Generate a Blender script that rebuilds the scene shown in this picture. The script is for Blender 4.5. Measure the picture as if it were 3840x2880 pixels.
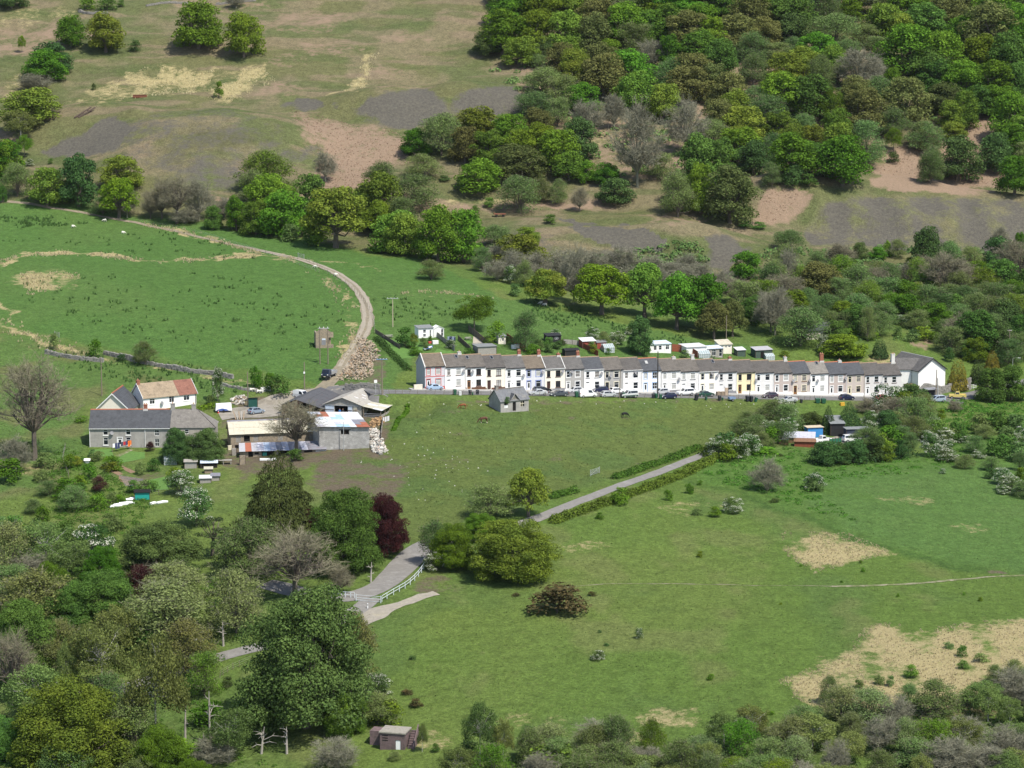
import bpy,bmesh,math,random
import numpy as np
from mathutils import Vector,Matrix
for o in list(bpy.data.objects):
 bpy.data.objects.remove(o)
scene = bpy.context.scene
col = scene.collection
R = math.radians
# ------------------------------------------------------------------ camera, sky, sun, exposure
CAM_H,PITCH,FPX = 100.0,R(9.0),9660.0          # a long lens on the facing hillside
cam_d = bpy.data.cameras.new('camera')
cam = bpy.data.objects.new('camera',cam_d)
col.objects.link(cam)
cam.location = (0,0,CAM_H)
cam.rotation_euler = (R(90) - PITCH,0,0)
cam_d.sensor_width = 36
cam_d.lens = FPX / 3840 * 36
cam_d.clip_start = 1
cam_d.clip_end = 4000
scene.camera = cam
SUN_TO = Vector((0.68,-0.73,0)).normalized()
SUN_EL = R(57)
SUN_TO = Vector((SUN_TO.x * math.cos(SUN_EL),SUN_TO.y * math.cos(SUN_EL),math.sin(SUN_EL)))
world = bpy.data.worlds.new('World')
scene.world = world
world.use_nodes = True
nt = world.node_tree
sky = nt.nodes.new('ShaderNodeTexSky')
sky.sky_type = 'NISHITA'
sky.sun_disc = False
sky.sun_elevation = SUN_EL
sky.sun_rotation = math.atan2(SUN_TO.x,SUN_TO.y)
sky.altitude = 200
sky.dust_density = 1.2
nt.links.new(sky.outputs[0],nt.nodes['Background'].inputs[0])
nt.nodes['Background'].inputs[1].default_value = 0.132
sun_d = bpy.data.lights.new('sun','SUN')
sun_d.energy = 4.4
sun_d.angle = R(0.5)
sun_d.color = (1.0,0.945,0.85)
sun = bpy.data.objects.new('sun',sun_d)
col.objects.link(sun)
sun.rotation_euler = SUN_TO.to_track_quat('Z','Y').to_euler()
scene.view_settings.view_transform = 'Standard'
scene.view_settings.look = 'None'
scene.view_settings.exposure = 0.44
scene.view_settings.gamma = 1.0
scene.view_settings.use_curve_mapping = False
scene.render.engine = 'CYCLES'
scene.cycles.max_bounces = 5
scene.cycles.diffuse_bounces = 2
scene.cycles.glossy_bounces = 2
scene.cycles.transmission_bounces = 3
scene.cycles.transparent_max_bounces = 8
# ------------------------------------------------------------------ small helpers
def tag(o,label=None,cat=None,group=None,kind=None):
 if label: o['label'] = label
 if cat: o['category'] = cat
 if group: o['group'] = group
 if kind: o['kind'] = kind
 return o
def empty(name,loc,rz=0.0,scale=None):
 o = bpy.data.objects.new(name,None)
 o.empty_display_size = 0.5
 o.location = loc
 o.rotation_euler = (0,0,rz)
 if scale: o.scale = scale
 col.objects.link(o)
 return o
def link(name,mesh,parent=None,mat=None,loc=None,rot=None,scale=None):
 o = bpy.data.objects.new(name,mesh)
 col.objects.link(o)
 if parent is not None: o.parent = parent
 if loc is not None: o.location = loc
 if rot is not None: o.rotation_euler = rot
 if scale is not None: o.scale = scale
 if mat is not None:
  if mesh.materials:
   o.material_slots[0].link = 'OBJECT'
   o.material_slots[0].material = mat
  else:
   mesh.materials.append(mat)
 return o
def copy_tree(o,parent=None):
 c = o.copy()
 col.objects.link(c)
 if parent is not None: c.parent = parent
 for ch in list(o.children):
  copy_tree(ch,c)
 return c
def np_mesh(name,verts,quads=None,tris=None,mats=None,matidx=None,smooth=False):
 """fast mesh from numpy arrays"""
 me = bpy.data.meshes.new(name)
 verts = np.asarray(verts,np.float32).reshape(-1,3)
 nq = 0 if quads is None else len(quads)
 nt_ = 0 if tris is None else len(tris)
 me.vertices.add(len(verts))
 me.vertices.foreach_set('co',verts.ravel())
 li = []
 if nq: li.append(np.asarray(quads,np.int32).ravel())
 if nt_: li.append(np.asarray(tris,np.int32).ravel())
 li = np.concatenate(li) if li else np.zeros(0,np.int32)
 me.loops.add(len(li))
 me.loops.foreach_set('vertex_index',li)
 me.polygons.add(nq + nt_)
 st = np.concatenate([np.arange(nq) * 4,nq * 4 + np.arange(nt_) * 3]).astype(np.int32)
 me.polygons.foreach_set('loop_start',st)
 try:
  me.polygons.foreach_set('loop_total',np.concatenate([np.full(nq,4),np.full(nt_,3)]).astype(np.int32))
 except Exception:
  pass
 if mats:
  for m in mats: me.materials.append(m)
 if matidx is not None:
  me.polygons.foreach_set('material_index',np.asarray(matidx,np.int32))
 me.polygons.foreach_set('use_smooth',np.full(nq + nt_,bool(smooth)))
 me.update(calc_edges=True)
 return me
class MB:
 """collects boxes, prisms, tubes, quads into one mesh"""
 def __init__(s):
  s.v,s.f,s.m,s.mats = [],[],[],[]
  s.cur = 0
 def use(s,mat):
  if mat not in s.mats: s.mats.append(mat)
  s.cur = s.mats.index(mat)
  return s
 def face(s,pts):
  b = len(s.v)
  s.v.extend([tuple(p) for p in pts])
  s.f.append(list(range(b,b + len(pts))))
  s.m.append(s.cur)
  return s
 def hexa(s,p):
  """8 corners: 0-3 bottom ccw, 4-7 top ccw"""
  b = len(s.v)
  s.v.extend([tuple(q) for q in p])
  for f in ((3,2,1,0),(4,5,6,7),(0,1,5,4),(1,2,6,5),(2,3,7,6),(3,0,4,7)):
   s.f.append([b + i for i in f]); s.m.append(s.cur)
  return s
 def box(s,x0,x1,y0,y1,z0,z1):
  return s.hexa([(x0,y0,z0),(x1,y0,z0),(x1,y1,z0),(x0,y1,z0),
                       (x0,y0,z1),(x1,y0,z1),(x1,y1,z1),(x0,y1,z1)])
 def prism(s,poly,axis,a,b):
  """polygon (list of 2D) extruded along an axis from a to b"""
  n = len(poly)
  def pt(u,w,t):
   return {'x': (t,u,w),'y': (u,t,w),'z': (u,w,t)}[axis]
  base = len(s.v)
  s.v.extend([pt(u,w,a) for u,w in poly] + [pt(u,w,b) for u,w in poly])
  s.f.append([base + i for i in range(n)][::-1]); s.m.append(s.cur)
  s.f.append([base + n + i for i in range(n)]); s.m.append(s.cur)
  for i in range(n):
   j = (i + 1) % n
   s.f.append([base + i,base + j,base + n + j,base + n + i]); s.m.append(s.cur)
  return s
 def tube(s,p,q,r0,r1=None,n=6,cap=True):
  r1 = r0 if r1 is None else r1
  p,q = Vector(p),Vector(q)
  d = (q - p)
  if d.length < 1e-6: return s
  d.normalize()
  u = d.orthogonal().normalized(); w = d.cross(u)
  b = len(s.v)
  for c,r in ((p,r0),(q,r1)):
   for i in range(n):
    a = 2 * math.pi * i / n
    s.v.append(tuple(c + (u * math.cos(a) + w * math.sin(a)) * r))
  for i in range(n):
   j = (i + 1) % n
   s.f.append([b + i,b + j,b + n + j,b + n + i]); s.m.append(s.cur)
  if cap:
   s.f.append([b + i for i in range(n)][::-1]); s.m.append(s.cur)
   s.f.append([b + n + i for i in range(n)]); s.m.append(s.cur)
  return s
 def path(s,pts,r,n=5):
  for i in range(len(pts) - 1):
   ra = r[i] if isinstance(r,(list,tuple)) else r
   rb = r[i + 1] if isinstance(r,(list,tuple)) else r
   s.tube(pts[i],pts[i + 1],ra,rb,n)
  return s
 def mesh(s,name,smooth=False):
  me = bpy.data.meshes.new(name)
  me.from_pydata(s.v,[],s.f)
  for m in s.mats: me.materials.append(m)
  if len(s.mats) > 1:
   me.polygons.foreach_set('material_index',s.m)
  if smooth:
   me.polygons.foreach_set('use_smooth',[True] * len(s.f))
  me.update()
  return me
 def build(s,name,mat=None,parent=None,loc=None,rot=None,bevel=0,smooth=False):
  if mat is not None and not s.mats: s.mats.append(mat)
  me = s.mesh(name,smooth)
  bm = bmesh.new(); bm.from_mesh(me)
  bmesh.ops.recalc_face_normals(bm,faces=bm.faces)
  if bevel:
   bmesh.ops.bevel(bm,geom=list(bm.edges),offset=bevel,segments=1,affect='EDGES',clamp_overlap=True)
  bm.to_mesh(me); bm.free()
  return link(name,me,parent,None,loc,rot)
def U_(m):
 q = MB(); q.use(m); return q
# ------------------------------------------------------------------ materials
_mats = {}
def M(name,c,rough=0.85,var=0.18,scale=1.5,bump=0.0,bscale=12.0,metal=0.0,spec=0.3,hue2=None,patch=0.0,pscale=0.4,emis=None):
 """principled surface with noise grain, optional second colour in patches"""
 if name in _mats: return _mats[name]
 m = bpy.data.materials.new(name); m.use_nodes = True
 n = m.node_tree; L = n.links
 b = n.nodes['Principled BSDF']
 b.inputs['Roughness'].default_value = rough
 b.inputs['Metallic'].default_value = metal
 b.inputs['Specular IOR Level'].default_value = spec
 tc = n.nodes.new('ShaderNodeTexCoord')
 no = n.nodes.new('ShaderNodeTexNoise')
 no.inputs['Scale'].default_value = scale
 no.inputs['Detail'].default_value = 5
 no.inputs['Roughness'].default_value = 0.65
 L.new(tc.outputs['Object'],no.inputs['Vector'])
 mr = n.nodes.new('ShaderNodeMapRange')
 mr.inputs['From Min'].default_value = 0.25; mr.inputs['From Max'].default_value = 0.75
 mr.inputs['To Min'].default_value = 1 - var; mr.inputs['To Max'].default_value = 1 + var
 L.new(no.outputs['Fac'],mr.inputs['Value'])
 base = n.nodes.new('ShaderNodeRGB'); base.outputs[0].default_value = (*c,1)
 src = base.outputs[0]
 if hue2 is not None:
  n2 = n.nodes.new('ShaderNodeTexNoise'); n2.inputs['Scale'].default_value = pscale
  n2.inputs['Detail'].default_value = 6; n2.inputs['Roughness'].default_value = 0.7
  L.new(tc.outputs['Object'],n2.inputs['Vector'])
  r2 = n.nodes.new('ShaderNodeMapRange')
  r2.inputs['From Min'].default_value = 0.62 - patch * 0.3; r2.inputs['From Max'].default_value = 0.72 - patch * 0.2
  L.new(n2.outputs['Fac'],r2.inputs['Value'])
  mx = n.nodes.new('ShaderNodeMix'); mx.data_type = 'RGBA'
  mx.inputs[7].default_value = (*hue2,1)
  L.new(r2.outputs[0],mx.inputs[0]); L.new(src,mx.inputs[6])
  src = mx.outputs[2]
 mul = n.nodes.new('ShaderNodeVectorMath'); mul.operation = 'SCALE'
 L.new(src,mul.inputs[0]); L.new(mr.outputs[0],mul.inputs['Scale'])
 L.new(mul.outputs[0],b.inputs['Base Color'])
 if bump:
  n3 = n.nodes.new('ShaderNodeTexNoise'); n3.inputs['Scale'].default_value = bscale
  n3.inputs['Detail'].default_value = 4
  L.new(tc.outputs['Object'],n3.inputs['Vector'])
  bp = n.nodes.new('ShaderNodeBump'); bp.inputs['Strength'].default_value = 0.6
  bp.inputs['Distance'].default_value = bump
  L.new(n3.outputs['Fac'],bp.inputs['Height']); L.new(bp.outputs[0],b.inputs['Normal'])
 _mats[name] = m
 return m
def leaf_mat(name,c,c2=None,trans=0.3,var=0.3,scale=0.35,tree=0.25,hue=0.03):
 """foliage: diffuse + translucent, hue varying over the crown and from tree to tree"""
 if name in _mats: return _mats[name]
 m = bpy.data.materials.new(name); m.use_nodes = True
 n = m.node_tree; L = n.links
 n.nodes.remove(n.nodes['Principled BSDF'])
 out = n.nodes['Material Output']
 geo = n.nodes.new('ShaderNodeNewGeometry')
 no = n.nodes.new('ShaderNodeTexNoise'); no.inputs['Scale'].default_value = scale
 no.inputs['Detail'].default_value = 3
 L.new(geo.outputs['Position'],no.inputs['Vector'])
 mx = n.nodes.new('ShaderNodeMix'); mx.data_type = 'RGBA'
 mx.inputs[6].default_value = (*c,1)
 mx.inputs[7].default_value = (*(c2 or tuple(x * 0.7 for x in c)),1)
 r1 = n.nodes.new('ShaderNodeMapRange')
 r1.inputs['From Min'].default_value = 0.35; r1.inputs['From Max'].default_value = 0.65
 L.new(no.outputs['Fac'],r1.inputs['Value']); L.new(r1.outputs[0],mx.inputs[0])
 oi = n.nodes.new('ShaderNodeObjectInfo')
 hs = n.nodes.new('ShaderNodeHueSaturation')
 h1 = n.nodes.new('ShaderNodeMapRange'); h1.inputs['To Min'].default_value = 0.5 - hue; h1.inputs['To Max'].default_value = 0.5 + hue
 v1 = n.nodes.new('ShaderNodeMapRange'); v1.inputs['To Min'].default_value = 1 - tree; v1.inputs['To Max'].default_value = 1 + tree
 L.new(oi.outputs['Random'],h1.inputs['Value'])
 fr = n.nodes.new('ShaderNodeMath'); fr.operation = 'MULTIPLY'; fr.inputs[1].default_value = 7.31
 f2 = n.nodes.new('ShaderNodeMath'); f2.operation = 'FRACT'
 L.new(oi.outputs['Random'],fr.inputs[0]); L.new(fr.outputs[0],f2.inputs[0]); L.new(f2.outputs[0],v1.inputs['Value'])
 n2 = n.nodes.new('ShaderNodeTexWhiteNoise'); n2.noise_dimensions = '1D'
 L.new(geo.outputs['Random Per Island'],n2.inputs['W'])
 v2 = n.nodes.new('ShaderNodeMapRange'); v2.inputs['To Min'].default_value = 1 - var; v2.inputs['To Max'].default_value = 1 + var
 L.new(n2.outputs['Value'],v2.inputs['Value'])
 mm = n.nodes.new('ShaderNodeMath'); mm.operation = 'MULTIPLY'
 L.new(v1.outputs[0],mm.inputs[0]); L.new(v2.outputs[0],mm.inputs[1])
 L.new(h1.outputs[0],hs.inputs['Hue']); L.new(mm.outputs[0],hs.inputs['Value'])
 L.new(mx.outputs[2],hs.inputs['Color'])
 d = n.nodes.new('ShaderNodeBsdfDiffuse'); t = n.nodes.new('ShaderNodeBsdfTranslucent')
 ms = n.nodes.new('ShaderNodeMixShader'); ms.inputs[0].default_value = trans
 L.new(hs.outputs[0],d.inputs[0]); L.new(hs.outputs[0],t.inputs[0])
 L.new(d.outputs[0],ms.inputs[1]); L.new(t.outputs[0],ms.inputs[2])
 L.new(ms.outputs[0],out.inputs['Surface'])
 _mats[name] = m
 return m
# ------------------------------------------------------------------ terrain
def ray(sx,sy):
 """direction through a point of the photograph's frame (3840 x 2880)"""
 u = (sx - 1920) / FPX; v = (1440 - sy) / FPX
 c,s = math.cos(PITCH),math.sin(PITCH)
 return np.array([u,c + v * s,-s + v * c])
CTRL = {
 -420: [(1659,395),(1400,440),(1200,485),(1050,528),(900,578),(800,615),(700,655),(600,715),(500,785),(430,825),(300,885),(150,950),(0,1025)],
 0:    [(1659,395),(1400,440),(1200,485),(1050,528),(900,578),(800,615),(700,655),(600,715),(500,785),(430,825),(300,885),(150,950),(0,1025)],
 300:  [(1659,390),(1400,435),(1250,468),(1100,510),(970,556),(880,585),(800,615),(700,655),(600,715),(520,775),(460,815),(400,835),(300,880),(150,950),(0,1025)],
 700:  [(1659,382),(1400,428),(1250,462),(1100,505),(990,545),(900,580),(840,600),(780,622),(700,658),(600,715),(540,762),(500,795),(400,835),(300,880),(150,950),(0,1025)],
 1106: [(1659,375),(1400,422),(1250,459),(1100,503),(1000,540),(900,582),(850,606),(770,638),(720,660),(650,698),(580,748),(500,800),(400,838),(300,882),(150,950),(0,1025)],
 1500: [(1659,368),(1400,418),(1250,460),(1100,508),(1000,552),(900,603),(858,624),(780,655),(740,678),(680,712),(600,758),(500,805),(400,842),(300,885),(150,955),(0,1030)],
 1955: [(1659,362),(1400,414),(1250,460),(1100,515),(1000,563),(900,620),(857,645),(800,668),(740,690),(650,742),(550,800),(480,830),(410,860),(380,880),(300,905),(150,970),(0,1045)],
 2212: [(1659,360),(1400,413),(1250,462),(1100,522),(1000,572),(900,630),(850,658),(780,685),(700,722),(600,775),(500,825),(410,865),(300,910),(150,975),(0,1055)],
 2640: [(1659,360),(1400,413),(1250,462),(1100,522),(1000,572),(900,630),(850,658),(780,685),(700,722),(600,775),(500,825),(410,865),(300,910),(150,975),(0,1055)],
}
_pts = []
for dx,rows in CTRL.items():
 for dy,Y in rows:
  d = ray(dx * 3840 / 2212,dy * 3840 / 2212)
  t = Y / d[1]
  _pts.append((t * d[0],Y,CAM_H + t * d[2]))
for X in (-420,-150,100,420):
 _pts.append((X,1250,165)); _pts.append((X,1500,240)); _pts.append((X,250,-24))
TH = R(20.0)
DX,DY = math.cos(TH),math.sin(TH)
T0 = np.array([-20.5,600.0])
TLEN,TZ0,TZ1 = 126.3,3.75,-5.1
for s in np.linspace(-12,TLEN + 14,8):
 for dep in (-13.0,-1.0,9.0):
  _pts.append((T0[0] + DX * s - DY * dep,T0[1] + DY * s + DX * dep,TZ0 + (TZ1 - TZ0) * s / TLEN + (0.15 if dep > 5 else -0.1 if dep > -5 else -0.8)))
_pts = np.array(_pts)
_c = _pts[:,:2] / 100.0
def _phi(r2):
 return np.where(r2 > 1e-12,0.5 * r2 * np.log(np.maximum(r2,1e-12)),0.0)
_n = len(_c)
_K = _phi(((_c[:,None] - _c[None]) ** 2).sum(-1)) + np.eye(_n) * 0.004
_P = np.hstack([np.ones((_n,1)),_c])
_A = np.block([[_K,_P],[_P.T,np.zeros((3,3))]])
_w = np.linalg.solve(_A,np.concatenate([_pts[:,2],np.zeros(3)]))
GX0,GX1,GY0,GY1,GS = -440.0,440.0,230.0,1500.0,2.0
_gx = np.arange(GX0,GX1 + GS,GS); _gy = np.arange(GY0,GY1 + GS,GS)
_base = np.zeros((len(_gy),len(_gx)))
for j,yy in enumerate(_gy):
 q = np.stack([_gx,np.full_like(_gx,yy)],1) / 100.0
 r2 = ((q[:,None] - _c[None]) ** 2).sum(-1)
 _base[j] = _phi(r2) @ _w[:_n] + _w[_n] + q @ _w[_n + 1:]
_tab = np.random.RandomState(11).rand(256,256)
def vnoise(x,y,s=0):
 x = np.asarray(x,float) + s * 17.3; y = np.asarray(y,float) + s * 31.7
 xi,yi = np.floor(x).astype(int),np.floor(y).astype(int)
 fx,fy = x - xi,y - yi
 fx = fx * fx * (3 - 2 * fx); fy = fy * fy * (3 - 2 * fy)
 g = lambda a,b: _tab[a % 256,b % 256]
 return (g(xi,yi) * (1 - fx) + g(xi + 1,yi) * fx) * (1 - fy) + (g(xi,yi + 1) * (1 - fx) + g(xi + 1,yi + 1) * fx) * fy
def fbm(x,y,s=0,o=4):
 a,t,n = 0.5,0.0,0.0
 for i in range(o):
  t = t + a * vnoise(x * 2 ** i,y * 2 ** i,s + i); n += a; a *= 0.5
 return t / n
def _bil(x,y):
 u = np.clip((x - GX0) / GS,0,len(_gx) - 1.001); v = np.clip((y - GY0) / GS,0,len(_gy) - 1.001)
 i,j = u.astype(int),v.astype(int); a,b = u - i,v - j
 return (_base[j,i] * (1 - a) + _base[j,i + 1] * a) * (1 - b) + (_base[j + 1,i] * (1 - a) + _base[j + 1,i + 1] * a) * b
def _hit(fun,sx,sy):
 d = ray(sx,sy)
 Y = np.arange(260,1490,1.0); t = Y / d[1]
 x,z = t * d[0],CAM_H + t * d[2]
 g = z - fun(x,Y)
 k = np.argmax(g < 0) if (g < 0).any() else len(Y) - 1
 if k == 0: return np.array([x[0],Y[0],fun(x[:1],Y[:1])[0]])
 f = g[k - 1] / (g[k - 1] - g[k])
 return np.array([x[k - 1] + f * (x[k] - x[k - 1]),Y[k - 1] + f,z[k - 1] + f * (z[k] - z[k - 1])])
_tips = []
for (sx,sy,rx,ry,h,n) in ((800,540,36,24,8.0,2),(1540,395,27,15,5.0,2),(1870,380,20,13,4.5,2),(2200,900,40,18,5.5,2),(2700,960,26,13,4.5,2),(3380,812,54,20,8.5,3),(330,480,24,14,5.0,2)):
 p = _hit(_bil,sx,sy)
 _tips.append((p[0],p[1],rx,ry,h,n))
_scar = _hit(_bil,2270,850)
def H(x,y):
 x = np.asarray(x,float); y = np.asarray(y,float)
 z = _bil(x,y)
 hill = np.clip((y - 790) / 60,0,1)
 calm = np.clip((y - 640) / 60,0,1) + np.clip((540 - y) / 60,0,1)
 z = z + (fbm(x / 38,y / 38,3,3) - 0.5) * (1.1 * np.clip(calm,0.12,1) + 4.6 * hill)
 z = z + (fbm(x / 7,y / 7,9,3) - 0.5) * (0.18 + 0.22 * np.clip(calm,0,1) + 0.35 * hill)
 for (tx,ty,rx,ry,h,n) in _tips:
  r = (np.abs((x - tx) / rx) ** 2 + np.abs((y - ty) / ry) ** 2)
  b = np.exp(-r ** n * 0.9)
  if n == 3: b = b * (1 - .16 * (0.5 + 0.5 * np.sin(x * 0.42 + 5 * fbm(x / 14,y / 20,61,2))) * np.clip((ty + 6 - y) / 14,0,1))
  z = z + h * b
 sx_,sy_ = (x - _scar[0]) / 17,(y - _scar[1])
 z = z - 3.4 * np.exp(-sx_ ** 4) * np.exp(-((sy_ + 5 + 4 * sx_) / 7.0) ** 2)
 k = np.clip((1 - np.maximum(np.abs(x + 41) - 21,0) / 7),0,1) * np.clip((1 - np.maximum(np.abs(y - 585) - 9,0) / 5),0,1)
 k = k * k * (3 - 2 * k)
 z = z * (1 - k) + 0.9 * k
 s_ = (x - T0[0]) * DX + (y - T0[1]) * DY; d_ = -(x - T0[0]) * DY + (y - T0[1]) * DX
 k = np.clip((13.5 - np.abs(d_ + 0.5)) / 4.0,0,1) * np.clip((s_ + 22) / 8,0,1) * np.clip((TLEN + 16 - s_) / 10,0,1)
 k = k * k * (3 - 2 * k)
 z = z * (1 - k) + (TZ0 + (TZ1 - TZ0) * s_ / TLEN) * k
 return z
_Yc = np.arange(260,1490,2.0)
def P(sx,sy,dz=0.0):
 """the point of the ground seen at a place in the photograph's frame"""
 d = ray(sx,sy)
 t = _Yc / d[1]; g = CAM_H + t * d[2] - _bil(t * d[0],_Yc)
 k = int(np.argmax(g < 9)) if (g < 9).any() else len(_Yc) - 60
 Y = _Yc[max(k - 2,0)] + np.arange(0,150,2.5); t = Y / d[1]; x = t * d[0]
 g = CAM_H + t * d[2] - H(x,Y)
 k = int(np.argmax(g < 0)) if (g < 0).any() else len(Y) - 1
 if k > 0:
  Y = Y[k - 1] + np.arange(0,2.76,0.25); t = Y / d[1]; x = t * d[0]; g = CAM_H + t * d[2] - H(x,Y)
  k = int(np.argmax(g < 0)) if (g < 0).any() else len(Y) - 1
 return Vector((x[k],Y[k],float(H(x[k:k + 1],Y[k:k + 1])[0]) + dz))
def Pv(pts):
 """the same for many places at once -> n x 3"""
 pts = np.asarray(pts,float); out = []
 for q in np.array_split(pts,max(1,len(pts) // 400)):
  u = (q[:,0] - 1920) / FPX; v = (1440 - q[:,1]) / FPX
  c,s = math.cos(PITCH),math.sin(PITCH); dy = c + v * s
  Y = np.arange(300,1400,3.0)[None]; X = u[:,None] / dy[:,None] * Y; g = CAM_H + (-s + v * c)[:,None] / dy[:,None] * Y - _bil(X,np.broadcast_to(Y,X.shape))
  k = np.clip(np.argmax(g < 0,1),1,None); r = np.arange(len(q)); f = g[r,k - 1] / (g[r,k - 1] - g[r,k])
  yy = Y[0][k - 1] + 3 * f; xx = u / dy * yy
  out.append(np.stack([xx,yy,H(xx,yy)],1))
 return np.concatenate(out)
def gz(x,y):
 return float(H(np.array([x]),np.array([y]))[0])
def project(x,y,z):
 c,s = math.cos(PITCH),math.sin(PITCH)
 zz = z - CAM_H
 f = y * c - zz * s; v = y * s + zz * c
 return 1920 + FPX * x / f,1440 - FPX * v / f
# ------------------------------------------------------------------ ground sheet with its cover
KD = 3840 / 2212
def _axis(lo,a,b,hi,fine,coarse):
 return np.concatenate([np.arange(lo,a,coarse),np.arange(a,b,fine),np.arange(b,hi + coarse,coarse)])
xs = _axis(-430,-222,222,430,0.85,6.0)
ys = _axis(250,336,1075,1480,1.3,6.0)
XX,YY = np.meshgrid(xs,ys)
ZZ = H(XX,YY)
nx,ny = len(xs),len(ys)
PX,PY = project(XX,YY,ZZ)
PX /= KD; PY /= KD                       # work in the 2212-wide reading of the photograph
WX = PX + (fbm(XX / 6,YY / 9,21,4) - 0.5) * 70
WY = PY + (fbm(XX / 6,YY / 9,37,4) - 0.5) * 26
def sstep(t):
 t = np.clip(t,0,1); return t * t * (3 - 2 * t)
def area(poly,soft=10,yk=1.0,warp=True):
 """1 inside the polygon, falling to 0 over soft pixels"""
 x,y = (WX,WY) if warp else (PX,PY)
 poly = np.array(poly,float)
 x0,y0 = poly.min(0) - soft * 2; x1,y1 = poly.max(0) + soft * 2
 out = np.zeros_like(x)
 m = (x > x0) & (x < x1) & (y > y0) & (y < y1)
 qx,qy = x[m],y[m]
 ins = np.zeros(len(qx),bool); dist = np.full(len(qx),1e9)
 for i in range(len(poly)):
  ax,ay = poly[i]; bx,by = poly[(i + 1) % len(poly)]
  c = ((ay > qy) != (by > qy)) & (qx < (bx - ax) * (qy - ay) / ((by - ay) if abs(by - ay) > 1e-9 else 1e-9) + ax)
  ins ^= c
  t = np.clip(((qx - ax) * (bx - ax) + (qy - ay) * (by - ay)) / max((bx - ax) ** 2 + (by - ay) ** 2,1e-9),0,1)
  dist = np.minimum(dist,np.hypot(qx - ax - t * (bx - ax),(qy - ay - t * (by - ay)) * yk))
 sd = np.where(ins,dist,-dist)
 out[m] = sstep(0.5 + sd / (2 * soft))
 return out
def band(line,w,soft=4,yk=1.8,warp=True):
 x,y = (WX,WY) if warp else (PX,PY)
 line = np.array(line,float)
 dist = np.full(x.shape,1e9)
 for (ax,ay),(bx,by) in zip(line[:-1],line[1:]):
  t = np.clip(((x - ax) * (bx - ax) + (y - ay) * (by - ay)) / max((bx - ax) ** 2 + (by - ay) ** 2,1e-9),0,1)
  dist = np.minimum(dist,np.hypot(x - ax - t * (bx - ax),(y - ay - t * (by - ay)) * yk))
 return sstep(0.5 + (w - dist) / (2 * soft))
def ell(cx,cy,rx,ry,soft=0.25,warp=True):
 x,y = (WX,WY) if warp else (PX,PY)
 r = np.hypot((x - cx) / rx,(y - cy) / ry)
 return sstep(0.5 + (1 - r) / (2 * soft))
colr = np.zeros((ny,nx,3))
colr[:] = (0.090,0.143,0.030)
def paint(mask,c,k=1.0):
 global colr
 m = (mask * k)[...,None]
 colr = colr * (1 - m) + np.array(c) * m
big = fbm(XX / 45,YY / 60,5,3)
paint(sstep((big - 0.42) / 0.25),(0.110,0.152,0.036),0.75)
paint(sstep((fbm(XX / 16,YY / 22,8,4) - 0.5) / 0.2),(0.074,0.122,0.034),0.5)
paint(sstep((fbm(XX / 9,YY / 16,18,4) - 0.56) / 0.14),(0.145,0.150,0.058),0.4)
HILL = area([(-90,434),(130,440),(420,478),(640,515),(1000,565),(1250,600),(1560,640),(1700,600),(2330,640),(2330,-900),(-90,-900)],12)
paint(HILL,(0.118,0.118,0.052))
paint(HILL * sstep((fbm(XX / 30,YY / 30,14,4) - 0.5) / 0.14),(0.090,0.110,0.042),0.7)
paint(HILL * sstep((fbm(XX / 17,YY / 25,24,4) - 0.53) / 0.14),(0.175,0.145,0.088),0.7)
paint(HILL * sstep((fbm(XX / 26,YY / 7,77,4) - 0.54) / 0.10),(0.205,0.155,0.105),0.55)
paint(HILL * sstep((fbm(XX / 20,YY / 6,83,4) - 0.55) / 0.10),(0.072,0.094,0.032),0.6)
FIELD = area([(-90,428),(120,436),(420,486),(650,522),(950,572),(1010,600),(1100,645),(1300,692),(1590,748),(1700,775),(900,772),(840,850),(720,836),(560,806),(300,770),(110,722),(-90,690)],4)
paint(FIELD,(0.068,0.134,0.031))
paint(FIELD * sstep((big - 0.45) / 0.2),(0.080,0.140,0.035),0.7)
RANK = area([(-90,700),(110,730),(330,780),(560,830),(470,870),(190,870),(190,960),(130,1060),(-90,1100)],14)
paint(RANK,(0.078,0.136,0.034),0.9)
paint(RANK * sstep((fbm(XX / 10,YY / 12,44,4) - 0.5) / 0.12),(0.135,0.125,0.055),0.6)
PADD = area([(850,866),(1100,872),(1760,868),(1660,905),(1520,980),(1190,1075),(900,1180),(690,1050),(700,900)],8)
paint(PADD,(0.092,0.124,0.033))
paint(PADD * sstep((fbm(XX / 12,YY / 14,51,4) - 0.5) / 0.12),(0.072,0.118,0.032),0.7)
BRAM = area([(1520,990),(1660,960),(1960,990),(2260,880),(2260,1010),(2000,1020),(1900,1030),(1720,1090),(1860,1150),(2120,1230),(1990,1215),(1640,1075),(1500,1030)],14)
paint(BRAM,(0.072,0.138,0.028),0.9)
paint(area([(1800,1010),(2260,1000),(2260,1240),(2130,1240),(1850,1150),(1740,1090)],20),(0.074,0.140,0.036),0.8)
def warea(poly,soft): return area(poly,soft * 2.4,1.6)
paint(band([(1500,1040),(1640,1082),(1740,1118),(1860,1160),(1990,1205),(2120,1238)],9,8),(0.052,0.098,0.022),.85)
paint(band([(1480,1000),(1620,1050),(1760,1062),(1880,1075)],12,10),(0.07,0.13,0.026),.6)
W = np.zeros((ny,nx,4))
def add(ch,mask,k=1.0):
 W[...,ch] = np.maximum(W[...,ch],mask * k * (0.9,0.9,0.95,0.74)[ch])
STRAW,BRACK,SHALE,MUD = 0,1,2,3
add(STRAW,warea([(1890,1338),(2000,1362),(2090,1345),(2330,1335),(2330,1530),(2050,1545),(1850,1545),(1710,1505),(1680,1470),(1820,1420)],16),0.9)
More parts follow.
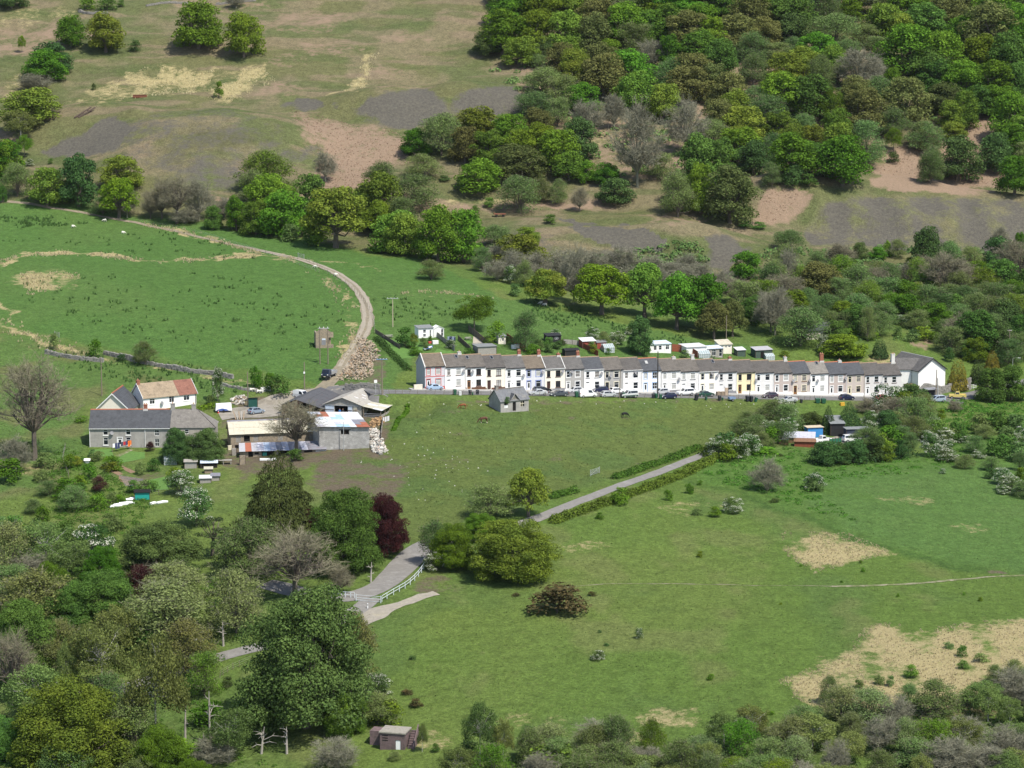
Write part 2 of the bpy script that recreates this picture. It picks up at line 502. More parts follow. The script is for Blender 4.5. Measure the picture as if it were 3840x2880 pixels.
add(STRAW,warea([(1700,1150),(1830,1152),(1925,1190),(1850,1212),(1760,1238),(1690,1195)],10),0.85)
add(STRAW,warea([(1880,1062),(2030,1078),(2010,1092),(1900,1080)],8),0.62)
for cx,cy,rx,ry,k in ((1450,1545,90,22,0.62),(1160,1560,120,20,0.5),(930,1600,70,24,0.5),(1300,1590,90,25,0.6),(100,605,78,26,0.78),(1290,300,60,20,.4),
                          (50,30,160,26,0.45),(940,440,70,9,0.75),(1060,436,60,9,0.6),(800,425,50,14,.7),(1020,1190,40,10,.4),(2080,1140,50,10,.5),(60,1010,50,25,.45),(170,1060,60,16,.4),
                          (1500,1100,90,18,.42),(1250,1180,80,16,.45),(1900,790,60,30,.6),(2080,730,90,45,.5)):
 add(STRAW,ell(cx,cy,rx,ry,0.5),k)
add(STRAW,warea([(130,222),(250,172),(320,140),(420,150),(560,140),(600,172),(545,182),(500,222),(480,215),(380,200),(330,200),(220,228)],12),0.74)
add(STRAW,warea([(782,118),(818,112),(802,152),(790,192),(738,203),(700,210),(770,170)],6),0.7)
add(STRAW,warea([(0,175),(80,150),(90,210),(0,225)],10),0.6)
for ln,w,k in (([(-40,585),(40,552),(100,548),(150,545),(240,553),(330,566),(450,560),(560,552),(625,562)],6,0.9),
                 ([(-20,690),(50,722),(130,750),(190,770)],9,0.85),([(-30,640),(10,660),(30,690)],7,0.8),
                 ([(690,592),(722,622),(748,655),(765,700),(758,745),(735,775)],7,0.8),
                 ([(320,487),(400,503),(470,520),(560,548),(640,560)],6,0.78),([(655,555),(760,568),(830,582)],5,.55),
                 ([(870,634),(960,632),(1080,650),(1200,675)],5,.5),([(200,770),(330,795),(470,815),(560,835)],6,.65)):
 add(STRAW,band(ln,w),k)
add(BRACK,warea([(-40,55),(130,52),(250,70),(210,95),(140,112),(-40,135)],14),0.6)
add(BRACK,warea([(625,240),(760,268),(905,292),(890,345),(830,360),(790,395),(720,445),(650,425),(690,340),(640,275)],12),0.82)
add(BRACK,warea([(1890,385),(1940,310),(2000,280),(2160,238),(2140,330),(2170,412),(2000,418),(1880,405)],8),0.95)
add(BRACK,warea([(1635,432),(1690,402),(1760,408),(1722,470),(1660,492),(1630,470)],8),0.9)
add(BRACK,warea([(740,398),(900,420),(1030,440),(1300,425),(1310,455),(1100,460),(900,455),(700,420)],10),0.75)
add(BRACK,warea([(1100,90),(1500,130),(1900,60),(1990,250),(1900,380),(1250,400),(1080,250)],30),0.58)
for cx,cy,rx,ry,k in ((680,38,90,16,.55),(880,78,60,14,.5),(700,105,90,18,.5),(620,128,60,20,.45),(830,155,90,14,.42),(600,195,60,18,.5),(180,320,40,30,.7),(10,300,40,25,.6),(500,430,70,9,.6),(620,60,110,12,.5),
                          (2010,598,30,12,.9),(1480,470,110,14,.55),(1700,545,40,12,.5),(2070,590,40,12,.5),(1980,745,25,18,.6),(460,10,150,14,.5)):
 add(BRACK,ell(cx,cy,rx,ry,0.45),k)
for cx,cy,rx,ry,k in ((885,236,108,42,.92),(1075,222,92,38,.9),(662,230,52,14,.75),(810,265,40,12,.5),(560,275,60,14,.42),(420,300,200,70,.47),(470,365,90,34,.62),(380,345,60,30,.55)):
 add(SHALE,ell(cx,cy,rx,ry,0.3),k)
add(SHALE,warea([(215,260),(250,252),(300,285),(270,320),(200,340),(110,345),(85,330),(130,300)],8),0.95)
SCAR = area([(1205,473),(1240,476),(1262,486),(1330,488),(1400,492),(1428,512),(1424,535),(1370,545),(1300,530),(1262,505)],3)
add(SHALE,SCAR,1.0)
add(SHALE,warea([(1500,512),(1560,515),(1630,532),(1590,590),(1530,585)],8),0.92)
add(SHALE,warea([(1290,540),(1420,540),(1500,560),(1400,590),(1280,570)],14),0.62)
add(SHALE,warea([(1050,490),(1200,500),(1290,560),(1100,560),(1030,530)],16),0.52)
GULLY = 0.5 + 0.5 * np.sin(XX * 0.42 + 5 * fbm(XX / 14,YY / 20,61,2))
TIP = area([(1735,500),(1770,445),(1830,425),(2120,420),(2330,450),(2330,545),(2100,545),(1900,545),(1760,530)],10)
add(SHALE,TIP * (0.50 + 0.34 * GULLY * (0.4 + 1.2 * fbm(XX / 9,YY / 9,66,3))),1.0)
paint(TIP,(0.150,0.145,0.075),0.6)
add(MUD,warea([(680,990),(790,984),(868,1002),(880,1035),(835,1092),(720,1082),(660,1040)],12),0.82)
add(MUD,warea([(480,872),(620,842),(700,835),(845,905),(855,995),(700,1000),(520,1045),(470,990)],10),0.85)
add(MUD,warea([(860,858),(1060,866),(1760,860),(1740,869),(1200,880),(1000,876)],5),0.62)
for cx,cy,rx,ry,k in ((1110,884,55,8,.7),(1010,930,90,14,.42),(940,1000,110,14,.45),(1300,905,120,8,.42),(1150,990,90,8,.4),(960,890,60,10,.45),(1640,890,60,8,.4),(240,1030,60,30,.5),(310,1035,60,25,.55),(790,790,42,50,.8),(760,835,80,10,.8),(1380,1000,60,7,.45),(860,1600,30,12,.5),(2150,1242,34,5,.9),(935,1264,62,18,.68)):
 add(MUD,ell(cx,cy,rx,ry,0.45),k)
STREAK = np.clip((fbm(XX / 5,YY / 16,91,4) - 0.30) / 0.2,0,1)
W[...,STRAW] *= 0.56 + 0.44 * STREAK
add(SHALE,ell(470,372,120,44,.5),.62); add(SHALE,ell(640,330,70,20,.5),.5)
paint(ell(480,300,85,26,.6),(0.070,0.076,0.030),.7); paint(ell(380,330,40,40,.7),(0.085,0.09,0.036),.5)
gv = np.stack([XX,YY,ZZ],-1).reshape(-1,3)
ii = (np.arange(ny - 1)[:,None] * nx + np.arange(nx - 1)[None]).ravel()
gq = np.stack([ii,ii + 1,ii + nx + 1,ii + nx],1)
gme = np_mesh('ground',gv,gq,smooth=True)
a1 = gme.attributes.new('cover','FLOAT_COLOR','POINT')
a1.data.foreach_set('color',np.concatenate([colr,np.ones((ny,nx,1))],-1).astype(np.float32).ravel())
a2 = gme.attributes.new('patch','FLOAT_COLOR','POINT')
a2.data.foreach_set('color',W.astype(np.float32).ravel())
gm = bpy.data.materials.new('ground_cover'); gm.use_nodes = True
n = gm.node_tree; L = n.links
bs = n.nodes['Principled BSDF']; bs.inputs['Roughness'].default_value = 0.95; bs.inputs['Specular IOR Level'].default_value = 0.08
geo = n.nodes.new('ShaderNodeNewGeometry')
def noise(scale,detail=5,rough=0.65,dist=0.0):
 t = n.nodes.new('ShaderNodeTexNoise'); t.inputs['Scale'].default_value = scale
 t.inputs['Detail'].default_value = detail; t.inputs['Roughness'].default_value = rough; t.inputs['Distortion'].default_value = dist
 L.new(geo.outputs['Position'],t.inputs['Vector']); return t.outputs['Fac']
def maprange(v,a,b,c=0.0,d=1.0):
 t = n.nodes.new('ShaderNodeMapRange')
 for k,q in zip(('From Min','From Max','To Min','To Max'),(a,b,c,d)): t.inputs[k].default_value = q
 L.new(v,t.inputs['Value']); return t.outputs[0]
def mathn(op,a,b):
 t = n.nodes.new('ShaderNodeMath'); t.operation = op
 for k,q in enumerate((a,b)):
  if isinstance(q,(int,float)): t.inputs[k].default_value = q
  else: L.new(q,t.inputs[k])
 return t.outputs[0]
def mixc(f,a,b):
 t = n.nodes.new('ShaderNodeMix'); t.data_type = 'RGBA'
 if isinstance(f,(int,float)): t.inputs[0].default_value = f
 else: L.new(f,t.inputs[0])
 for k,q in ((6,a),(7,b)):
  if isinstance(q,tuple): t.inputs[k].default_value = (*q,1)
  else: L.new(q,t.inputs[k])
 return t.outputs[2]
def attr(nm):
 t = n.nodes.new('ShaderNodeAttribute'); t.attribute_name = nm; return t
cov,pat = attr('cover'),attr('patch')
sep = n.nodes.new('ShaderNodeSeparateColor'); L.new(pat.outputs['Color'],sep.inputs[0])
fine = noise(1.7,6,0.75); mid = noise(0.45,5,0.7); tuft = noise(3.5,4,0.8)
def weight(v,nz,spread,lo=0.36,hi=0.68):
 far = maprange(noise(0.11,4,0.6),0.3,0.7,-0.16,0.16)
 return maprange(mathn('ADD',mathn('MULTIPLY',v,maprange(v,0.0,0.3,0.0,1.0)),mathn('ADD',far,maprange(nz,0.25,0.75,-spread,spread))),lo,hi)
c0 = cov.outputs['Color']
sc = n.nodes.new('ShaderNodeVectorMath'); sc.operation = 'SCALE'
L.new(c0,sc.inputs[0]); L.new(mathn('MULTIPLY',maprange(fine,0.33,0.67,0.58,1.40),maprange(mid,0.3,0.7,0.76,1.24)),sc.inputs['Scale'])
c0 = mixc(maprange(noise(0.9,5,0.7),0.58,0.72,0,0.35),sc.outputs[0],(0.16,0.155,0.06))
brack = mixc(maprange(fine,0.35,0.65),(0.29,0.205,0.145),(0.20,0.15,0.10))
straw = mixc(maprange(tuft,0.35,0.65),(0.43,0.36,0.20),(0.24,0.205,0.09))
shale = mixc(maprange(noise(1.1,6,0.75),0.35,0.65),(0.074,0.069,0.060),(0.132,0.122,0.096))
mud = mixc(maprange(fine,0.35,0.65),(0.092,0.072,0.050),(0.150,0.124,0.086))
c1 = mixc(weight(sep.outputs[1],noise(0.3,7,0.8),0.42),c0,brack)
c2 = mixc(weight(sep.outputs[2],noise(0.25,7,0.8),0.36),c1,shale)
c3 = mixc(weight(sep.outputs[0],noise(0.42,7,0.85),0.5),c2,straw)
c4 = mixc(weight(pat.outputs['Alpha'],noise(0.3,7,0.8),0.42),c3,mud)
L.new(c4,bs.inputs['Base Color'])
bp = n.nodes.new('ShaderNodeBump'); bp.inputs['Strength'].default_value = 0.9; bp.inputs['Distance'].default_value = 0.35
L.new(mathn('ADD',mathn('MULTIPLY',tuft,0.5),fine),bp.inputs['Height']); L.new(bp.outputs[0],bs.inputs['Normal'])
gme.materials.append(gm)
ground = link('ground',gme)
tag(ground,kind='structure')
# ------------------------------------------------------------------ sheets draped on the ground: roads, tracks, paths
def smooth_line(pts,step=1.2):
 pts = [np.array(p[:2],float) for p in pts]
 out = []
 for i in range(len(pts) - 1):
  p0,p1,p2,p3 = pts[max(i - 1,0)],pts[i],pts[i + 1],pts[min(i + 2,len(pts) - 1)]
  k = max(2,int(np.linalg.norm(p2 - p1) / step))
  for t in np.arange(k) / k:
   out.append(0.5 * ((2 * p1) + (-p0 + p2) * t + (2 * p0 - 5 * p1 + 4 * p2 - p3) * t ** 2 + (-p0 + 3 * p1 - 3 * p2 + p3) * t ** 3))
 out.append(pts[-1])
 return np.array(out)
def ribbon(name,line,w,lift,mat,kind='structure',cross=5,ragged=0.0,off=0.0,wid=None,world=False):
 c = smooth_line(line if world else [P(*q) for q in line])
 t = np.gradient(c,axis=0); t /= np.linalg.norm(t,axis=1)[:,None]
 nrm = np.stack([-t[:,1],t[:,0]],1)
 k = np.linspace(-0.5,0.5,cross)
 ww = np.full(len(c),w) if wid is None else np.interp(np.linspace(0,1,len(c)),np.linspace(0,1,len(wid)),wid)
 r1 = ragged * (fbm(np.arange(len(c)) / 3.0,np.zeros(len(c)),71,3) - 0.5); r2 = ragged * (fbm(np.arange(len(c)) / 3.0,np.zeros(len(c)),75,3) - 0.5)
 lo = -ww / 2 + r1; hi = ww / 2 + r2
 o = lo[:,None] + (hi - lo)[:,None] * (k + 0.5)[None]
 p = c[:,None,:] + nrm[:,None,:] * (o + off)[...,None]
 z = H(p[...,0],p[...,1]) + lift
 v = np.concatenate([p,z[...,None]],-1).reshape(-1,3)
 i = (np.arange(len(c) - 1)[:,None] * cross + np.arange(cross - 1)[None]).ravel()
 me = np_mesh(name,v,np.stack([i,i + 1,i + cross + 1,i + cross],1),smooth=True)
 ob = link(name,me,None,mat)
 if kind: tag(ob,kind=kind)
 return ob
def patch_sheet(name,poly,lift,mat,step=1.0,world=False):
 """polygonal draped sheet"""
 q = np.array([(p[0],p[1]) for p in (poly if world else [P(*a) for a in poly])])
 bm = bmesh.new()
 vs = [bm.verts.new((a[0],a[1],0)) for a in q]
 bm.faces.new(vs)
 for ax in (0,1):
  lo,hi = q[:,ax].min(),q[:,ax].max()
  for c in np.arange(lo + step,hi,step):
   no = (1,0,0) if ax == 0 else (0,1,0); co = (c,0,0) if ax == 0 else (0,c,0)
   bmesh.ops.bisect_plane(bm,geom=bm.verts[:] + bm.edges[:] + bm.faces[:],plane_co=co,plane_no=no)
 xy = np.array([v.co[:2] for v in bm.verts]); z = H(xy[:,0],xy[:,1]) + lift
 for v,zz in zip(bm.verts,z): v.co.z = zz
 bmesh.ops.recalc_face_normals(bm,faces=bm.faces)
 me = bpy.data.meshes.new(name); bm.to_mesh(me); bm.free()
 if me.polygons and me.polygons[0].normal.z < 0: me.flip_normals()
 ob = link(name,me,None,mat); tag(ob,kind='structure'); return ob
M_ASPH = M('asphalt',(0.135,0.13,0.125),0.9,0.2,0.8,0.01,30,hue2=(0.18,0.175,0.165),patch=0.3,pscale=0.5)
M_LANE = M('lane_asphalt',(0.19,0.18,0.165),0.92,0.16,1.1,0.01,30,hue2=(0.24,0.23,0.215),patch=0.3,pscale=0.4)
M_PAVE = M('paving',(0.36,0.35,0.33),0.9,0.15,1.2)
M_KERB = M('kerb_stone',(0.42,0.41,0.39),0.9,0.15,2.0)
M_TRACK = M('stony_track',(0.20,0.172,0.12),0.95,0.25,1.3,0.05,8,hue2=(0.24,0.2,0.14),patch=0.5,pscale=0.7)
M_RUT = M('worn_rut',(0.28,0.245,0.19),0.95,0.22,1.6,0.03,9)
M_GRAV = M('gravel',(0.27,0.245,0.20),0.95,0.2,1.2,0.03,12,hue2=(0.3,0.27,0.2),patch=0.3,pscale=0.5)
M_YARD = M('yard_grit',(0.27,0.245,0.205),0.95,0.2,0.9,0.03,10,hue2=(0.19,0.17,0.135),patch=0.5,pscale=0.3)
M_PATH = M('trodden_path',(0.27,0.235,0.175),0.95,0.25,1.5,hue2=(0.12,0.14,0.05),patch=0.8,pscale=0.5)
def d2(*pts): return [(a * KD,b * KD) for a,b in pts]
track_line = d2((690,850),(712,826),(740,793),(772,745),(790,708),(794,680),(786,648),(764,617),(722,588),(650,561),(560,541),(460,519),(380,500),(300,483),(200,464),(90,446),(-60,430))
ribbon('track',track_line,3.3,0.07,M_TRACK,ragged=1.0,wid=[4.2,3.4,3.2,3.0,2.6,2.2,2.0,1.8,1.6,1.5])
rl = track_line[2:11]
ribbon('track_rut',rl,0.95,0.085,M_RUT,off=0.85,ragged=0.5)
ribbon('track_rut',rl,0.95,0.085,M_RUT,off=-0.85,ragged=0.5)
ribbon('lane',d2((1740,905),(1640,940),(1525,981),(1400,1029),(1250,1084),(1150,1124),(1040,1160)),2.8,0.07,M_LANE,wid=[2.2,2.2,2.5,2.7,2.9,3.6],ragged=.5)
ribbon('road',[(1800,2015),(1690,2022),(1590,2050),(1525,2110),(1475,2160),(1420,2203),(1330,2236),(1230,2243),(1120,2222),(990,2190)],5.2,0.075,M_LANE,wid=[5,5.4,5.8,6.0,5.6,5.0,4.6,4.4,4.4])
ribbon('lower_road',[(1395,2245),(1340,2290),(1230,2345),(1080,2400),(933,2438),(796,2474),(650,2525),(470,2583),(250,2660),(-60,2750)],3.6,0.066,M_LANE)
ribbon('gravel_apron',[(1330,2335),(1400,2305),(1480,2275),(1560,2250),(1640,2226)],4.0,0.06,M_GRAV,wid=[5.0,5.2,4.2,3.2,2.4],ragged=3.6)
patch_sheet('yard',d2((552,868),(585,856),(625,846),(690,838),(730,832),(740,846),(660,880),(640,896),(560,903),(480,908),(470,890),(520,880)),0.06,M_YARD)
ribbon('footpath',[(3900,2158),(3740,2163),(3620,2172),(3480,2185),(3300,2196),(3120,2200)],0.9,0.05,M_PATH,ragged=0.5)
ribbon('footpath',[(3120,2200),(2900,2198),(2600,2192),(2300,2190),(2050,2208)],0.3,0.05,M_PATH,ragged=0.4)
# ------------------------------------------------------------------ trees: shared crown and trunk meshes, one Empty per tree
def rnd_dirs(rs,n):
 v = rs.normal(size=(n,3)); return v / np.linalg.norm(v,axis=1)[:,None]
def cards(rs,pos,nrm,size,aspect=0.62,roll=None):
 """one rhombic leaf spray per point"""
 n = len(pos)
 nrm = nrm / np.maximum(np.linalg.norm(nrm,axis=1),1e-9)[:,None]
 ref = rnd_dirs(rs,n) if roll is None else roll
 u = np.cross(nrm,ref); u /= np.maximum(np.linalg.norm(u,axis=1),1e-9)[:,None]
 w = np.cross(nrm,u)
 s = np.broadcast_to(np.asarray(size,float).reshape(-1,1),(n,1)) * rs.uniform(0.45,1.55,(n,1))
 a = s * aspect
 v = np.stack([pos - u * s,pos - w * a + u * s * 0.15,pos + u * s,pos + w * a + u * s * 0.15],1)
 return v.reshape(-1,3)
def card_mesh(name,v):
 n = len(v) // 4
 return np_mesh(name,v,np.arange(n * 4).reshape(n,4))
def lobes(rs,n,lo,hi,rx,z0,z1,rmin,rmax,top=0.5,squash=0.8):
 """lobe centres over a dome: rx half width, z0..z1 height span (unit tree)"""
 out = []
 zc = z0 + (z1 - z0) * 0.42
 for i in range(n):
  a = rs.uniform(0,2 * math.pi) if i > n * 0.6 else 2 * math.pi * i * 0.618 + rs.uniform(-.4,.4)
  t = rs.uniform(lo,hi)                                   # elevation over the dome
  r = rs.uniform(rmin,rmax)
  k = rs.uniform(0.62,1.04)
  cz = math.sin(t); ch = math.cos(t) ** (0.45 if t < 0 else 0.8)
  hz = (z1 - zc) if cz > 0 else (zc - z0)
  out.append((k * (rx - r * 0.8) * ch * math.cos(a),k * (rx - r * 0.8) * ch * math.sin(a),zc + k * (hz - r * 0.7 * squash) * cz,r))
 return np.array(out)
def dome_crown(name,seed,nl=46,per=210,leaf=0.021,rx=0.5,z0=0.10,z1=1.0,rmin=0.11,rmax=0.2,lo=-0.85,hi=1.5,spread=0.55,inner=0.25,droop=0.0):
 rs = np.random.RandomState(seed)
 Lb = lobes(rs,nl,lo,hi,rx,z0,z1,rmin,rmax)
 Lb = np.vstack([Lb,[[0,0,z0 + (z1 - z0) * 0.5,rx * 0.55]]])
 V = []
 for x,y,z,r in Lb:
  n = int(per * (r / ((rmin + rmax) / 2)) ** 1.6)
  d = rnd_dirs(rs,n)
  d[:,2] = np.where(d[:,2] < -0.6,-d[:,2],d[:,2])
  k = np.where(rs.rand(n) < inner,rs.uniform(0.35,0.9,n),rs.uniform(0.86,1.12,n))
  p = np.array([x,y,z]) + d * r * k[:,None] * np.array([1,1,0.78])
  nn = d + rs.normal(size=(n,3)) * spread + np.array([0,0,0.25 - droop])
  p[:,2] -= droop * r * rs.uniform(0,1,n)
  V.append(cards(rs,p,nn,leaf))
 v = np.concatenate(V)
 lowest = v.reshape(-1,4,3)[:,:,2].min(1) > -0.01
 v = v.reshape(-1,4,3)[lowest].reshape(-1,3)
 return card_mesh(name,v),Lb
def limb_mesh(name,seed,ends,base_r=0.03,fork=0.22,crooked=0.05,n=6,lean=(0,0),twigs=0,twig_r=0.0016,sub=2):
 """tapered trunk that forks into limbs reaching the lobes"""
 rs = np.random.RandomState(seed)
 mb = MB()
 top = np.array([lean[0],lean[1],fork])
 mb.path([(0,0,-0.05),(lean[0] * .3,lean[1] * .3,fork * 0.4),tuple(top)],[base_r * 1.35,base_r,base_r * 0.85],n)
 for e in ends:
  e = np.array(e[:3]); m = top + (e - top) * 0.5 + rs.normal(size=3) * crooked
  m[2] += 0.03
  r = base_r * rs.uniform(0.32,0.55)
  mb.path([tuple(top - [0,0,0.02]),tuple(m),tuple(e)],[r,r * 0.62,r * 0.22],5)
  for k in range(sub):
   q = m + (e - m) * rs.uniform(0.1,0.7); d = rnd_dirs(rs,1)[0] * rs.uniform(0.08,0.18); d[2] = abs(d[2]) * 0.8
   mb.path([tuple(q),tuple(q + d * 0.55 + rs.normal(size=3) * 0.012),tuple(q + d)],[r * 0.42,r * 0.28,r * 0.1],4)
 return mb.mesh(name)
def twig_mesh(name,seed,ends,n1=9,n2=9,l1=0.17,l2=0.09,w=0.0022,up=0.35,base=None):
 """a haze of fine twigs round the limb ends: thin crossed blades"""
 rs = np.random.RandomState(seed); A,B = [],[]
 for e in ends:
  e = np.array(e[:3])
  d = rnd_dirs(rs,n1); d[:,2] = np.abs(d[:,2]) * 0.8 + up * 0.3
  rad = e * np.array([1,1,0]); rad = rad / max(np.linalg.norm(rad),1e-6)
  d = d + rad * 0.5; d /= np.linalg.norm(d,axis=1)[:,None]
  L1 = l1 * rs.uniform(0.5,1.2,n1)
  s0 = e + rs.normal(size=(n1,3)) * 0.03
  e1 = s0 + d * L1[:,None]
  A.append(s0); B.append(e1)
  for k in range(n1):
   f = rs.uniform(0.2,1.0,n2)[:,None]
   p = s0[k] + (e1[k] - s0[k]) * f
   dd = d[k] + rs.normal(size=(n2,3)) * 0.55 + np.array([0,0,up * 0.5]); dd /= np.linalg.norm(dd,axis=1)[:,None]
   A.append(p); B.append(p + dd * (l2 * rs.uniform(0.4,1.2,n2))[:,None])
 A,B = np.concatenate(A),np.concatenate(B)
 u = np.cross(B - A,rnd_dirs(rs,len(A))); u /= np.maximum(np.linalg.norm(u,axis=1),1e-9)[:,None]
 V = np.stack([A - u * w,A + u * w,B + u * w * 0.35,B - u * w * 0.35],1).reshape(-1,3)
 return card_mesh(name,V)
def cone_crown(name,seed,n=5200,rx=0.5,leaf=0.022,power=0.85,base=0.03,tiers=22,ragged=0.2,bulge=0.0):
 rs = np.random.RandomState(seed)
 t = 1 - np.sqrt(rs.rand(n)) * 0.985
 a = rs.uniform(0,2 * math.pi,n)
 bunch = fbm(a * 2.2 / 1.0,t * tiers * 0.55,seed,3)
 prof = np.maximum(1 - t,0) ** power * (1 + bulge * np.sin(t * math.pi))
 r = rx * prof * (1 - ragged + ragged * 1.9 * bunch) * rs.uniform(0.62,1.0,n) ** 0.5 + 0.006
 z = base + (1 - base) * t - 0.02 * rs.rand(n)
 p = np.stack([r * np.cos(a),r * np.sin(a),z],1)
 nn = np.stack([np.cos(a),np.sin(a),np.full(n,0.45)],1) + rs.normal(size=(n,3)) * 0.5
 roll = np.stack([-np.sin(a),np.cos(a),rs.normal(size=n) * .3],1)
 return card_mesh(name,cards(rs,p,nn,leaf * (0.55 + 0.6 * (1 - t)),0.5,roll))
SHAPES = {}
def shape(kind,v):
 """-> list of (part name, mesh, role)"""
 key = (kind,v)
 if key in SHAPES: return SHAPES[key]
 s = 100 * v + sum(map(ord,kind))
 if kind == 'dome':            # broad oak
  cr,lb = dome_crown('oak_crown',s,nl=[54,62,48,58,50][v % 5],per=210,leaf=0.0185,z0=-0.10,rmin=0.10,rmax=[0.19,0.17,0.21,0.18,0.2][v % 5])
  tr = limb_mesh('oak_trunk',s + 1,lb[::4],0.035,0.2)
 elif kind == 'bigdome':       # near, finely leaved
  cr,lb = dome_crown('broad_crown',s,nl=140,per=500,leaf=0.0088,z0=-0.12,rmin=0.06,rmax=0.15,lo=-0.9,inner=0.3)
  tr = limb_mesh('broad_trunk',s + 1,lb[::6],0.03,0.18)
 elif kind == 'loose':         # open oak with sky gaps between limbs
  cr,lb = dome_crown('open_crown',s,nl=60,per=190,leaf=0.017,z0=0.06,rmin=0.085,rmax=0.16,lo=-0.75,inner=0.15)
  tr = limb_mesh('open_trunk',s + 1,lb[::2],0.038,0.26)
 elif kind == 'airy':          # willow, alder, budding trees: thin leaf over twigs
  cr,lb = dome_crown('airy_crown',s,nl=50,per=230,leaf=0.0116,z0=-0.10,rmin=0.11,rmax=0.2,lo=-0.8,spread=0.8,inner=0.5)
  tr = limb_mesh('airy_trunk',s + 1,lb[::2],0.018,0.12,n=5)
  tw = twig_mesh('airy_twigs',s + 2,lb,5,5,0.15,0.07,0.0017)
  SHAPES[key] = [('trunk',tr,'bark'),('twigs',tw,'twig'),('crown',cr,'leaf')]; return SHAPES[key]
 elif kind == 'bare':
  rs = np.random.RandomState(s)
  lb = lobes(rs,46,-0.7,1.5,0.46,0.12,0.96,0.05,0.1)
  tr = limb_mesh('bare_trunk',s + 1,lb,0.026,0.2,crooked=0.04,sub=4)
  tw = twig_mesh('bare_twigs',s + 2,np.vstack([lb,lb * [0.7,0.7,0.85,1]]),10,11,0.15,0.085,0.0021,up=0.15)
  SHAPES[key] = [('trunk',tr,'bark'),('twigs',tw,'twig')]; return SHAPES[key]
 elif kind == 'barethin':
  rs = np.random.RandomState(s)
  lb = lobes(rs,44,-0.5,1.5,0.46,0.22,0.96,0.05,0.1)
  tr = limb_mesh('bare_trunk',s + 1,lb,0.03,0.3,crooked=0.05,sub=5)
  tw = twig_mesh('bare_twigs',s + 2,np.vstack([lb,lb * [.75,.75,.9,1]]),7,7,0.16,0.085,0.0018,up=0.1)
  SHAPES[key] = [('trunk',tr,'bark'),('twigs',tw,'twig')]; return SHAPES[key]
 elif kind == 'barebush':
  rs = np.random.RandomState(s)
  lb = lobes(rs,36,-0.2,1.57,0.46,0.05,0.93,0.05,0.1)
  tr = limb_mesh('bush_stems',s + 1,lb,0.012,0.05,crooked=0.05,sub=3)
  tw = twig_mesh('bush_twigs',s + 2,np.vstack([lb,lb * [0.7,0.7,0.8,1],lb * [0.85,0.85,0.5,1]]),9,10,0.15,0.085,0.0021)
  SHAPES[key] = [('stem',tr,'bark'),('twigs',tw,'twig')]; return SHAPES[key]
 elif kind == 'birch':
  cr,lb = dome_crown('birch_crown',s,nl=50,per=210,leaf=0.0125,rx=0.5,z0=0.22,rmin=0.07,rmax=0.15,lo=-0.8,spread=0.9,inner=0.5,droop=0.5)
  tr = limb_mesh('birch_trunk',s + 1,lb[::2],0.014,0.5,crooked=0.03)
 elif kind == 'cone':
  cr = cone_crown('conifer_crown',s,6500,leaf=0.02,ragged=0.35,power=[0.75,0.6][v % 2])
  tr = limb_mesh('conifer_trunk',s + 1,[(0,0,0.9)],0.02,0.3,crooked=0.0,sub=0)
 elif kind == 'bigcone':
  cr = cone_crown('cypress_crown',s,26000,leaf=0.013,ragged=0.42,power=0.68,tiers=26)
  tr = limb_mesh('cypress_trunk',s + 1,[(0,0,0.9)],0.02,0.3,crooked=0.0,sub=0)
 elif kind == 'column':
  cr = cone_crown('column_crown',s,5200,leaf=0.024,ragged=0.3,power=0.42,tiers=18)
  tr = limb_mesh('column_trunk',s + 1,[(0,0,0.9)],0.02,0.3,crooked=0.0,sub=0)
 elif kind == 'bush':          # small dense shrub
  cr,lb = dome_crown('bush_crown',s,nl=22,per=60,leaf=0.036,z0=-0.15,rmin=0.14,rmax=0.24,lo=-0.6)
  tr = limb_mesh('bush_stem',s + 1,lb[::5],0.014,0.1,n=4,sub=1)
  SHAPES[key] = [('stem',tr,'bark'),('foliage',cr,'leaf')]; return SHAPES[key]
 elif kind == 'thorn':         # hawthorn in flower
  cr,lb = dome_crown('thorn_crown',s,nl=40,per=120,leaf=0.018,z0=-0.08,rmin=0.09,rmax=0.17,lo=-0.7)
  rs = np.random.RandomState(s + 5); V = []
  for x,y,z,r in lb[:-1]:
   if rs.rand() < 0.3: continue
   n = 52; d = rnd_dirs(rs,n); d[:,2] = np.abs(d[:,2]) * 1.0
   d = d + np.array([x,y,max(z - 0.4,0)]) * 0.7; d /= np.linalg.norm(d,axis=1)[:,None]
   V.append(cards(rs,np.array([x,y,z]) + d * r * rs.uniform(0.98,1.16,n)[:,None] * [1,1,.82],d + rs.normal(size=(n,3)) * .4,0.0135,0.8))
  bl = card_mesh('thorn_blossom',np.concatenate(V))
  tr = limb_mesh('thorn_trunk',s + 1,lb[::4],0.022,0.12)
  SHAPES[key] = [('trunk',tr,'bark'),('crown',cr,'leaf'),('blossom',bl,'bloom')]; return SHAPES[key]
 elif kind == 'pine':          # leaning, open, layered
  rs = np.random.RandomState(s)
  ends = [(rs.uniform(-.1,.42),rs.uniform(-.3,.3),rs.uniform(0.55,0.95)) for i in range(15)]
  V = []
  for e in ends:
   n = 130; d = rnd_dirs(rs,n); p = np.array(e) + d * np.array([0.12,0.12,0.045]) * rs.uniform(.4,1.1,(n,1))
   V.append(cards(rs,p,d + [0,0,0.8] + rs.normal(size=(n,3)) * .5,0.02,0.4))
  cr = card_mesh('pine_crown',np.concatenate(V))
  tr = limb_mesh('pine_trunk',s + 1,ends,0.035,0.5,lean=(0.18,0.0))
 SHAPES[key] = [('trunk',tr,'bark'),('crown',cr,'leaf')]
 return SHAPES[key]
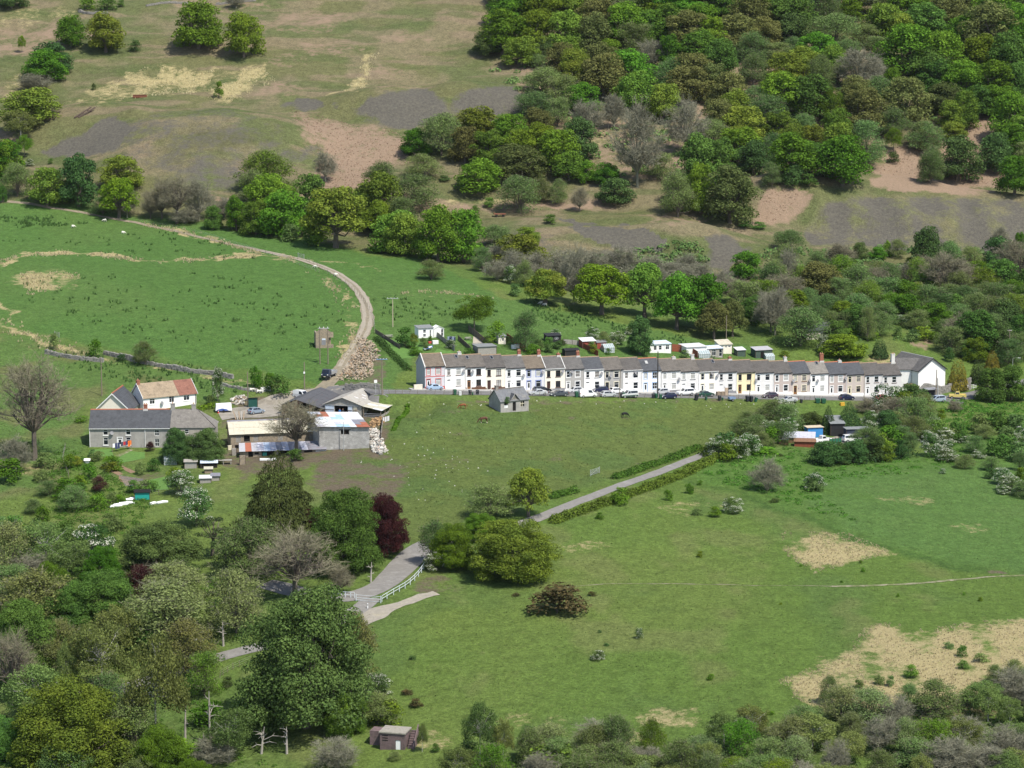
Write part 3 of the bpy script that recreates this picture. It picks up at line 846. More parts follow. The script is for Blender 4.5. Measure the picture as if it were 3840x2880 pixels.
LEAF = {
 'O': leaf_mat('oak_leaf',(0.135,0.235,0.023),(0.093,0.176,0.021)),
 'Y': leaf_mat('young_oak_leaf',(0.174,0.246,0.034),(0.123,0.194,0.032)),
 'B': leaf_mat('bronze_oak_leaf',(0.153,0.167,0.053),(0.125,0.145,0.046)),
 'S': leaf_mat('sycamore_leaf',(0.104,0.198,0.038),(0.079,0.158,0.034),hue=0.015),
 'D': leaf_mat('holly_leaf',(0.079,0.134,0.038),(0.058,0.103,0.032),trans=0.18),
 'W': leaf_mat('willow_leaf',(0.158,0.231,0.074),(0.121,0.187,0.057)),
 'H': leaf_mat('hawthorn_leaf',(0.100,0.170,0.044),(0.076,0.136,0.034)),
 'P': leaf_mat('bright_oak_leaf',(0.176,0.267,0.021),(0.127,0.218,0.018),hue=0.008,tree=0.08),
 'C': leaf_mat('copper_beech_leaf',(0.078,0.026,0.026),(0.047,0.018,0.021),hue=0.008),
 'K': leaf_mat('cypress_spray',(0.080,0.100,0.028),(0.052,0.066,0.022),trans=0.15,scale=0.8,hue=0.01),
 'Q': leaf_mat('gold_conifer_spray',(0.221,0.176,0.029),(0.111,0.098,0.023),trans=0.15,scale=0.9,hue=0.01),
 'N': leaf_mat('dark_conifer_spray',(0.058,0.094,0.031),(0.036,0.060,0.023),trans=0.12,scale=0.8),
 'R': leaf_mat('gorse_spray',(0.098,0.081,0.031),(0.058,0.062,0.026),trans=0.15,scale=0.9),
 'L': leaf_mat('pale_willow_leaf',(0.200,0.255,0.095),(0.160,0.210,0.074)),
 'V': leaf_mat('silver_birch_leaf',(0.176,0.235,0.067),(0.139,0.191,0.057)),
 'T': leaf_mat('lime_leaf',(0.152,0.204,0.056),(0.120,0.172,0.048)),
 'J': leaf_mat('bramble_leaf',(0.111,0.195,0.031),(0.075,0.140,0.023)),
}
M_BLOOM = leaf_mat('may_blossom',(0.62,0.62,0.52),(0.46,0.48,0.38),trans=0.25,var=0.15,tree=0.05,hue=0.0)
M_BARK = M('bark',(0.125,0.105,0.085),0.95,0.3,3)
M_PALEBARK = M('pale_bark',(0.42,0.40,0.36),0.9,0.3,4)
M_TWIG = M('grey_twig',(0.205,0.20,0.140),0.95,0.2,3)
M_BTWIG = M('brown_twig',(0.20,0.185,0.12),0.95,0.2,3)
SPEC = {
 'O': ('dome','O',None,M_BARK,'oak_tree'),'Y': ('dome','Y',None,M_BARK,'oak_tree'),'B': ('dome','B',None,M_BARK,'oak_tree'),
 'S': ('dome','S',None,M_BARK,'sycamore_tree'),'D': ('dome','D',None,M_BARK,'holly_tree'),'P': ('loose','P',None,M_BARK,'oak_tree'),
 'U': ('loose','O',None,M_BARK,'oak_tree'),'UY': ('loose','Y',None,M_BARK,'oak_tree'),'UB': ('loose','B',None,M_BARK,'oak_tree'),
 'BT': ('bigdome','T',None,M_BARK,'broad_tree'),'BY': ('bigdome','Y',None,M_BARK,'broad_tree'),'BS': ('bigdome','S',None,M_BARK,'sycamore_tree'),'BO': ('bigdome','O',None,M_BARK,'broad_tree'),'BD': ('bigdome','D',None,M_BARK,'holly_tree'),
 'W': ('airy','W',M_BTWIG,M_BARK,'willow_tree'),'L': ('airy','L',M_TWIG,M_BARK,'willow_tree'),'WB': ('airy','B',M_BTWIG,M_BARK,'budding_tree'),'WY': ('airy','Y',M_BTWIG,M_BARK,'budding_tree'),'WG': ('airy','O',M_BTWIG,M_BARK,'willow_tree'),'WC': ('airy','C',M_BTWIG,M_BARK,'copper_tree'),
 'G': ('bare',None,M_TWIG,M_TWIG,'bare_tree'),'GB': ('barebush',None,M_TWIG,M_TWIG,'bare_bush'),'GW': ('bare',None,M_BTWIG,M_BARK,'bare_tree'),
 'GT': ('barethin',None,M_BTWIG,M_BARK,'bare_tree'),'V': ('birch','V',None,M_PALEBARK,'birch_tree'),'VO': ('birch','O',None,M_BARK,'slender_tree'),
 'H': ('thorn','H',None,M_BARK,'hawthorn'),'C': ('bigdome','C',None,M_BARK,'copper_beech'),
 'K': ('bigcone','K',None,M_BARK,'cypress'),'KN': ('cone','N',None,M_BARK,'conifer'),'Q': ('column','Q',None,M_BARK,'golden_conifer'),'N': ('column','N',None,M_BARK,'conifer'),
 'b': ('bush','O',None,M_BARK,'bush'),'bd': ('bush','D',None,M_BARK,'bush'),'bw': ('bush','W',None,M_BARK,'bush'),'by': ('bush','Y',None,M_BARK,'bush'),'bg': ('bush','R',None,M_BARK,'gorse_bush'),'bs': ('bush','S',None,M_BARK,'bush'),
 'PN': ('pine','N',None,M_BARK,'pine_tree'),
}
CAT = {'bush': 'bush','bare_bush': 'bush','gorse_bush': 'bush','hawthorn': 'hawthorn'}
NVAR = {'dome': 5,'loose': 3,'airy': 4,'bare': 3,'barebush': 3,'barethin': 3,'birch': 3,'cone': 2,'column': 2,'bush': 4,'thorn': 3,'bigdome': 3,'bigcone': 1,'pine': 2}
_tr = random.Random(5)
TREES = 0
def tree_at(p,spec,w,h,label,group=None,rz=None,v=None,name=None):
 """one tree of width w and height h metres standing at p"""
 global TREES
 kind,leaf,twig,bark,nm = SPEC[spec]
 v = _tr.randrange(NVAR[kind]) if v is None else v
 root = empty(name or nm,(p[0],p[1],p[2] - 0.15),_tr.uniform(0,6.28) if rz is None else rz)
 for part,me,role in shape(kind,v):
  mat = {'bark': bark,'twig': twig,'leaf': LEAF.get(leaf),'bloom': M_BLOOM}[role]
  o = bpy.data.objects.new(part,me); col.objects.link(o); o.parent = root
  if not me.materials: me.materials.append(mat)
  o.material_slots[0].link = 'OBJECT'; o.material_slots[0].material = mat
  o.scale = (w,w,h)
 n2 = name or nm
 tag(root,label,CAT.get(n2,'bush' if 'bush' in n2 else 'tree'),group)
 TREES += 1
 return root
PLANTED = []
def mpp(Y): return Y / FPX
def tree_px(spec,cx,top,w,h,label,group=None,**kw):
 """a tree whose foot, width and height were read off the photograph's frame, set on the ground there"""
 p = P(cx,top + h)
 PLANTED.append((cx,top + h * .55,w,h))
 k = mpp(p.y) / math.cos(R(6))
 f,g = GROW.get(SPEC[spec][0],(1.05,1.02))
 o = tree_at(p,spec,w * k * f,h * k * g,label,group,**kw)
 if group: SHARED.setdefault((label,group,KIND_WORDS[spec]),[]).append((cx,top + h * .5,o))
 return o
GROW = {'dome': (1.14,1.10),'airy': (1.22,1.10),'loose': (1.12,1.05),'bigdome': (1.06,1.03),'bare': (1.18,1.06),'barebush': (1.12,1.06),'barethin': (1.18,1.05),'thorn': (1.1,1.05),'birch': (1.15,1.03)}
def crop(ox,oy,s): return lambda x,y,w,h: (ox + (x + 0.0) / s,oy + y / s,w / s,h / s)
def plant(cr,rows,zone,kz=1.0):
 for spec,cx,top,w,h,*rest in rows:
  x,y,ww,hh = cr(cx,top,w,h)
  y -= hh * (kz - 1); ww *= kz; hh *= kz
  lab = rest[0] if rest else None
  g = None
  if lab is None:
   lab,g = zone(spec)
  tree_px(spec,x,y,ww,hh,lab,g)
KIND_WORDS = {'O': 'leafy bright green oak','Y': 'yellow-green young-leaved oak','B': 'bronze-brown budding oak','S': 'deep green sycamore','D': 'dark green dense evergreen','U': 'open-limbed green oak',
 'UY': 'open-limbed yellow-green oak','UB': 'open-limbed bronze oak','W': 'grey-green thin-leaved willow','L': 'pale willow','WB': 'thin bronze budding tree','WY': 'thin yellow-green budding tree','WG': 'thin fresh green willow',
 'G': 'leafless grey tree','GW': 'leafless brown tree','GB': 'leafless grey bush','V': 'slender silver birch','VO': 'slender fresh green tree','H': 'hawthorn in white blossom','KN': 'dark pointed conifer','N': 'dark narrow conifer',
 'b': 'small round green bush','bd': 'small dark green bush','bw': 'small grey-green bush','by': 'small yellow-green bush','bs': 'small deep green bush','bg': 'brown gorse bush','P': 'vivid green oak','Q': 'golden conifer','GT': 'thin leafless tree','BS': 'deep green broadleaf tree','BY': 'yellow-green broadleaf tree','BO': 'green broadleaf tree','BD': 'dark green thicket tree','BT': 'broad dark tree','WC': 'red-leaved small tree','C': 'copper beech','K': 'cypress','PN': 'dark pine'}
SHARED = {}
def zone(where,grp):
 return lambda s: (KIND_WORDS[s] + ' ' + where,KIND_WORDS[s] + ' ' + grp)
A = crop(1700,0,2.304); Bc = crop(2660,0,2.304); Cc = crop(2880,0,2.304)
z_wood = zone('in the oakwood on the upper right hillside','trees of the hillside oakwood')
plant(A,[
 ('O',480,-60,380,300),('O',760,-80,420,300),('Y',1000,-60,360,260),('B',1240,20,360,320),('O',1480,60,420,330),('O',1700,-80,380,240),('O',1950,-60,420,260),('O',2120,60,360,240),
 ('O',440,120,420,350),('D',290,280,230,200),('O',700,130,330,320),('Y',960,130,350,330),('B',1200,150,340,330),('Y',1700,120,330,280),('B',2030,130,420,320),('Y',2100,280,360,240),
 ('W',770,320,170,170),('W',720,470,180,120),('Y',1060,440,300,300),('B',1260,400,340,300),('O',1350,360,290,210),('G',1700,350,240,260),('O',1860,330,210,290),('B',2060,480,420,300),
 ('W',780,590,370,240),('Y',1080,540,300,270),('B',1300,500,420,340),('Y',1580,650,380,340),('W',1700,600,220,160),('Y',1820,740,300,300),('B',2030,600,420,280),('O',1110,740,330,240),
 ('W',700,800,330,220),('Y',200,950,380,280),('O',480,1000,340,280),('B',730,960,280,260),('W',900,860,250,230),('G',1170,870,280,300),('G',1390,840,240,280),
 ('G',1590,930,390,690,'tallest leafless grey tree with pale forked trunk amid the hillside wood'),('G',2010,880,340,460),('D',1090,1050,290,330),('Y',300,1150,330,260),('B',100,1110,280,300),('O',590,1130,320,260),
 ('O',760,1090,300,280),('O',900,1140,390,340),('B',560,1280,450,290),('O',220,1400,420,270),('Y',1000,1330,300,230),('O',1150,1400,170,180),('O',1320,1420,220,180),('W',1790,1330,240,220),('S',2130,1200,370,450),
 ('W',1950,1490,280,270)],z_wood)
plant(Bc,[
 ('Y',120,-60,330,220),('B',350,-20,360,320),('S',690,-40,440,340),('W',1030,0,240,220),('O',1220,0,220,180),('Y',1500,50,380,280),('O',1700,-40,420,260),('S',1850,60,400,300),('B',2050,-40,330,300),
 ('W',1080,130,420,260),('D',720,150,330,260),('B',230,150,360,270),('W',560,380,330,160),('W',740,330,190,180),('W',1340,220,260,180),('W',1180,350,260,200),('W',1450,330,260,180),
 ('O',1700,240,560,420),('O',2000,300,440,420),('W',950,490,220,300),('W',1110,560,170,170),('G',1300,450,380,340),('G',1440,500,160,240),('W',1640,510,280,170),('S',100,370,300,300),('W',380,480,260,260),
 ('Y',650,470,360,270),('O',630,660,460,350),('B',160,640,340,280),('VO',1060,770,260,320),('B',1320,800,400,330),('O',1580,600,200,260),('B',1690,690,420,380),('S',1900,450,400,300),('B',2020,740,320,260),
 ('Y',2110,880,260,240),('Y',2100,1060,240,140),('Y',1100,960,260,240),('B',80,870,300,260),('Y',290,930,380,280),('Y',600,990,320,240),('W',820,990,220,230),('W',1350,1070,320,360),('VO',1590,1100,150,220),
 ('bd',1590,1310,120,100),('W',1840,1060,260,250),('O',250,1130,420,280),('O',720,1180,440,350),('Y',880,1100,260,240),('O',1150,1210,460,390),('S',80,1230,320,370),('D',380,1240,300,270),('W',540,1410,170,200),
 ('D',720,1430,200,175),('bs',860,1500,170,110),('W',1910,1290,230,300)],z_wood)
plant(Cc,[
 ('D',1640,1210,390,350,'dark rounded evergreen standing alone on the pink bracken slope'),('O',1690,160,330,300),('O',1950,-40,420,300),('O',2130,60,300,300),('O',1850,340,420,340),('S',2080,330,400,400),('S',1450,540,330,260),
 ('O',1700,560,420,300),('O',1950,560,400,340),('S',2150,560,300,340),('S',1830,760,300,240),('O',1980,760,330,230),('Y',1700,820,260,300),('W',1340,1070,330,250),('O',2100,820,360,400),('D',1960,1180,300,320),
 ('O',2120,1100,300,330),('O',2130,1360,320,320),('W',1410,1310,220,270)],z_wood)
Dc = crop(1440,620,2.304); Ec = crop(2000,620,2.304)
z_slope = zone('on the open slope below the hillside wood','trees below the hillside wood')
z_row = zone('in the tree row along the top edge of the field','trees along the field top')
z_thick = zone('in the grey thicket above the terrace gardens','trees in the garden thicket')
plant(Dc,[
 ('W',250,90,430,290,'wide grey-green thorn above the tree row, left of the rusty trailer'),('GW',30,60,150,220),('bd',520,85,130,50),('W',1170,100,340,315,'grey-green thin tree right of the rusty trailer'),
 ('WB',1360,120,180,200),('W',1500,130,170,210),('D',1995,120,310,215,'rounded dark holly alone on the grassy slope'),('bs',790,345,80,65),('bs',910,280,120,90),
 ('W',960,520,240,200),('Y',1240,540,210,120),('GW',1690,200,140,200)],z_slope)
plant(Dc,[('O',470,390,400,440),('O',690,400,360,440),('Y',170,430,340,350)],z_row)
plant(Dc,[
 ('Y',1180,620,460,300),('GB',1140,740,350,250,'rounded leafless grey bush behind the white hawthorn above the gardens'),('H',1090,860,125,165,'upright white hawthorn at the corner of the field beside a willow'),('W',1220,830,170,220),('W',850,720,170,200),
 ('W',410,825,240,165,'lone spreading thorn bush in the upper pasture'),('bw',1130,1020,130,110),('UY',1400,910,340,300),('G',1640,720,290,480,'leafless grey tree left of the vivid green oak'),
 ('VO',780,1110,370,320,'dark-stemmed birch clump behind the gardens'),('b',970,1340,170,190),('W',1220,1270,230,330,'tall grey-green rowan in the terrace gardens'),('bs',180,1400,180,170),('b',270,1560,130,80),
 ('H',1480,1410,95,70),('b',400,1470,50,50),('by',910,1480,110,110),('bd',1500,1510,110,80),('b',1280,1540,150,90),('bd',1420,1540,110,80)],z_thick)
plant(Ec,[
 ('W',1250,90,310,360),('B',1700,50,460,450,'big bronze-brown oak standing clear below the wood'),('O',1440,20,240,400),('bs',1830,480,140,60),('bs',1950,485,140,65),('bs',150,425,140,80),('O',1840,760,250,210),('Y',1920,990,170,140)],z_slope)
plant(Ec,[
 ('P',590,870,490,420,'vivid green oak, brightest of the four above the garden sheds'),('UY',960,860,380,455,'olive-green oak with bent bare trunk right of the vivid oak'),('U',1240,950,410,470,'green oak with twin trunks in the middle of the big four'),
 ('U',1460,960,440,470,'green oak at the right of the four big oaks'),('UB',1560,1180,300,320),('UB',1720,1170,250,310),('UY',90,910,300,300),
 ('GW',1730,970,260,220),('W',2050,860,300,280),('G',2050,1090,310,350),('GB',230,740,300,230),('G',500,720,300,230),('GB',760,700,300,210),('GB',1000,780,320,160),('G',1200,830,260,130),('GB',1450,840,240,130),('G',330,760,180,260),
 ('GB',640,760,240,140),('GB',1320,760,230,160),('WY',820,760,130,110),('GB',1620,900,260,160),
 ('D',920,1325,210,310,'dark green rounded tree left of the flat-roofed white chalet'),('H',510,1400,130,110),('H',720,1430,170,120),('H',830,1385,70,80),('W',600,1440,130,130),('bs',330,1560,140,60)],z_thick)
Fc = crop(2880,620,2.304)
z_mid = zone('in the scrubby wood above the right end of the street','trees of the street-end scrub')
plant(Fc,[
 ('W',180,560,260,190),('W',130,700,260,300),('G',170,720,170,380),('GW',620,680,260,170),('D',790,670,140,160),('O',950,710,140,100),('b',1030,650,80,140),('W',1120,640,140,160),
 ('D',1370,560,260,340,'tall dark evergreen standing up below the shale tip'),('W',1560,660,240,250),('b',1240,790,130,90),('W',1740,710,240,190),('D',1990,640,270,260),('G',2000,540,150,150),('O',2170,590,110,170),
 ('W',60,830,230,300),('B',450,860,390,290),('W',780,860,330,260),('G',1200,850,220,180),('W',1000,980,360,240),('O',1150,1010,340,210),('W',1630,920,300,250),('O',1820,840,240,180),('S',2020,830,330,290),('W',1690,1040,260,220),
 ('W',1400,1050,320,240),('W',780,1110,300,230),('O',1170,1130,280,200),('W',1500,1110,260,200),('W',1960,1140,330,270),('G',60,1080,280,390),('W',280,1230,430,330,'big rounded grey-green willow behind the row of sheds'),
 ('W',560,1260,200,150),('W',860,1240,140,280),('H',1150,1290,140,90,'white hawthorn high in the scrub above the street end'),('O',1450,1200,280,190),('W',1650,1200,240,180),('D',2050,1180,300,290),('bd',1120,1390,90,90),('N',1255,1380,75,135),('b',1350,1380,220,120),
 ('O',650,1470,370,180),('H',480,1465,115,150,'white hawthorn behind the dark-roofed shed and the terrace'),('H',170,1520,65,45,'small white hawthorn bush behind the sheds'),
 ('N',965,1480,145,185,'dark yew-like conifer behind the last houses of the terrace'),('O',1790,1500,220,190),('D',2000,1380,280,230),('b',1440,1430,120,110),('bs',1560,1575,90,85),('W',330,1060,220,200),('W',620,980,240,200),('O',640,1180,220,170),
 ('W',1000,1180,240,200),('WY',1300,1010,170,170),('W',1870,1010,220,200),('O',2130,1010,220,220),('W',1280,1250,220,170),('W',1850,1250,240,190),('W',420,760,220,200),('W',940,830,210,150),('b',700,1400,200,90),('W',1530,1330,190,120),
 ('b',140,1600,100,55),('b',900,1430,130,80),('bw',1240,1440,160,80)],z_mid)
Gc = crop(3300,1280,4.096)
z_end = zone('beside the road at the far right','trees beside the right road')
plant(Gc,[('Q',1190,235,320,520,'broad golden conifer beside the yellow pick-up truck'),('N',1500,230,250,420,'dark conifer right of the golden conifer'),('Q',1720,120,230,300,'smaller golden conifer behind the dark sycamores'),
 ('S',1700,440,480,480),('S',2020,400,480,500),('S',1400,-20,300,300),('bd',1070,90,170,230),('VO',625,500,220,230),('b',640,740,260,220,'rounded bush at the kerb by the end of the terrace')],z_end)
Hc = crop(0,0,2.304); Ic = crop(0,500,2.304); Jc = crop(700,500,2.304)
z_left = zone('on the bare left hillside','trees on the left hillside')
plant(Hc,[
 ('O',1715,52,410,365,'large dense round oak alone high on the hillside'),('O',2110,150,330,340,'green oak just right of the large round oak on the hill'),('O',615,160,260,250),('Y',915,140,340,310),('bd',1165,345,120,100,'small dark round bush on the hillside right of two oaks'),
 ('VO',190,305,70,150,'slender sapling alone at the far left of the hillside'),('D',450,390,320,230),('O',390,450,350,240),('GB',300,640,330,130),('Y',270,790,480,270,'wide yellow-green oak at the left edge above the spoil tip'),
 ('V',180,950,340,250),('VO',215,1170,150,190),('H',255,1370,80,65),('O',60,1240,270,300),('b',1890,710,95,140,'bright green sapling in the pale grass of the hillside'),('bd',810,720,45,60),('bs',440,1365,55,55),('D',100,-80,270,150),
 ('b',760,-20,150,100),('bs',930,-20,180,105),('bs',1050,0,80,60),('G',2040,-60,160,130)],z_left)
plant(Ic,[
 ('O',60,90,270,300),('W',150,270,270,280),('Y',410,310,340,310),('D',680,220,330,410,'tall dark evergreen in the row above the left pasture'),('Y',1050,220,360,260),('P',1030,400,330,330),('G',1100,480,170,250),('W',890,550,230,150),
 ('GT',1530,370,350,410,'large leafless grey tree in the row above the left pasture'),('GW',1400,400,240,340),('G',1720,420,260,340),('GW',1300,500,160,240),('S',20,450,80,150),('GB',1600,640,300,140)],z_row)
plant(Jc,[('WY',690,165,490,355),('G',1200,180,190,240,'small leafless tree beside a bright sapling on the slope'),('b',1085,350,170,165,'bright green round sapling on the bracken slope'),('W',1670,260,270,290),('W',2050,190,330,200),('O',1980,-20,260,220)],z_slope)
plant(Jc,[('S',230,640,160,190),('O',430,560,200,280),('Y',600,610,270,270),('O',830,530,420,360),('O',920,600,260,280),('G',330,560,190,170),('G',580,550,160,100),('bw',900,780,210,150),
 ('UY',1290,488,560,500,'spreading yellow-green oak with visible trunk, tallest of the field row'),('O',1140,600,240,370),('Y',1800,700,410,330),('b',1870,900,220,150),('b',1680,950,240,80),('bs',1070,810,180,160),('bw',935,470,70,105)],z_row)
Kc = crop(0,1700,1.3825); Lc = crop(1200,1700,1.3825); Mc = crop(2240,1700,1.3825); Nc = crop(2800,1450,2.127)
z_fore = zone('in the wooded lower left corner','trees of the lower left corner')
plant(Kc,[
 ('K',1450,20,400,420,'tall broad olive-brown cypress below the stone barn'),('C',1985,250,240,280,'copper beech with dark red leaves beside the road bend'),('C',1580,300,170,140,'patch of copper beech left of the green sycamore'),
 ('BS',1790,222,350,390,'deep green sycamore on the inside of the road bend'),('W',1300,380,310,270,'grey-green willow left of the wide leafless tree'),('GT',1530,440,400,315,'wide brown leafless tree overhanging the lower road'),
 ('BD',820,390,390,250,'broad dark green thicket tree below the white hawthorn'),('PN',1100,340,230,190,'dark leaning pine with bent trunk'),('PN',1180,430,170,180,'second dark pine below the leaning one'),
 ('H',1020,198,170,180,'round white hawthorn below the farm gardens, whitest of all'),('H',940,100,150,115,'white hawthorn in the farm garden beside the hutch'),('H',490,385,210,190,'white hawthorn in the rough field at the left'),
 ('b',225,275,80,75),('bs',350,360,130,95),('bw',590,310,110,90),('WC',740,610,160,170,'reddish copper-leaved small tree among willows'),('BS',530,640,340,300,'deep green tree in the left wood'),
 ('GB',160,530,240,145),('WB',200,650,390,300),('BS',130,800,340,350,'bright deep green sycamore at the left edge'),('GT',70,960,240,350),('L',870,700,430,270,'largest pale grey-green willow in the lower left'),
 ('L',1225,640,270,290,'pale grey-green willow overhanging the lower road'),('L',900,590,310,190,'pale willow behind the largest pale willow'),('V',530,890,290,380),('V',810,990,320,560,'tall thin birch with pale trunk in front of the bronze tree'),
 ('WB',960,900,270,250),('WY',1060,1060,180,200),('b',1080,1290,190,115,'green bush beside dead poles at the foot of the birches'),('bd',1180,1160,65,55),('BY',360,1230,580,460,'large yellow-green tree filling the bottom left corner'),
 ('BS',30,1390,220,280),('BT',1590,760,650,660,'largest tree, broad dark green crown in the lower foreground'),('WB',1850,860,200,330,'bronze edge tree behind the largest foreground tree'),
 ('BY',1790,1230,210,220,'yellow-green small tree at the foot of the largest tree'),('H',1960,1150,140,110,'white hawthorn right of the largest foreground tree'),('W',1960,1260,190,150),('GW',1760,590,120,140,'small leafless tree in front of the green sycamore'),
 ('GB',1110,1480,230,140),('GB',1750,1480,240,160),('W',700,1330,300,260),('W',560,1180,240,260),('b',1250,1290,130,70),('bs',1000,760,120,90),('b',1130,640,150,90),('W',60,600,200,140),('WB',320,900,220,240),('bs',760,900,200,130),
 ('bs',430,590,150,110),('b',640,590,130,80),('V',350,1000,120,300),('b',950,1480,170,120),('W',640,1500,260,130)],z_fore,1.13)
z_mead = zone('beside the lane in the lower meadow','trees beside the lane')
plant(Lc,[
 ('UY',1080,78,215,250,'yellow-green tree where the lane disappears behind trees'),('W',880,160,240,170),('W',600,350,180,230),('BO',690,360,230,240),('BO',830,310,190,140),('BY',1000,340,480,305,'wide yellow-green tree right of the road bend'),
 ('H',590,505,115,105,'white hawthorn hanging over the white-railed road'),('bg',1230,678,350,150,'wide brown gorse clump alone in the meadow'),('bg',1015,720,50,20,'tiny gorse bush left of the wide gorse clump'),('bg',1410,712,55,28,'tiny gorse bush right of the wide gorse clump'),
 ('b',1555,165,115,100,'rounded bush in the hedge nearest to the lane'),('b',1805,185,55,60,'young bush in the meadow below the lane hedge'),('b',1915,150,55,60,'upright young bush below the lane hedge'),('b',1970,135,35,30),('b',1450,300,50,40),
 ('H',2140,225,115,85,'bush with white blossom in the upper meadow'),('b',2050,272,75,58,'green bush left of the blossoming bush'),('bw',1955,280,65,40),('b',1970,505,40,35,'single dark tussock bush in the middle of the meadow'),
 ('H',1655,900,50,60,'tiny white-topped bush in the lower meadow'),('H',1440,1012,75,58,'low whitish bush in the lower meadow'),('bd',480,1045,50,25),('b',2025,1135,45,40,'small dark bush low in the meadow'),('bd',1450,912,25,18),('bd',1485,980,35,18),
 ('V',830,1270,190,330),('V',950,1360,120,240),('V',1080,1390,110,200),('bd',770,1480,120,70),('by',1200,1490,330,150,'dark yellow-green bush at the bottom edge'),('b',1240,1440,70,80),('W',1540,1350,200,240),
 ('bg',450,1215,70,35),('bg',500,1270,85,45),('b',350,1270,180,130),('V',530,1390,60,160,'thin bare birch sapling right of the bunker'),('bs',600,1500,50,50),('W',390,1540,70,50)],z_mead)
z_right = zone('in the meadow at the right','bushes in the right meadow')
plant(Mc,[('GB',880,30,210,165,'round leafless grey bush in the upper right meadow'),('H',1125,100,115,88,'bush with sparse blossom beside the leafless round bush'),('bd',920,225,65,28),
 ('by',1630,1092,85,72,'bright bush in the straw grass'),('bs',1890,990,65,65),('bs',1895,1060,65,60),('bw',1820,970,65,40),('bw',1990,1030,95,50),('bd',1355,1170,65,45),('bw',1460,1140,65,60),('bw',1520,1150,55,60),
 ('W',1210,1150,120,150),('W',1610,1190,120,140),('W',2150,1070,140,150),('W',2060,1090,90,100),('b',1558,720,20,26),('b',1900,716,24,20),('b',1985,740,34,26),('b',950,770,20,16),('b',1265,655,24,14),('b',1378,590,26,26),('b',1055,570,22,18),('b',1365,550,24,20),('b',900,1328,50,25)],z_right)
z_comp = zone('around the breaker yard','trees around the yard')
plant(Nc,[('KN',650,135,150,240,'smaller pointed conifer behind the blue lorry box'),('KN',815,105,250,275,'larger pointed conifer beside the yard track'),('D',500,210,240,120),('H',330,240,170,150,'white hawthorn left of the blue lorry box'),('W',250,240,130,120),
 ('W',70,320,200,165),('GW',960,95,200,120),('GW',1180,90,270,205,'brown leafless thicket before the last houses'),('H',1000,190,200,165,'hawthorn in thin blossom right of the larger conifer'),('b',1150,300,270,190),('H',1225,300,110,90),
 ('D',640,440,270,180,'dark evergreen hedge tree in front of the yard'),('D',760,450,170,160),('D',850,430,230,180),('D',1030,400,210,190),('b',1110,470,170,125),('bd',1230,400,120,180),('W',1310,370,120,140),
 ('H',1470,360,170,200),('H',1600,470,180,130),('W',1740,540,180,110),('H',2040,640,170,140),('bd',1940,640,110,95),('H',2160,360,105,110,'white hawthorn at the right edge of the frame'),('H',1565,645,65,48),('H',2050,780,130,75),('H',2160,795,100,70),
 ('W',2180,520,130,150),('bw',540,710,160,120),('bs',1390,30,140,105),('GW',1660,110,120,90),('b',1550,180,90,90),('H',1490,230,110,80),('H',1740,380,130,70),('W',1950,560,160,110),('H',1850,500,120,70),('bd',270,530,50,25),('b',100,470,300,60),
 ('W',0,200,150,140),('b',2180,640,110,120)],z_comp)
S1 = lambda x,y,w,h: (x,y,w,h)
z_fe = zone('along the wall above the farm','bushes along the farm wall')
plant(S1,[('GT',130,1350,280,375,'big leafless tree at the far left beside the cottages'),('b',357,1270,60,68,'dark round bush on the wall, left of the next bush'),('W',545,1282,92,86,'grey-green bush on the wall above the cream house'),('bw',202,1250,45,60),('bd',455,1325,40,30),
 ('H',817,1376,50,135,'tall narrow hawthorn column in flower behind the low cottages'),('bd',790,1480,40,40),('b',960,1365,55,90),('b',1010,1390,55,75),('bs',1048,1402,85,80,'dark bush at the farm gate'),
 ('BD',668,1604,140,128,'left half of the big dark holly in front of the cottages'),('BD',768,1606,160,128,'right half of the big dark holly in front of the cottages'),('bs',575,1716,60,52),('WC',563,1655,34,38,'small red-leaved tree at the cottage wall'),
 ('b',305,1555,55,28),('b',335,1735,70,60),('WC',375,1785,60,60),('b',370,1850,90,60),('bw',420,1840,50,45),('bw',528,1725,45,55),('b',655,1750,80,55),('GT',1112,1497,215,215,'big leafless tree standing in front of the stone barn'),('G',60,1640,120,130),('b',40,1720,130,90),('bw',170,1690,90,60),
 ('bs',1110,1680,70,50),('b',260,1700,60,60),('b',300,1780,60,50),('bs',1770,1235,1,1)][:-1],z_fe)
def inpoly(x,y,poly):
 c = False
 for i in range(len(poly)):
  (ax,ay),(bx,by) = poly[i],poly[i - 1]
  if (ay > y) != (by > y) and x < (bx - ax) * (y - ay) / (by - ay) + ax: c = not c
 return c
SCRUB = [(990,1690),(1130,1640),(1290,1600),(1400,1625),(1600,1600),(1700,1575),(1800,1545),(1900,1570),(2050,1540),(2230,1490),(2290,1720),(980,1740)]
_sr = random.Random(17)
def scatter_px(poly,n,dmin,rng,yk=2.2):
 pts = []
 x0,x1 = min(p[0] for p in poly),max(p[0] for p in poly); y0,y1 = min(p[1] for p in poly),max(p[1] for p in poly)
 for _ in range(n * 40):
  x,y = rng.uniform(x0,x1),rng.uniform(y0,y1)
  if inpoly(x,y,poly) and all((x - a) ** 2 + ((y - b) * yk) ** 2 > dmin * dmin for a,b in pts):
   pts.append((x,y))
   if len(pts) >= n: break
 return pts
z_scrub = zone('in the willow scrub along the bottom right','shrubs of the bottom right scrub')
for x,y in scatter_px(SCRUB,80,50,_sr):
 sp = _sr.choice(['W','L','W','G','V','W','WG','L','V','GB'])
 w = _sr.uniform(60,120); h = _sr.uniform(45,90)
 lab,g = z_scrub(sp)
 tree_px(sp,x * KD,(y - h) * KD,w * KD,h * KD,lab,g)
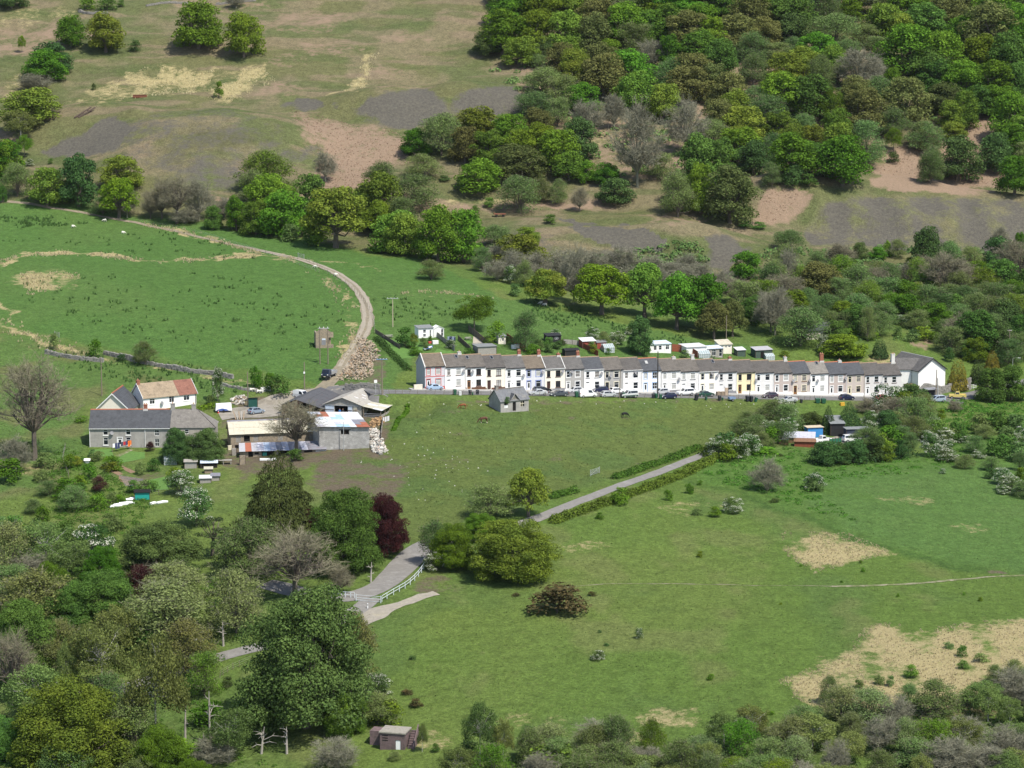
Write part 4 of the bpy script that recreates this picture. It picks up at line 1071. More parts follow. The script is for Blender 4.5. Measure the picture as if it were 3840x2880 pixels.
def fill_trees(poly,n,kinds,wr,hr,zn,seed,dmin=.42,avoid=()):
 rng = random.Random(seed); k = 0
 for _ in range(n * 30):
  if k >= n: break
  x = rng.uniform(min(p[0] for p in poly),max(p[0] for p in poly)); y = rng.uniform(min(p[1] for p in poly),max(p[1] for p in poly))
  if not inpoly(x,y,poly) or any(inpoly(x,y,a) for a in avoid): continue
  w = rng.uniform(*wr) * KD; h = w * rng.uniform(*hr); sx,sy = x * KD,y * KD
  if any(((sx - a) / (w + c)) ** 2 + ((sy - h * .45 - b) / (h + d)) ** 2 < dmin ** 2 * .25 * 4 * .36 for a,b,c,d in PLANTED): continue
  sp = rng.choice(kinds); lab,g = zn(sp); tree_px(sp,sx,sy - h,w,h,lab,g); k += 1
BARE = [(1180,250),(1520,230),(1520,420),(1180,420)]
fill_trees([(1060,120),(1060,-10),(2240,-10),(2240,410),(2170,400),(2140,220),(1960,280),(1880,365),(1650,385),(1380,395),(1240,385),(1000,385),(910,335),(1000,335),(1180,330),(1200,260),(1130,160)],125,'OOOYYYBBSWWW',(70,125),(.75,.95),z_wood,31,avoid=[BARE])
fill_trees([(1600,650),(1760,625),(2000,610),(2240,600),(2240,790),(2130,800),(2030,765),(1920,740),(1780,745),(1620,705)],70,['W','W','W','WG','O','WY','GW','W','S'],(55,105),(.75,1.0),z_mid,32,.36)
fill_trees([(1060,575),(1250,590),(1500,600),(1590,640),(1560,650),(1300,625),(1080,620)],22,['GB','W','GB','WG','GB'],(50,85),(.55,.75),z_thick,33,.4)
fill_trees([(0,1260),(130,1200),(260,1290),(400,1250),(480,1300),(560,1340),(450,1400),(300,1450),(130,1480),(0,1500)],9,['BS','V','BO','L','V'],(80,140),(.8,1.1),z_fore,34,.38,avoid=[[(400,1180),(520,1180),(520,1290),(400,1290)]])
fill_trees([(0,1540),(200,1490),(420,1420),(490,1480),(500,1659),(460,1740),(0,1740)],9,['V','BO','V','WY'],(80,150),(.8,1.2),z_fore,35,.36,avoid=[[(380,1380),(620,1380),(620,1500),(380,1560)],[(200,1480),(330,1450),(340,1580),(200,1580)]])
fill_trees([(0,960),(110,1000),(250,1180),(240,1260),(100,1230),(0,1260)],9,['bs','b','W','bw','b'],(40,75),(.6,.8),z_fore,36,.4)
fill_trees([(150,950),(200,980),(330,1060),(300,1100),(190,1110),(120,1040)],14,['bs','b','bw','by'],(18,42),(.6,.9),z_fore,41,.2)
z_gard = zone('between the sheds of the terrace gardens','bushes in the terrace gardens')
fill_trees([(860,735),(1000,735),(1300,748),(1560,776),(1560,786),(1300,770),(1000,765),(880,768)],20,['b','bs','bw','by','bd','H'],(14,28),(.6,1.0),z_gard,42,.2)
fill_trees([(1545,990),(1600,950),(1690,905),(1720,925),(1680,965),(1580,1000)],16,['W','bd','H','b','W'],(45,75),(.7,.9),z_comp,37,.3)
fill_trees([(1830,905),(1990,880),(2000,960),(1960,1000),(1850,985)],16,['W','D','H','b','W'],(50,85),(.7,.9),z_comp,38,.3,avoid=[[(1800,870),(1915,870),(1915,970),(1800,970)]])
fill_trees([(1990,930),(2212,920),(2230,1080),(2100,1040),(1990,990)],18,['H','W','bw','bs','H'],(40,75),(.6,.85),z_comp,39,.36)
fill_trees([(520,470),(640,505),(900,545),(1010,560),(1000,520),(780,470),(520,440)],7,['U','Y','O','W','S'],(70,110),(.85,1.1),z_row,40,.3)
# ------------------------------------------------------------------ undergrowth nobody could count
def spots(poly,n,rng):
 out = []; x0,x1 = min(p[0] for p in poly),max(p[0] for p in poly); y0,y1 = min(p[1] for p in poly),max(p[1] for p in poly)
 while len(out) < n:
  x,y = rng.uniform(x0,x1),rng.uniform(y0,y1)
  if inpoly(x,y,poly): out.append((x,y))
 return out
def undergrowth(name,polys,n,size,mat,label,seed,cards_per=46,leaf=0.2,flat=0.7,px=True,tall=(0.7,1.3)):
 rs = np.random.RandomState(seed); rng = random.Random(seed)
 V = []
 for poly in polys:
  for p in Pv([(x * KD,y * KD) for x,y in spots(poly,int(n / len(polys)),rng)]):
   s = size * rng.uniform(0.5,1.4)
   d = rnd_dirs(rs,cards_per); d[:,2] = np.abs(d[:,2])
   q = p + d * np.array([s,s,s * flat * rng.uniform(*tall)]) * rs.uniform(0.7,1.05,(cards_per,1))
   V.append(cards(rs,q,d + rs.normal(size=d.shape) * 0.5 + [0,0,0.3],leaf * s ** 0.5))
 me = card_mesh(name,np.concatenate(V)); o = link(name,me,None,mat)
 return tag(o,label,'undergrowth',None,'stuff')
undergrowth('undergrowth',[[(1060,60),(1500,40),(1900,30),(2200,20),(2200,300),(1960,240),(1880,380),(1500,390),(1250,380),(1120,260),(1060,150)]],620,2.2,LEAF['W'],'low green undergrowth on the floor of the hillside oakwood',3,40,0.32)
undergrowth('undergrowth',[[(1560,600),(1750,540),(2212,540),(2230,760),(2050,730),(1900,740),(1700,720),(1600,680)],[(1080,560),(1500,560),(1560,610),(1300,640),(1130,620)]],900,1.9,LEAF['W'],'tangled green scrub on the slope above the end of the street',4,44,0.28)
undergrowth('bramble',[[(1530,995),(1660,965),(1960,985),(2050,960),(2212,900),(2212,960),(2000,1020),(1900,1030),(1740,1050),(1860,1130),(1800,1120),(1640,1065),(1510,1030)],[(1960,860),(2212,870),(2212,930),(1980,930)]],900,0.85,LEAF['J'],'low green bramble bank below the breaker yard',6,36,0.17,0.5)
undergrowth('bramble',[[(0,1250),(120,1150),(250,1180),(420,1250),(540,1250),(560,1350),(480,1420),(430,1500),(480,1600),(620,1659),(0,1680)],[(140,960),(330,1090),(260,1180),(120,1150),(100,1000)]],900,0.8,LEAF['J'],'rank green bramble and weeds in the lower left corner',7,36,0.15,0.6)
undergrowth('undergrowth',[[(1000,1690),(1130,1610),(1290,1580),(1400,1605),(1600,1580),(1700,1555),(1790,1510),(1900,1545),(2050,1515),(2230,1460),(2280,1700)]],600,1.1,LEAF['W'],'low willow undergrowth along the bottom right',8,40,0.16,0.8)
# ------------------------------------------------------------------ the street in front of the terrace
def zs(s): return TZ0 + (TZ1 - TZ0) * s / TLEN
def TW(s,d,dz=0.0): return Vector((T0[0] + DX * s - DY * d,T0[1] + DY * s + DX * d,zs(s) + dz))
def street_strip(name,s0,s1,d0,d1,dz,mat,thick=0.3,kind='structure'):
 mb = MB()
 n = int((s1 - s0) / 6)
 for i in range(n):
  a,b = s0 + (s1 - s0) * i / n,s0 + (s1 - s0) * (i + 1) / n
  q = [TW(a,d0,dz - thick),TW(b,d0,dz - thick),TW(b,d1,dz - thick),TW(a,d1,dz - thick),TW(a,d0,dz),TW(b,d0,dz),TW(b,d1,dz),TW(a,d1,dz)]
  mb.hexa(q)
 o = mb.build(name,mat); tag(o,kind=kind); return o
street_strip('street',-16,TLEN + 6,-8.3,-1.9,0.05,M_ASPH)
street_strip('kerb',-4,TLEN + 3,-2.05,-1.9,0.17,M_KERB)
street_strip('pavement',-4,TLEN + 3,-1.9,0.4,0.165,M_PAVE)
ribbon('road',[TW(TLEN + 5,-5.1)[:2],TW(TLEN + 12,-5.0)[:2],P(3570,1494)[:2],P(3680,1478)[:2],P(3800,1450)[:2],P(3960,1420)[:2]],6.0,0.07,M_ASPH,world=True)
ribbon('road',[TW(-15,-5.1)[:2],TW(-22,-5.4)[:2],P(1420,1478)[:2],P(1320,1474)[:2],P(1215,1462)[:2]],5.0,0.085,M_ASPH,world=True)
# ------------------------------------------------------------------ terraced houses
def wallm(name,c,**k): return M('render_' + name,c,0.9,k.get('var',0.07),0.9,0.004,40,hue2=tuple(x * 0.86 for x in c),patch=0.1,pscale=0.8)
def roofm(name,c,c2=None,tile=(0.3,0.28)):
 nm = 'roof_' + name
 if nm in _mats: return _mats[nm]
 m = M(nm,c,0.8,0.22,1.6,0.0,hue2=c2 or tuple(x * 0.75 for x in c),patch=0.4,pscale=0.7)
 n = m.node_tree; L = n.links; b = n.nodes['Principled BSDF']
 tc = n.nodes.new('ShaderNodeTexCoord'); sp = n.nodes.new('ShaderNodeSeparateXYZ'); cb = n.nodes.new('ShaderNodeCombineXYZ')
 L.new(tc.outputs['Object'],sp.inputs[0]); L.new(sp.outputs[0],cb.inputs[0]); L.new(sp.outputs[2],cb.inputs[1])
 br = n.nodes.new('ShaderNodeTexBrick'); br.inputs['Scale'].default_value = 1.0
 br.inputs['Brick Width'].default_value = tile[0]; br.inputs['Row Height'].default_value = tile[1] * 0.62; br.inputs['Mortar Size'].default_value = 0.012
 br.inputs['Color1'].default_value = (1.15,1.15,1.15,1); br.inputs['Color2'].default_value = (0.85,0.85,0.85,1); br.inputs['Mortar'].default_value = (0.55,0.55,0.55,1)
 L.new(cb.outputs[0],br.inputs['Vector'])
 src = b.inputs['Base Color'].links[0].from_socket
 mx = n.nodes.new('ShaderNodeMix'); mx.data_type = 'RGBA'; mx.blend_type = 'MULTIPLY'; mx.inputs[0].default_value = 0.6
 L.new(src,mx.inputs[6]); L.new(br.outputs['Color'],mx.inputs[7]); L.new(mx.outputs[2],b.inputs['Base Color'])
 return m
WALLC = {k: wallm(k,v) for k,v in {'white': (0.80,0.79,0.76),'cream': (0.76,0.71,0.60),'lilac': (0.56,0.54,0.56),'palegrey': (0.66,0.65,0.635),'blue_grey': (0.62,0.62,0.64),'dash': (0.36,0.35,0.33),
         'yellow': (0.76,0.66,0.42),'pink': (0.44,0.375,0.34),'tan': (0.47,0.41,0.365),'stone_grey': (0.58,0.565,0.54),'gable_grey': (0.40,0.40,0.41)}.items()}
ROOFC = {'brown': roofm('brown',(0.150,0.122,0.092)),'greybrown': roofm('greybrown',(0.125,0.112,0.098)),'grey': roofm('grey',(0.118,0.112,0.106)),'dark': roofm('dark',(0.096,0.088,0.081)),
         'slate': roofm('slate',(0.074,0.078,0.086),tile=(0.25,0.22)),'pale': roofm('pale',(0.20,0.185,0.165),(0.15,0.14,0.125))}
TRIM = {k: M('paint_' + k,v,0.5,0.05) for k,v in {'white': (0.8,0.8,0.78),'red': (0.50,0.075,0.06),'brown': (0.12,0.055,0.03),'darkbrown': (0.06,0.03,0.025),'blue': (0.10,0.16,0.45),'cream': (0.72,0.66,0.5),'grey': (0.22,0.22,0.23),'black': (0.025,0.025,0.028),'teak': (0.22,0.10,0.035),'green': (0.03,0.10,0.05),'lightblue': (0.3,0.45,0.7)}.items()}
M_GLASS = M('window_glass',(0.018,0.022,0.028),0.06,0.2,0.3,spec=0.6)
M_BLIND = M('blind_behind_glass',(0.40,0.40,0.38),0.15,0.12,2.0,spec=0.5)
M_CURT = M('curtain_behind_glass',(0.20,0.19,0.18),0.15,0.5,3.0,spec=0.5)
M_REDRIDGE = M('red_ridge_tile',(0.34,0.12,0.065),0.8,0.15)
M_BUFFRIDGE = M('buff_ridge_tile',(0.24,0.17,0.11),0.85,0.2)
M_BRICK = M('red_brick',(0.28,0.11,0.07),0.9,0.2,3)
M_LEAD = M('pale_mortar',(0.50,0.49,0.47),0.9,0.12,3)
M_IRON = M('dark_gutter',(0.05,0.05,0.055),0.5,0.1)
M_POT = M('chimney_pot',(0.45,0.25,0.15),0.85,0.2)
M_DISH = M('dish_grey',(0.22,0.22,0.23),0.5,0.1)
M_STEEL = M('galvanised',(0.55,0.56,0.57),0.4,0.1,metal=0.6)
def wall_face(mb,w,h,holes,depth=0.14,x0=0.0,z0=0.0,y=0.0):
 """front wall in the plane y with openings and reveals"""
 xs_ = sorted({x0,x0 + w,*[a for q in holes for a in q[:2]]}); zz = sorted({z0,z0 + h,*[a for q in holes for a in q[2:4]]})
 for i in range(len(xs_) - 1):
  for j in range(len(zz) - 1):
   cx,cz = (xs_[i] + xs_[i + 1]) / 2,(zz[j] + zz[j + 1]) / 2
   if any(a < cx < b and c < cz < d for a,b,c,d in holes): continue
   mb.face([(xs_[i],y,zz[j]),(xs_[i + 1],y,zz[j]),(xs_[i + 1],y,zz[j + 1]),(xs_[i],y,zz[j + 1])])
 for a,b,c,d in holes:
  mb.face([(a,y,c),(a,y + depth,c),(b,y + depth,c),(b,y,c)]); mb.face([(a,y,d),(b,y,d),(b,y + depth,d),(a,y + depth,d)])
  mb.face([(a,y,c),(a,y,d),(a,y + depth,d),(a,y + depth,c)]); mb.face([(b,y,c),(b,y + depth,c),(b,y + depth,d),(b,y,d)])
_wm = {}
def window_part(parent,x,z,w,h,frame='white',glass=None,bars='top',sill=None,surround=None,y=0.0,fw=0.075,sw=0.13):
 """window (> pane, sill, surround) with its lower left corner at (x, z) in the wall plane y"""
 key = ('f',round(w,2),round(h,2),frame,bars,fw)
 if key not in _wm:
  mb = U_(TRIM[frame] if isinstance(frame,str) else frame)
  mb.box(0,fw,0.05,0.12,0,h); mb.box(w - fw,w,0.05,0.12,0,h); mb.box(fw,w - fw,0.05,0.12,0,fw); mb.box(fw,w - fw,0.05,0.12,h - fw,h)
  if bars in ('top','both'): mb.box(fw,w - fw,0.055,0.115,h * 0.66,h * 0.66 + fw * 0.8)
  if bars == 'mid': mb.box(fw,w - fw,0.055,0.115,h * 0.5 - fw * .4,h * 0.5 + fw * 0.4)
  if bars in ('both','cross'): mb.box(w / 2 - fw * .4,w / 2 + fw * .4,0.056,0.114,fw,h - fw)
  if bars == 'cross': mb.box(fw,w - fw,0.055,0.115,h * 0.5 - fw * .4,h * 0.5 + fw * 0.4)
  _wm[key] = mb.mesh('window_frame')
 win = link('window',_wm[key],parent,loc=(x,y,z))
 kp = ('p',round(w,2),round(h,2),id(glass))
 if kp not in _wm:
  mb = U_(glass or M_GLASS); mb.box(0.02,w - 0.02,0.09,0.105,0.02,h - 0.02); _wm[kp] = mb.mesh('pane')
 link('pane',_wm[kp],win)
 if sill:
  ks = ('s',round(w,2),sill)
  if ks not in _wm:
   mb = U_(TRIM[sill]); mb.box(-0.12,w + 0.12,-0.09,0.06,-0.15,-0.004); _wm[ks] = mb.mesh('sill')
  link('sill',_wm[ks],win)
 if surround:
  ku = ('u',round(w,2),round(h,2),surround,sw)
  if ku not in _wm:
   mb = U_(TRIM[surround]); mb.box(-sw,-0.002,-0.035,0.02,-0.004,h); mb.box(w + 0.002,w + sw,-0.035,0.02,-0.004,h); mb.box(-sw * 1.15,w + sw * 1.15,-0.04,0.02,h + 0.002,h + sw * 1.1)
   if not sill: mb.box(-sw,w + sw,-0.04,0.02,-sw,-0.006)
   _wm[ku] = mb.mesh('surround')
  link('surround',_wm[ku],win)
 return win
def door_part(parent,x,z,w,h,colour='white',glazed=True,surround=None,y=0.0,fan=True):
 kd = ('d',w,h,colour,fan)
 if kd not in _wm:
  mb = U_(TRIM[colour])
  top = h - 0.34 if fan else h
  mb.box(0,0.07,0.05,0.12,0,h); mb.box(w - 0.07,w,0.05,0.12,0,h); mb.box(0.07,w - 0.07,0.05,0.12,h - 0.07,h)
  if fan: mb.box(0.07,w - 0.07,0.05,0.12,top,top + 0.06)
  mb.box(0.075,w - 0.075,0.075,0.11,0.02,top - 0.005)
  for a,b in ((0.18,0.8),(0.95,1.4)):
   mb.box(0.17,w / 2 - 0.04,0.06,0.08,a,b); mb.box(w / 2 + 0.04,w - 0.17,0.06,0.08,a,b)
  _wm[kd] = mb.mesh('door')
 d = link('door',_wm[kd],parent,loc=(x,y,z))
 if fan:
  mb = U_(M_GLASS); mb.box(0.07,w - 0.07,0.09,0.1,h - 0.3,h - 0.06); mb.build('fanlight',None,d)
 if glazed:
  mb = U_(M_GLASS); mb.box(0.24,w - 0.24,0.045,0.058,0.55,h - 0.5); mb.build('door_glass',None,d)
 mb = U_(M_STEEL); mb.box(w - 0.16,w - 0.12,0.0,0.055,0.98,1.04); mb.build('handle',None,d)
 if surround:
  mb = U_(TRIM[surround]); sw = 0.14
  mb.box(-sw,-0.003,-0.035,0.02,0.05,h); mb.box(w + 0.003,w + sw,-0.035,0.02,0.05,h); mb.box(-sw * 1.15,w + sw * 1.15,-0.04,0.02,h + 0.003,h + sw * 1.1)
  mb.build('surround',None,d)
 return d
def chimney_part(parent,x,y,zb,w,dth,h,mat,pots=2,base=None,cap=True):
 mb = U_(mat); mb.box(x - w / 2,x + w / 2,y - dth / 2,y + dth / 2,zb - 0.6,zb + h)
 if cap: mb.box(x - w / 2 - 0.06,x + w / 2 + 0.06,y - dth / 2 - 0.06,y + dth / 2 + 0.06,zb + h + 0.003,zb + h + 0.15)
 mb.use(M_POT)
 for i in range(pots):
  px_ = x + (i - (pots - 1) / 2) * w * 0.5
  mb.tube((px_,y,zb + h + 0.14),(px_,y,zb + h + 0.5),0.13,0.10,7)
 if base:
  mb.use(base); mb.box(x - w / 2 - 0.12,x + w / 2 + 0.12,y - dth / 2 - 0.14,y - dth / 2 - 0.01,zb - 0.5,zb + 0.12)
 return mb.build('chimney',None,parent)
def gable_roof_part(parent,w,dep,ze,rise,mat,over=0.18,side=0.0,courses=13,ridge=None,x0=0.0,name='roof',t=0.09):
 """two slopes laid in overlapping courses; ridge along x"""
 mb = U_(mat); h = dep / 2
 sl = rise / h
 for sgn in (-1,1):
  for i in range(courses):
   a,b = i / courses,(i + 1.12) / courses
   b = min(b,1.0)
   def q(f,up):
    yy = h + sgn * ((h + over) * (1 - f)); zz = ze - over * sl + (rise + over * sl) * f
    return yy,zz + up
   (ya,za),(yb,zb_) = q(a,t),q(b,t * 0.6)
   p = [(x0 - side,ya,za - t),(x0 + w + side,ya,za - t),(x0 + w + side,yb,zb_ - t),(x0 - side,yb,zb_ - t),(x0 - side,ya,za),(x0 + w + side,ya,za),(x0 + w + side,yb,zb_),(x0 - side,yb,zb_)]
   mb.hexa(p)
 ro = mb.build(name,None,parent)
 if ridge:
  mr = U_(ridge)
  n = max(3,int(w / 0.9)); zt = ze + rise + t * 0.6
  for i in range(n):
   a,b = x0 - side + (w + 2 * side) * i / n,x0 - side + (w + 2 * side) * (i + 0.97) / n
   mr.prism([(h - 0.19,zt - 0.11),(h + 0.19,zt - 0.11),(h + 0.06,zt + 0.075),(h - 0.06,zt + 0.075)],'x',a,b)
  mr.build('ridge',None,ro)
 return ro
def dish_part(parent,x,z,y=0.0,r=0.42):
 mb = U_(M_DISH)
 c = Vector((x,y - 0.35,z)); ax = Vector((0.35,-0.85,0.4)).normalized(); u = ax.orthogonal().normalized(); v = ax.cross(u)
 ring = [c + (u * math.cos(a) + v * math.sin(a)) * r for a in [i * math.pi / 5 for i in range(10)]]
 mid = [c - ax * 0.07 + (u * math.cos(a) + v * math.sin(a)) * r * 0.5 for a in [i * math.pi / 5 for i in range(10)]]
 for i in range(10):
  j = (i + 1) % 10
  mb.face([ring[i],ring[j],mid[j],mid[i]])
 mb.face(mid)
 mb.tube((x,y,z - 0.1),tuple(c - ax * 0.07),0.025,n=4); mb.tube(tuple(c),tuple(c + ax * 0.3),0.018,n=4)
 return mb.build('satellite_dish',None,parent)
def skylight_part(roof,x,f,dep,ze,rise,w=0.75,l=1.1,glass=None):
 h = dep / 2; y = h * (f); z = ze + rise * f + 0.12; sl = math.atan2(rise,h)
 e = U_(TRIM['grey']); e.box(0,w,0,l,0,0.1)
 o = e.build('skylight',None,roof,loc=(x,y,z),rot=(sl,0,0))
 return o
HW = TLEN / 25
EAVE,RISE,DEP = 5.3,2.65,6.8
HOUSES = [  # wall, surround, sill, door, door glazed, frame, roof, ridge, glass set, label
 ('lilac','red',None,'white',True,'white','brown','buff','bbb','grey end house with red painted trim and a brown tiled roof'),
 ('white',None,'brown','white',False,'white','greybrown','buff','cbb','white house with white door and brown sills next to the red-trimmed end house'),
 ('white',None,'brown','teak',True,'darkbrown','greybrown','buff','ggg','white house with a tan door, dark brown window frames and two dishes'),
 ('cream',None,'darkbrown','darkbrown',False,'darkbrown','dark','buff','gbb','cream-white house with dark plain door behind the chimney of the derelict hut'),
 ('white',None,'grey','white',True,'white','grey','buff','ggg','white house with glazed white door, behind the derelict hut roof'),
 ('blue_grey','blue',None,'white',True,'white','brown','buff','gbg','pale grey house with blue painted surrounds'),
 ('cream',None,'darkbrown','darkbrown',False,'darkbrown','grey','buff','ggg','cream house with dark red-brown door and brown window frames behind the dark saloon'),
 ('dash','white',None,'white',True,'white','grey','buff','gcg','grey pebble-dashed house with white surrounds left of the white van'),
 ('white',None,'grey','white',False,'white','slate','buff','gcg','white house under a dark blue slate roof behind the white van'),
 ('dash','cream','grey','black',True,'white','greybrown','buff','ggg','grey pebble-dashed house with cream surrounds and a black door'),
 ('palegrey','white',None,'white',False,'white','dark','buff','cgg','pale grey house with white surrounds behind the two-tone off-roader'),
 ('white','lightblue',None,'white',True,'white','slate','red','bgg','white house with pale blue trim, slate roof and red ridge behind the tall pole'),
 ('palegrey','white',None,'white',True,'white','greybrown','buff','bbb','pale grey house with white blinds right of the tall pole'),
 ('palegrey','white','grey','white',False,'white','greybrown','buff','bbg','pale grey house with dark sills behind the white off-roader'),
 ('white','cream',None,'white',True,'white','dark','buff','gcb','white house behind the dark green saloon with two dishes at its right'),
 ('palegrey',None,'grey','white',False,'white','dark','buff','ggg','pale grey house with brown crates stacked at its door'),
 ('yellow',None,'cream','teak',True,'darkbrown','dark','buff','ggg','pale yellow house with a tan door'),
 ('palegrey','white',None,'white',True,'white','dark','buff','ggb','pale grey house right of the yellow house'),
 ('pink','white',None,'white',True,'white','dark','buff','gbg','pink-brown house with white surrounds behind the purple hatchback'),
 ('tan','cream','brown','teak',True,'cream','slate','red','bcc','tan house with brown door and cream surrounds under the first red-ridged slate roof'),
 ('white',None,None,'white',True,'white','pale','red','gbb','white house under the palest roof with a tall brick chimney'),
 ('pink','white',None,'white',True,'white','slate','red','bbg','pink-brown house with white-framed glass door left of the dark blue hatchback'),
 ('tan','cream',None,'cream',True,'cream','slate','red','gcg','tan house with cream glazed door behind the dark blue hatchback'),
 ('stone_grey','white','brown','white',True,'white','dark','buff','ggg','stone grey house second from the right end, half hidden by bare bushes'),
 ('stone_grey',None,'brown','white',True,'white','dark','buff','ggg','stone grey end house at the right end of the terrace')]
for i,(wc,sur,sill,dc,dgl,fr,rc,rg,gl,lab) in enumerate(HOUSES):
 s = i * HW
 p = TW(s,0)
 h = empty('terraced_house',p,TH); tag(h,'terraced ' + lab if len(lab.split()) < 15 else lab,'house','terraced houses along the street')
 lastw = HW + (0.0 if i < 24 else 0.25)
 dz = -(zs(s) - zs(s + HW)) / 2
 e = EAVE + dz * 0.3
 holes = [(0.42,1.30,3.32,4.84),(2.68,3.90,3.32,4.84),(2.68,3.90,0.72,2.28),(0.42,1.30,0.12,2.32)]
 mb = U_(WALLC[wc]); wall_face(mb,lastw,e + 1.2,holes,z0=-1.2)
 g = 0.002
 side = WALLC['gable_grey'] if i == 0 else WALLC[wc]
 mb.use(side)
 for xx in (0 + (0 if i == 0 else 0.012),lastw - (0 if i == 24 else 0.012)):
  mb.face([(xx,0,-1.2),(xx,DEP,-1.2),(xx,DEP,e),(xx,DEP / 2,e + RISE),(xx,0,e)])
 mb.use(WALLC[wc]); mb.face([(0,DEP,-1.2),(lastw,DEP,-1.2),(lastw,DEP,e),(0,DEP,e)])
 mb.build('wall',None,h)
 ro = gable_roof_part(h,lastw - 0.02,DEP,e,RISE,ROOFC[rc],x0=0.01,side=0.0 if 0 < i < 24 else 0.08,ridge=M_REDRIDGE if rg == 'red' else M_BUFFRIDGE)
 G = {'g': None,'b': M_BLIND,'c': M_CURT}
 bars = ['top','top','cross','both','top','top','top','mid','mid','top','mid','cross','top','top','mid','mid','mid','top','mid','top','top','top','top','mid','mid'][i]
 for (x,z,w,hh),c in zip(((0.42,3.32,0.88,1.52),(2.68,3.32,1.22,1.52),(2.68,0.72,1.22,1.56)),gl):
  window_part(h,x,z,w,hh,fr,G[c],bars,sill,sur)
 door_part(h,0.42,0.12,0.88,2.2,dc,dgl,sur)
 mb = U_(TRIM['white'] if i in (6,8,10,14) else M_IRON); mb.prism([(-0.28,e - 0.02),(-0.16,e - 0.02),(-0.15,e + 0.09),(-0.30,e + 0.09)],'x',0.02,lastw - 0.02); mb.build('gutter',None,h)
 if i % 2 == 1 or i in (0,10,16,20):
  mb = U_(TRIM['white'] if wc != 'white' else TRIM['grey']); mb.tube((lastw - 0.12,-0.09,0.0),(lastw - 0.12,-0.09,e),0.05,n=6); mb.build('downpipe',None,h)
 mb = U_(TRIM['red'] if i == 0 else TRIM['brown'] if i in (2,3) else TRIM['grey'] if i in (6,12,15) else TRIM['white']); mb.box(0.02,0.26,-0.03,0.02,-1,0.55); mb.box(1.46,lastw - 0.02,-0.03,0.02,-1,0.5); mb.build('plinth',None,h)
 if i == 0:
  mb = U_(TRIM['red']); mb.box(0.02,lastw - 0.02,-0.05,0.02,2.85,3.0); mb.build('string_course',None,h)
  mb = U_(M_LEAD)
  for sg in (-1,1):
   mb.hexa([(-0.14,DEP / 2 + sg * (DEP / 2 + .2),e - .2),(0.1,DEP / 2 + sg * (DEP / 2 + .2),e - .2),(0.1,DEP / 2,e + RISE + .02),(-0.14,DEP / 2,e + RISE + .02),
                     (-0.14,DEP / 2 + sg * (DEP / 2 + .2),e + .06),(0.1,DEP / 2 + sg * (DEP / 2 + .2),e + .06),(0.1,DEP / 2,e + RISE + .24),(-0.14,DEP / 2,e + RISE + .24)])
  mb.build('verge',None,h)
 if i in (0,5,6):
  mb = U_(M_LEAD); mb.hexa([(lastw - .1,-.2,e - .1),(lastw + .1,-.2,e - .1),(lastw + .1,DEP / 2,e + RISE + .0),(lastw - .1,DEP / 2,e + RISE),(lastw - .1,-.2,e + .1),(lastw + .1,-.2,e + .1),(lastw + .1,DEP / 2,e + RISE + .22),(lastw - .1,DEP / 2,e + RISE + .22)]); mb.build('verge',None,ro)
 ch = {1: (M_LEAD,0.3,1),4: (M_BRICK,0.9,2),5: (M_BRICK,1.0,2),6: (M_BRICK,0.4,1),7: (M_BRICK,0.9,2),12: (M_LEAD,0.2,1),13: (M_LEAD,0.9,1),15: (M_BRICK,0.4,1),18: (M_LEAD,0.7,1),20: (M_BRICK,1.7,2),21: (M_LEAD,0.2,1),24: (WALLC['stone_grey'],2.1,2)}.get(i)
 if ch: chimney_part(ro,lastw - 0.45 - (0.3 if i == 24 else 0),DEP / 2,e + RISE,0.75 if i not in (20,24) else 0.95,0.6,ch[1],ch[0],ch[2],base=M_LEAD)
 for (k,x,f) in ((1,3.2,0.62),(2,0.9,0.62),(3,2.0,0.62),(11,1.5,0.5),(14,4.3,0.62),(20,2.6,0.7)):
  if k == i:
   o = skylight_part(ro,x,f,DEP,e,RISE); mb = U_(M_GLASS if k != 11 else M_BLIND); mb.box(0.08,0.67,0.1,1.0,0.1,0.115)
   mb.build('pane',None,o)
 for k,x,z in ((1,4.55,4.25),(2,1.75,4.3),(5,4.3,4.3),(6,4.4,4.6),(7,1.75,4.7),(8,4.4,4.3),(9,1.65,3.9),(10,3.1,4.75),(12,4.6,3.2),(14,3.3,4.9),(14,4.75,4.2),(17,0.1,3.6),(19,0.15,3.6),(19,4.7,3.4),(20,1.9,3.6),(21,4.6,4.1),(23,4.6,3.0),(4,4.5,3.4)):
  if k == i: dish_part(h,x,z)
 if i in (2,4,9,14,15,19,22):
  mb = U_(TRIM['grey']); mb.box(1.62,1.92,-0.02,0.01,1.45,1.62); mb.build('name_plate',None,h)
